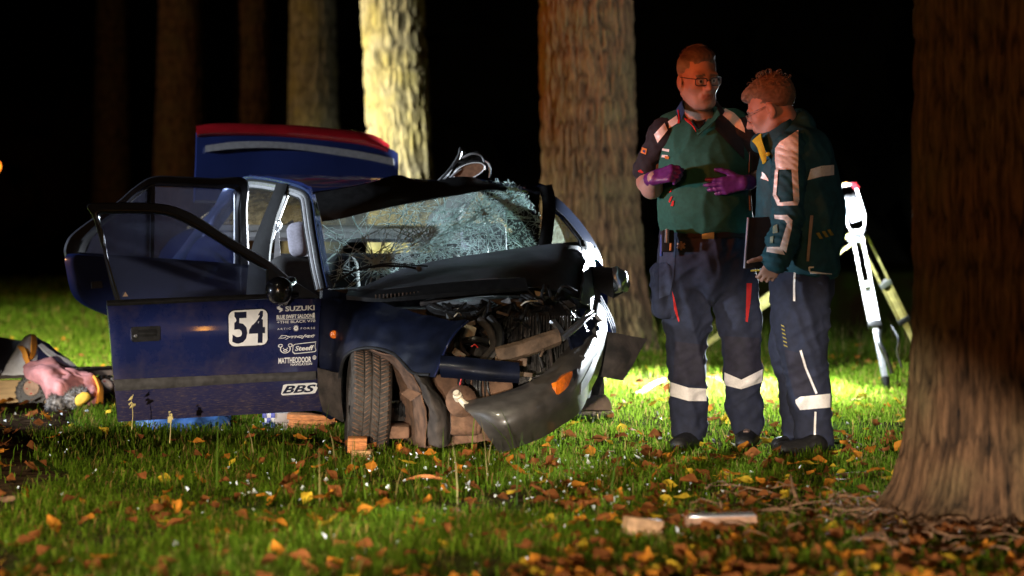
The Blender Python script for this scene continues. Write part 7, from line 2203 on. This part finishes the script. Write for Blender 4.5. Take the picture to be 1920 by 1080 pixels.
wl_ = thing('work_light', 'lit white work lamp mounted on the tripod', 'lamp', (at(1603, 436, 15.88).x, 15.88, at(1603, 434, 15.88).z))
LEDM = bpy.data.materials.new('led_panel'); LEDM.use_nodes = True
LEDM.node_tree.nodes['Principled BSDF'].inputs['Emission Color'].default_value = (0.80, 0.92, 1, 1)
LEDM.node_tree.nodes['Principled BSDF'].inputs['Emission Strength'].default_value = 14
FR = [(1574, 350), (1600, 344), (1606, 352), (1621, 400), (1621, 425), (1612, 432), (1594, 432), (1590, 422), (1576, 362)]
LY = 15.84
mb = MB(); mb.tube([at(x, y, LY) for x, y in FR] + [at(*FR[0], LY)], 0.009, 8); mb.build('guard_frame', ALU, wl_)
MB().hull([at(x, y, LY + d) for x, y in ((1582, 372), (1603, 366), (1616, 412), (1597, 418)) for d in (0.01, 0.07)]).build('lamp_housing', ALU, wl_)
MB().plate([at(x, y, LY - 0.002) for x, y in ((1588, 381), (1606, 375), (1614, 404), (1598, 410))], (0, 0.008, 0)).build('led_panel', LEDM, wl_, smooth=False)
for k in range(7):
    MB().plate([at(1585 + k * 2.6, 367 - k * .6, LY - 0.006), at(1586.2 + k * 2.6, 367 - k * .6, LY - 0.006), at(1588.5 + k * 2.6, 375 - k * .6, LY - 0.006), at(1587.2 + k * 2.6, 375 - k * .6, LY - 0.006)], (0, 0.02, 0)).build('cooling_fin', BLACK_PLASTIC, wl_, smooth=False)
MB().hull([at(x, y, LY + d) for x, y in ((1594, 344), (1604, 342), (1612, 352), (1602, 356)) for d in (-0.02, 0.04)]).build('battery', RED_PAINT, wl_, sharp=20)
MB().hull([at(x, y, LY + d) for x, y in ((1580, 344), (1588, 342), (1589, 348), (1582, 350)) for d in (-0.01, 0.03)]).build('switch', mat('orange_switch', (0.8, 0.3, 0.05), 0.5), wl_)
MB().hull([at(x, y, LY + d) for x, y in ((1592, 430), (1622, 430), (1618, 440), (1596, 440)) for d in (-0.03, 0.05)]).build('foot_plate', ALU, wl_, sharp=20)

# street lamp far off at the left edge
sl_ = thing('street_lamp', 'far orange street lamp at the left edge of the frame', 'street lamp', (at(-6, 430, 70).x, 70, 0))
SE = bpy.data.materials.new('sodium_lamp'); SE.use_nodes = True
SE.node_tree.nodes['Principled BSDF'].inputs['Emission Color'].default_value = (1, 0.22, 0.015, 1); SE.node_tree.nodes['Principled BSDF'].inputs['Emission Strength'].default_value = 9
p = at(-6, 312, 70)
MB().tube([(p.x, 70, -0.1), (p.x, 70, p.z + 0.2)], [0.07, 0.04], 10, 6).build('pole', DARK_METAL, sl_)
MB().lathe(p, (0, 0, 1), [(0, -0.14), (0.06, -0.1), (0.085, 0.0), (0.06, 0.1), (0, 0.14)], 16).build('lamp_head', SE, sl_)

# ================================================================== rescue material at the left
def g(px, py):
    """ground point seen at a pixel"""
    Y = FPX * CAMZ / (py - HOR); return at(px, py, Y)
TAN = mat('tan_plywood', (0.50, 0.34, 0.15), 0.6, 0, 0.18, 8, 0.1, 60, stretch=(1, 6, 6))
DKB = mat('dark_case_fabric', (0.014, 0.017, 0.024), 0.6, 0, 0.3, 30, 0.15, 200)
YB = 13.75
bd = thing('wooden_frame', 'tan plywood rescue frame with toothed black wheel at the left edge', 'frame', at(30, 757, YB))
mb = MB().plate([at(-60, 714, YB), at(84, 712, YB), at(86, 756, YB), at(-60, 760, YB)], (0, 0.05, 0)); mb.build('side_board', TAN, bd, smooth=False)
mb = MB().plate([at(-60, 702, YB - 0.02), at(216, 694, YB - 0.02), at(216, 703, YB - 0.02), at(-60, 713, YB - 0.02)], (0, 0.5, 0)); mb.build('top_rail', mat('dark_brown_rail', (0.05, 0.03, 0.02), 0.6, 0, 0.4, 30, 0.2, 80), bd, smooth=False)
for (x, y) in ((58, 736), (196, 734)):
    w = MB().lathe(at(x, y, YB - 0.01), (0, -1, 0), [(0.0, 0.0), (0.085, 0.0), (0.095, -0.02), (0.095, -0.05), (0.0, -0.05)], 32).build('gear_wheel', BLACK_PLASTIC, bd)
    mb = MB()
    for k in range(18):
        a = 2 * math.pi * k / 18
        c = at(x, y, YB - 0.015) + Vector((math.cos(a), 0, math.sin(a))) * 0.075
        mb.box(c, (0.032, 0.02, 0.012), Matrix.Rotation(-a, 3, 'Y'), 0.15)
    mb.build('teeth', BLACK_PLASTIC, w)
for (x, y, r) in ((59, 727, 0.048), (199, 724, 0.043)):
    pg = thing('log_prop', 'round pale wooden prop end ' + ('at the toothed wheel under the pink towel' if x < 100 else 'half hidden beside the open door edge'), 'wooden prop', at(x, y, YB), 'round wooden props in the rescue frame')
    MB().lathe(at(x, y, YB - 0.02), (0, 1, 0), [(0, -0.012), (r * 0.9, -0.012), (r, 0.0), (r, 0.4), (0, 0.4)], 28).build('log', mat('pale_cut_wood', (0.50, 0.34, 0.25), 0.75, 0, 0.2, 40, 0.15, 80), pg)
    for k in range(3):
        a = 2 + k * 1.3
        MB().box(at(x, y, YB - 0.033) + Vector((math.cos(a) * r * 0.55, 0, math.sin(a) * r * 0.7)), (0.012, 0.003, 0.006), None, 0.1).build('red_mark', RED_CLOTH, pg)
cs = MB().hull([at(*p) for p in ((-80, 630, 14.3), (2, 632, 14.3), (46, 640, 14.3), (40, 680, 14.2), (8, 708, 14.1), (-80, 712, 14.1), (-80, 632, 14.8), (44, 640, 14.8), (8, 705, 14.7), (-80, 710, 14.7))])
o = own_origin(cs.build('equipment_case', DKB, sharp=20)); tag(o, 'dark equipment case at the left edge behind the coloured cloth', 'case')


def cloth(name, label, cat, rows, m, amp, f, seed, thick=0.012, nu=34, nv=44, group=None):
    mb = MB().grid([A3(r) for r in rows], nu, nv, thick, crumple(amp, f, seed))
    return tag(own_origin(mb.build(name, m, sharp=None)), label, cat, group)


def print_mat(name, polys, base, w=0.0):
    """cloth with flat printed swirls"""
    m = bpy.data.materials.new(name); m.use_nodes = True
    nt = m.node_tree; b = nt.nodes['Principled BSDF']; b.inputs['Roughness'].default_value = 0.7
    tc = nt.nodes.new('ShaderNodeTexCoord')
    wv = nt.nodes.new('ShaderNodeTexWave'); wv.inputs['Scale'].default_value = polys[0]; wv.inputs['Distortion'].default_value = 6; wv.inputs['Detail'].default_value = 1; wv.inputs['Detail Scale'].default_value = 0.6
    nt.links.new(tc.outputs['Object'], wv.inputs['Vector'])
    rp = nt.nodes.new('ShaderNodeValToRGB'); rp.color_ramp.interpolation = 'CONSTANT'
    rp.color_ramp.elements[0].color = (*base[0], 1); rp.color_ramp.elements[1].color = (*base[1], 1); rp.color_ramp.elements[1].position = polys[1]
    if len(base) > 2:
        e = rp.color_ramp.elements.new(polys[2]); e.color = (*base[2], 1)
    nt.links.new(wv.outputs[0], rp.inputs[0]); nt.links.new(rp.outputs[0], b.inputs['Base Color'])
    return m
flag = thing('blanket', 'white orange and navy patterned blanket draped over the rescue frame', 'blanket', at(75, 706, 13.8))
WH = mat('white_cotton', (0.62, 0.64, 0.66), 0.8, 0, 0.08, 40, 0.15, 300); ORG = mat('orange_cotton', (0.72, 0.27, 0.02), 0.8, 0, 0.1, 40, 0.15, 300); NVY = mat('navy_cotton', (0.015, 0.02, 0.09), 0.8, 0, 0.1, 40, 0.15, 300)
def quadcloth(pts, m, name, d=0.0, seed=1):
    MB().grid([A3([(x, y, Y + d) for x, y, Y in r]) for r in pts], 16, 16, 0.008, crumple(0.03, 9, seed)).build(name, m, flag, sharp=None)
quadcloth([[(48, 632, 13.75), (58, 628, 13.72), (67, 632, 13.75)], [(28, 662, 13.62), (48, 662, 13.55), (70, 665, 13.6)], [(14, 690, 13.55), (42, 688, 13.5), (66, 690, 13.5)], [(4, 706, 13.5), (30, 704, 13.48), (60, 704, 13.48)]], WH, 'white_panel')
quadcloth([[(58, 629, 13.70), (66, 631, 13.73)], [(58, 645, 13.58), (68, 648, 13.62)], [(57, 662, 13.53), (65, 664, 13.56)], [(56, 676, 13.50), (63, 672, 13.52)]], ORG, 'orange_stripe', -0.02, 1)
quadcloth([[(36, 649, 13.60), (45, 649, 13.58)], [(44, 662, 13.54), (52, 658, 13.52)], [(48, 676, 13.50), (56, 672, 13.48)], [(52, 686, 13.48), (60, 682, 13.47)]], ORG, 'orange_stripe', -0.02, 1)
quadcloth([[(67, 632, 13.75), (72, 636, 13.78), (84, 645, 13.82)], [(70, 660, 13.62), (88, 662, 13.68), (112, 662, 13.78)], [(68, 690, 13.55), (105, 690, 13.65), (145, 692, 13.8)]], NVY, 'navy_panel')
quadcloth([[(70, 650, 13.66), (76, 648, 13.68)], [(90, 668, 13.66), (96, 660, 13.70)], [(118, 685, 13.68), (124, 674, 13.74)], [(138, 692, 13.74), (143, 689, 13.78)]], WH, 'white_stripe', -0.03, 1)
cloth('towel', 'crumpled pink towel lying over the rescue frame', 'towel', [[(46, 684, 13.5), (65, 682, 13.45), (92, 676, 13.48), (112, 686, 13.5), (125, 694, 13.52)], [(52, 700, 13.38), (75, 700, 13.3), (100, 697, 13.32), (128, 702, 13.38), (160, 700, 13.45)], [(78, 728, 13.3), (92, 726, 13.22), (115, 720, 13.22), (150, 722, 13.3), (178, 716, 13.4)], [(88, 746, 13.3), (105, 742, 13.2), (130, 735, 13.2), (165, 752, 13.22), (190, 742, 13.35)], [(92, 752, 13.35), (110, 750, 13.25), (140, 752, 13.22), (170, 762, 13.25), (192, 758, 13.35)]], mat('pink_terry_cloth', (0.50, 0.20, 0.19), 0.95, 0, 0.2, 20, 0.3, 260), 0.085, 10, 4)
tw = bpy.data.objects['towel']
for k, rows in enumerate(([[(172, 706, 13.38), (182, 714, 13.4)], [(182, 728, 13.3), (191, 732, 13.34)], [(180, 756, 13.24), (192, 758, 13.3)]],)):
    o_ = MB().grid([A3(r) for r in rows], 14, 6, 0.012, crumple(0.02, 12, k)).build('orange_hem', ORG, sharp=None)
    o_.data.transform(Matrix.Translation(-wloc(tw))); o_.parent = tw
# fluffy toy: a lump with a short pile
ft = SDF(0.008)
for (x, y, r) in ((106, 757, 17), (113, 764, 12), (136, 749, 17), (150, 738, 11)):
    ft.ell(at(x, y, 13.2), (pxm(r, 13.2),) * 3, 0.008)
V, Q = ft.mesh(); nv = vnormals(V, Q)
FLM = mat('grey_plush', (0.42, 0.39, 0.37), 0.95, 0, 0.5, 45, 0.5, 200, col2=(0.05, 0.045, 0.045))
fz = thing('plush_toy', 'fluffy grey plush toy on the grass below the pink towel', 'toy', at(125, 778, 13.2))
link('body', raw_mesh('body', V, Q), FLM, fz)
mb = MB()
for i in rnd.sample(range(len(V)), min(2200, len(V))):
    p = Vector(V[i]); n_ = (Vector(nv[i]) + Vector((rnd.gauss(0, .35), rnd.gauss(0, .35), rnd.gauss(0, .35)))).normalized()
    s_ = n_.orthogonal().normalized() * 0.0022
    mb.add([p - s_, p + s_, p + n_ * rnd.uniform(0.012, 0.032)], [(0, 1, 2)])
tag(mb.build('pile', FLM, fz, smooth=False, sharp=None), kind='stuff')

yc = SDF(0.008)
for (x, y, r) in ((152, 750, 10), (160, 744, 9), (148, 758, 7)):
    yc.ell(at(x, y, 13.1), (pxm(r, 13.1), pxm(r, 13.1), pxm(r * 0.9, 13.1)), 0.02)
V, Q = yc.mesh(); V = wrinkle(V, Q, 0.014, [((1, 0.3, 0.5), 34, 12, 0.9)], 7)
tag(own_origin(link('cloth', raw_mesh('cloth', V, Q), mat('yellow_duster', (0.55, 0.33, 0.03), 0.85, 0, 0.2, 30, 0.2, 200))), 'crumpled yellow cloth beside the grey plush toy', 'cloth')
# under the open door
def coat_bag():
    s = SDF(0.008); Y = 11.9
    pts = [at(272, 800, Y), at(310, 806, Y - 0.1), at(360, 806, Y - 0.1), at(412, 796, Y)]
    s.chain([np.array(p) for p in pts], [0.05, 0.055, 0.055, 0.05], 0.03)
    s.chain([np.array(at(285, 790, Y + 0.15)), np.array(at(345, 778, Y + 0.25)), np.array(at(415, 785, Y + 0.1))], [0.05, 0.06, 0.05], 0.03)
    s.ell(at(345, 800, Y + 0.1), (0.17, 0.15, 0.035), 0.03)
    V, Q = s.mesh(); V = wrinkle(V, Q, 0.012, [((1, 0.4, 0.2), 24, 6, 0.8)], 4)
    return tag(own_origin(link('bag', raw_mesh('bag', V, Q), mat('blue_nylon', (0.03, 0.09, 0.26), 0.55, 0, 0.35, 9, 0.15, 120))), 'slack blue bag lying on the grass under the open door', 'bag')
coat_bag()
bx = thing('checkered_box', 'small blue and white checkered box on the grass under the door', 'box', at(515, 804, 11.9))
BLU = mat('royal_blue_card', (0.015, 0.03, 0.28), 0.5); WHC = mat('white_card', (0.6, 0.6, 0.62), 0.5); GRC = mat('grey_ribbed_card', (0.26, 0.22, 0.2), 0.6)
MB().box(at(521, 790, 11.98), (0.118, 0.12, 0.085), None, 0.05).build('carton', WHC, bx)
for i in range(3):
    for j in range(3):
        if (i + j) % 2 == 0:
            MB().box(at(496 + i * 8, 779 + j * 9, 11.915), (0.02, 0.005, 0.024), None, 0.05).build('checker', BLU, bx)
MB().box(at(530, 784, 11.918), (0.075, 0.006, 0.05), None, 0.05).build('label_strip', GRC, bx)
def block(name, label, cat, c, size, m, rot=0.0, tilt=0.0, group=None, lean=0.0):
    mb = MB().box(c, size, Matrix.Rotation(rot, 3, 'Z') @ Matrix.Rotation(tilt, 3, 'Y') @ Matrix.Rotation(lean, 3, 'X'), 0.06)
    return tag(own_origin(mb.build(name, m)), label, cat, group)
ck_ = thing('crib_block', 'stack of ribbed orange crib boards under the door hinge', 'crib stack', at(585, 812, 11.85), 'wooden cribbing around the wreck')
for k in range(4):
    MB().box(at(584 + (k % 2) * 3, 781 + k * 9.5, 11.9), (0.235, 0.16, 0.024), Matrix.Rotation(0.05 + 0.03 * k, 3, 'Z') @ Matrix.Rotation(0.03, 3, 'Y'), 0.1).build('board', WOOD_ORANGE, ck_)
block('crib_block', 'bright orange wooden block wedged against the front tyre', 'wooden block', at(670, 834, 10.66), (0.085, 0.12, 0.066), WOOD_ORANGE, 0.05, 0.02, 'wooden cribbing around the wreck')
block('crib_block', 'browner wooden block lying half sunk below the orange one', 'wooden block', at(680, 853, 10.6), (0.085, 0.10, 0.045), WOOD, -0.1, 0.03, 'wooden cribbing around the wreck')
block('crib_block', 'pale grey wooden block in the grass behind the bumper', 'wooden block', at(1117, 783, 12.8), (0.17, 0.12, 0.075), mat('pale_grey_wood', (0.34, 0.28, 0.22), 0.8, 0, 0.3, 20, 0.3, 60, stretch=(2, 10, 10)), 0.12, 0.0, 'wooden cribbing around the wreck')
w = MB().hull([at(*p) for p in ((1086, 768, 12.72), (1148, 770, 12.72), (1146, 756, 12.72), (1136, 740, 12.72), (1110, 734, 12.72), (1090, 760, 12.72), (1086, 768, 12.9), (1148, 770, 12.9), (1146, 756, 12.9), (1136, 740, 12.9), (1110, 734, 12.9))])
tag(own_origin(w.build('wedge', mat('dark_brown_wedge', (0.16, 0.10, 0.065), 0.75, 0, 0.3, 20, 0.25, 60), sharp=25)), 'rounded dark brown wedge resting on the pale grey block', 'wedge', 'wooden cribbing around the wreck')
block('wood_offcut', 'short tan wooden offcut lying in the foreground grass', 'offcut', at(1205, 988, 7.70), (0.12, 0.06, 0.055), mat('tan_wood_offcut', (0.40, 0.24, 0.13), 0.8, 0, 0.35, 25, 0.3, 60), 0.25, 0.12, None)
pk = thing('plank', 'plank with smooth pale top lying flat in the foreground grass', 'plank', at(1350, 984, 7.85))
MB().box(at(1350, 974, 7.85), (0.23, 0.11, 0.028), Matrix.Rotation(-0.03, 3, 'Y'), 0.1).build('board', mat('reddish_plank', (0.28, 0.15, 0.09), 0.7, 0, 0.3, 25, 0.3, 60), pk)
MB().box(at(1352, 965.5, 7.85), (0.215, 0.10, 0.004), Matrix.Rotation(-0.03, 3, 'Y'), 0.1).build('laminate', mat('shiny_laminate', (0.30, 0.30, 0.34), 0.22, 0, 0.2, 20, coat=0.4), pk)


def stick(name, label, pts, r, m, group='sticks lying in the grass'):
    mb = MB().tube([at(*p) for p in pts], r, 7, 18)
    tag(own_origin(mb.build(name, m, sharp=None)), label, 'stick', group)
BIRCH = mat('pale_birch_bark', (0.40, 0.36, 0.33), 0.8, 0, 0.4, 30, 0.3, 80)
stick('stick', 'pale birch stick lying in bright grass behind the bumper corner', [(1188, 742, 14.3), (1205, 735, 14.4), (1222, 722, 14.7), (1245, 712, 14.9)], [0.02, 0.017, 0.012], BIRCH)
stick('stick', 'thin dark twig in the bright grass between the first man\'s legs', [(1322, 706, 15.6), (1345, 712, 15.4), (1360, 720, 15.3)], [0.008, 0.004], TW)
stick('stick', 'bent reddish twig lying in the grass in front of the bumper', [(757, 901, 9.55), (790, 893, 9.5), (820, 896, 9.5), (848, 905, 9.5)], [0.005, 0.009, 0.004], WOOD_ORANGE)
stick('stick', 'thin curved twig standing up beside the nearest tree', [(1482, 890, 8.8), (1490, 925, 8.6), (1510, 960, 8.5), (1560, 985, 8.15)], [0.004, 0.008, 0.006], TW)
stick('stick', 'long pale root twig at the foot of the nearest tree', [(1545, 978, 8.5), (1590, 970, 8.5), (1640, 966, 8.5)], [0.006, 0.009, 0.005], TW)
stick('stick', 'dark stick in the shade behind the jacketed man', [(1540, 895, 9.8), (1600, 890, 9.85), (1660, 888, 9.9)], [0.006, 0.012, 0.008], TW)
stick('stick', 'short brown stick at the left edge of the frame', [(-10, 938, 8.9), (15, 936, 8.9), (30, 933, 8.9)], [0.012, 0.012, 0.009], TW)
# white plastic splinters from the car
def splinter(label, px, py, Y, s, rz):
    c = at(px, py, Y); r = random.Random(px)
    d = Vector((math.cos(rz), 0.2, math.sin(rz)))
    mb = MB().hull([c + d * s * t + Vector((r.gauss(0, s * .16), r.gauss(0, s * .16), r.gauss(0, s * .12))) for t in (-1, -0.5, 0, 0.5, 1) for _ in (0, 1)])
    tag(own_origin(mb.build('splinter', mat('white_splinter', (0.75, 0.77, 0.8), 0.3) if 'white_splinter' not in bpy.data.materials else bpy.data.materials['white_splinter'], smooth=False)), label, 'splinter', 'white plastic splinters')
splinter('white plastic splinter in the grass below the front door', 174, 887, 9.9, 0.025, 0.8)
splinter('white plastic splinter leaning on a leaf in mid foreground', 458, 930, 9.05, 0.03, 0.6)
splinter('white square splinter beside an orange leaf, centre foreground', 884, 966, 8.45, 0.022, -0.3)
splinter('white upright splinter in front of the tan wooden offcut', 1213, 1006, 7.9, 0.026, 1.45)
# brown ball of leaves beside the tyre, dandelion stalks in front of the door
for (x, y, Y, h, lb) in ((247, 790, 10.3, 40, 'tall dry seed stalk in front of the door\'s lower left corner'), (318, 815, 10.2, 42, 'shorter seed stalk left of the door\'s middle'), (328, 820, 10.2, 20, None)):
    if lb is None: continue
    t = thing('weed', lb, 'weed', at(x, y, Y), 'seed stalks in front of the door')
    dry = mat('dry_seed_head', (0.36, 0.28, 0.10), 0.8) if 'dry_seed_head' not in bpy.data.materials else bpy.data.materials['dry_seed_head']
    MB().tube([at(x, y + 16, Y), at(x + 2, y - h * 0.4, Y), at(x - 1, y - h, Y)], [0.002, 0.0012], 5, 10).build('stem', dry, t)
    for k in range(6):
        c = at(x + rnd.gauss(0, 3), y - h + rnd.uniform(-3, 14), Y)
        MB().hull([c + Vector((rnd.gauss(0, .006), rnd.gauss(0, .006), rnd.gauss(0, .007))) for _ in range(8)]).build('seed_head', dry, t)
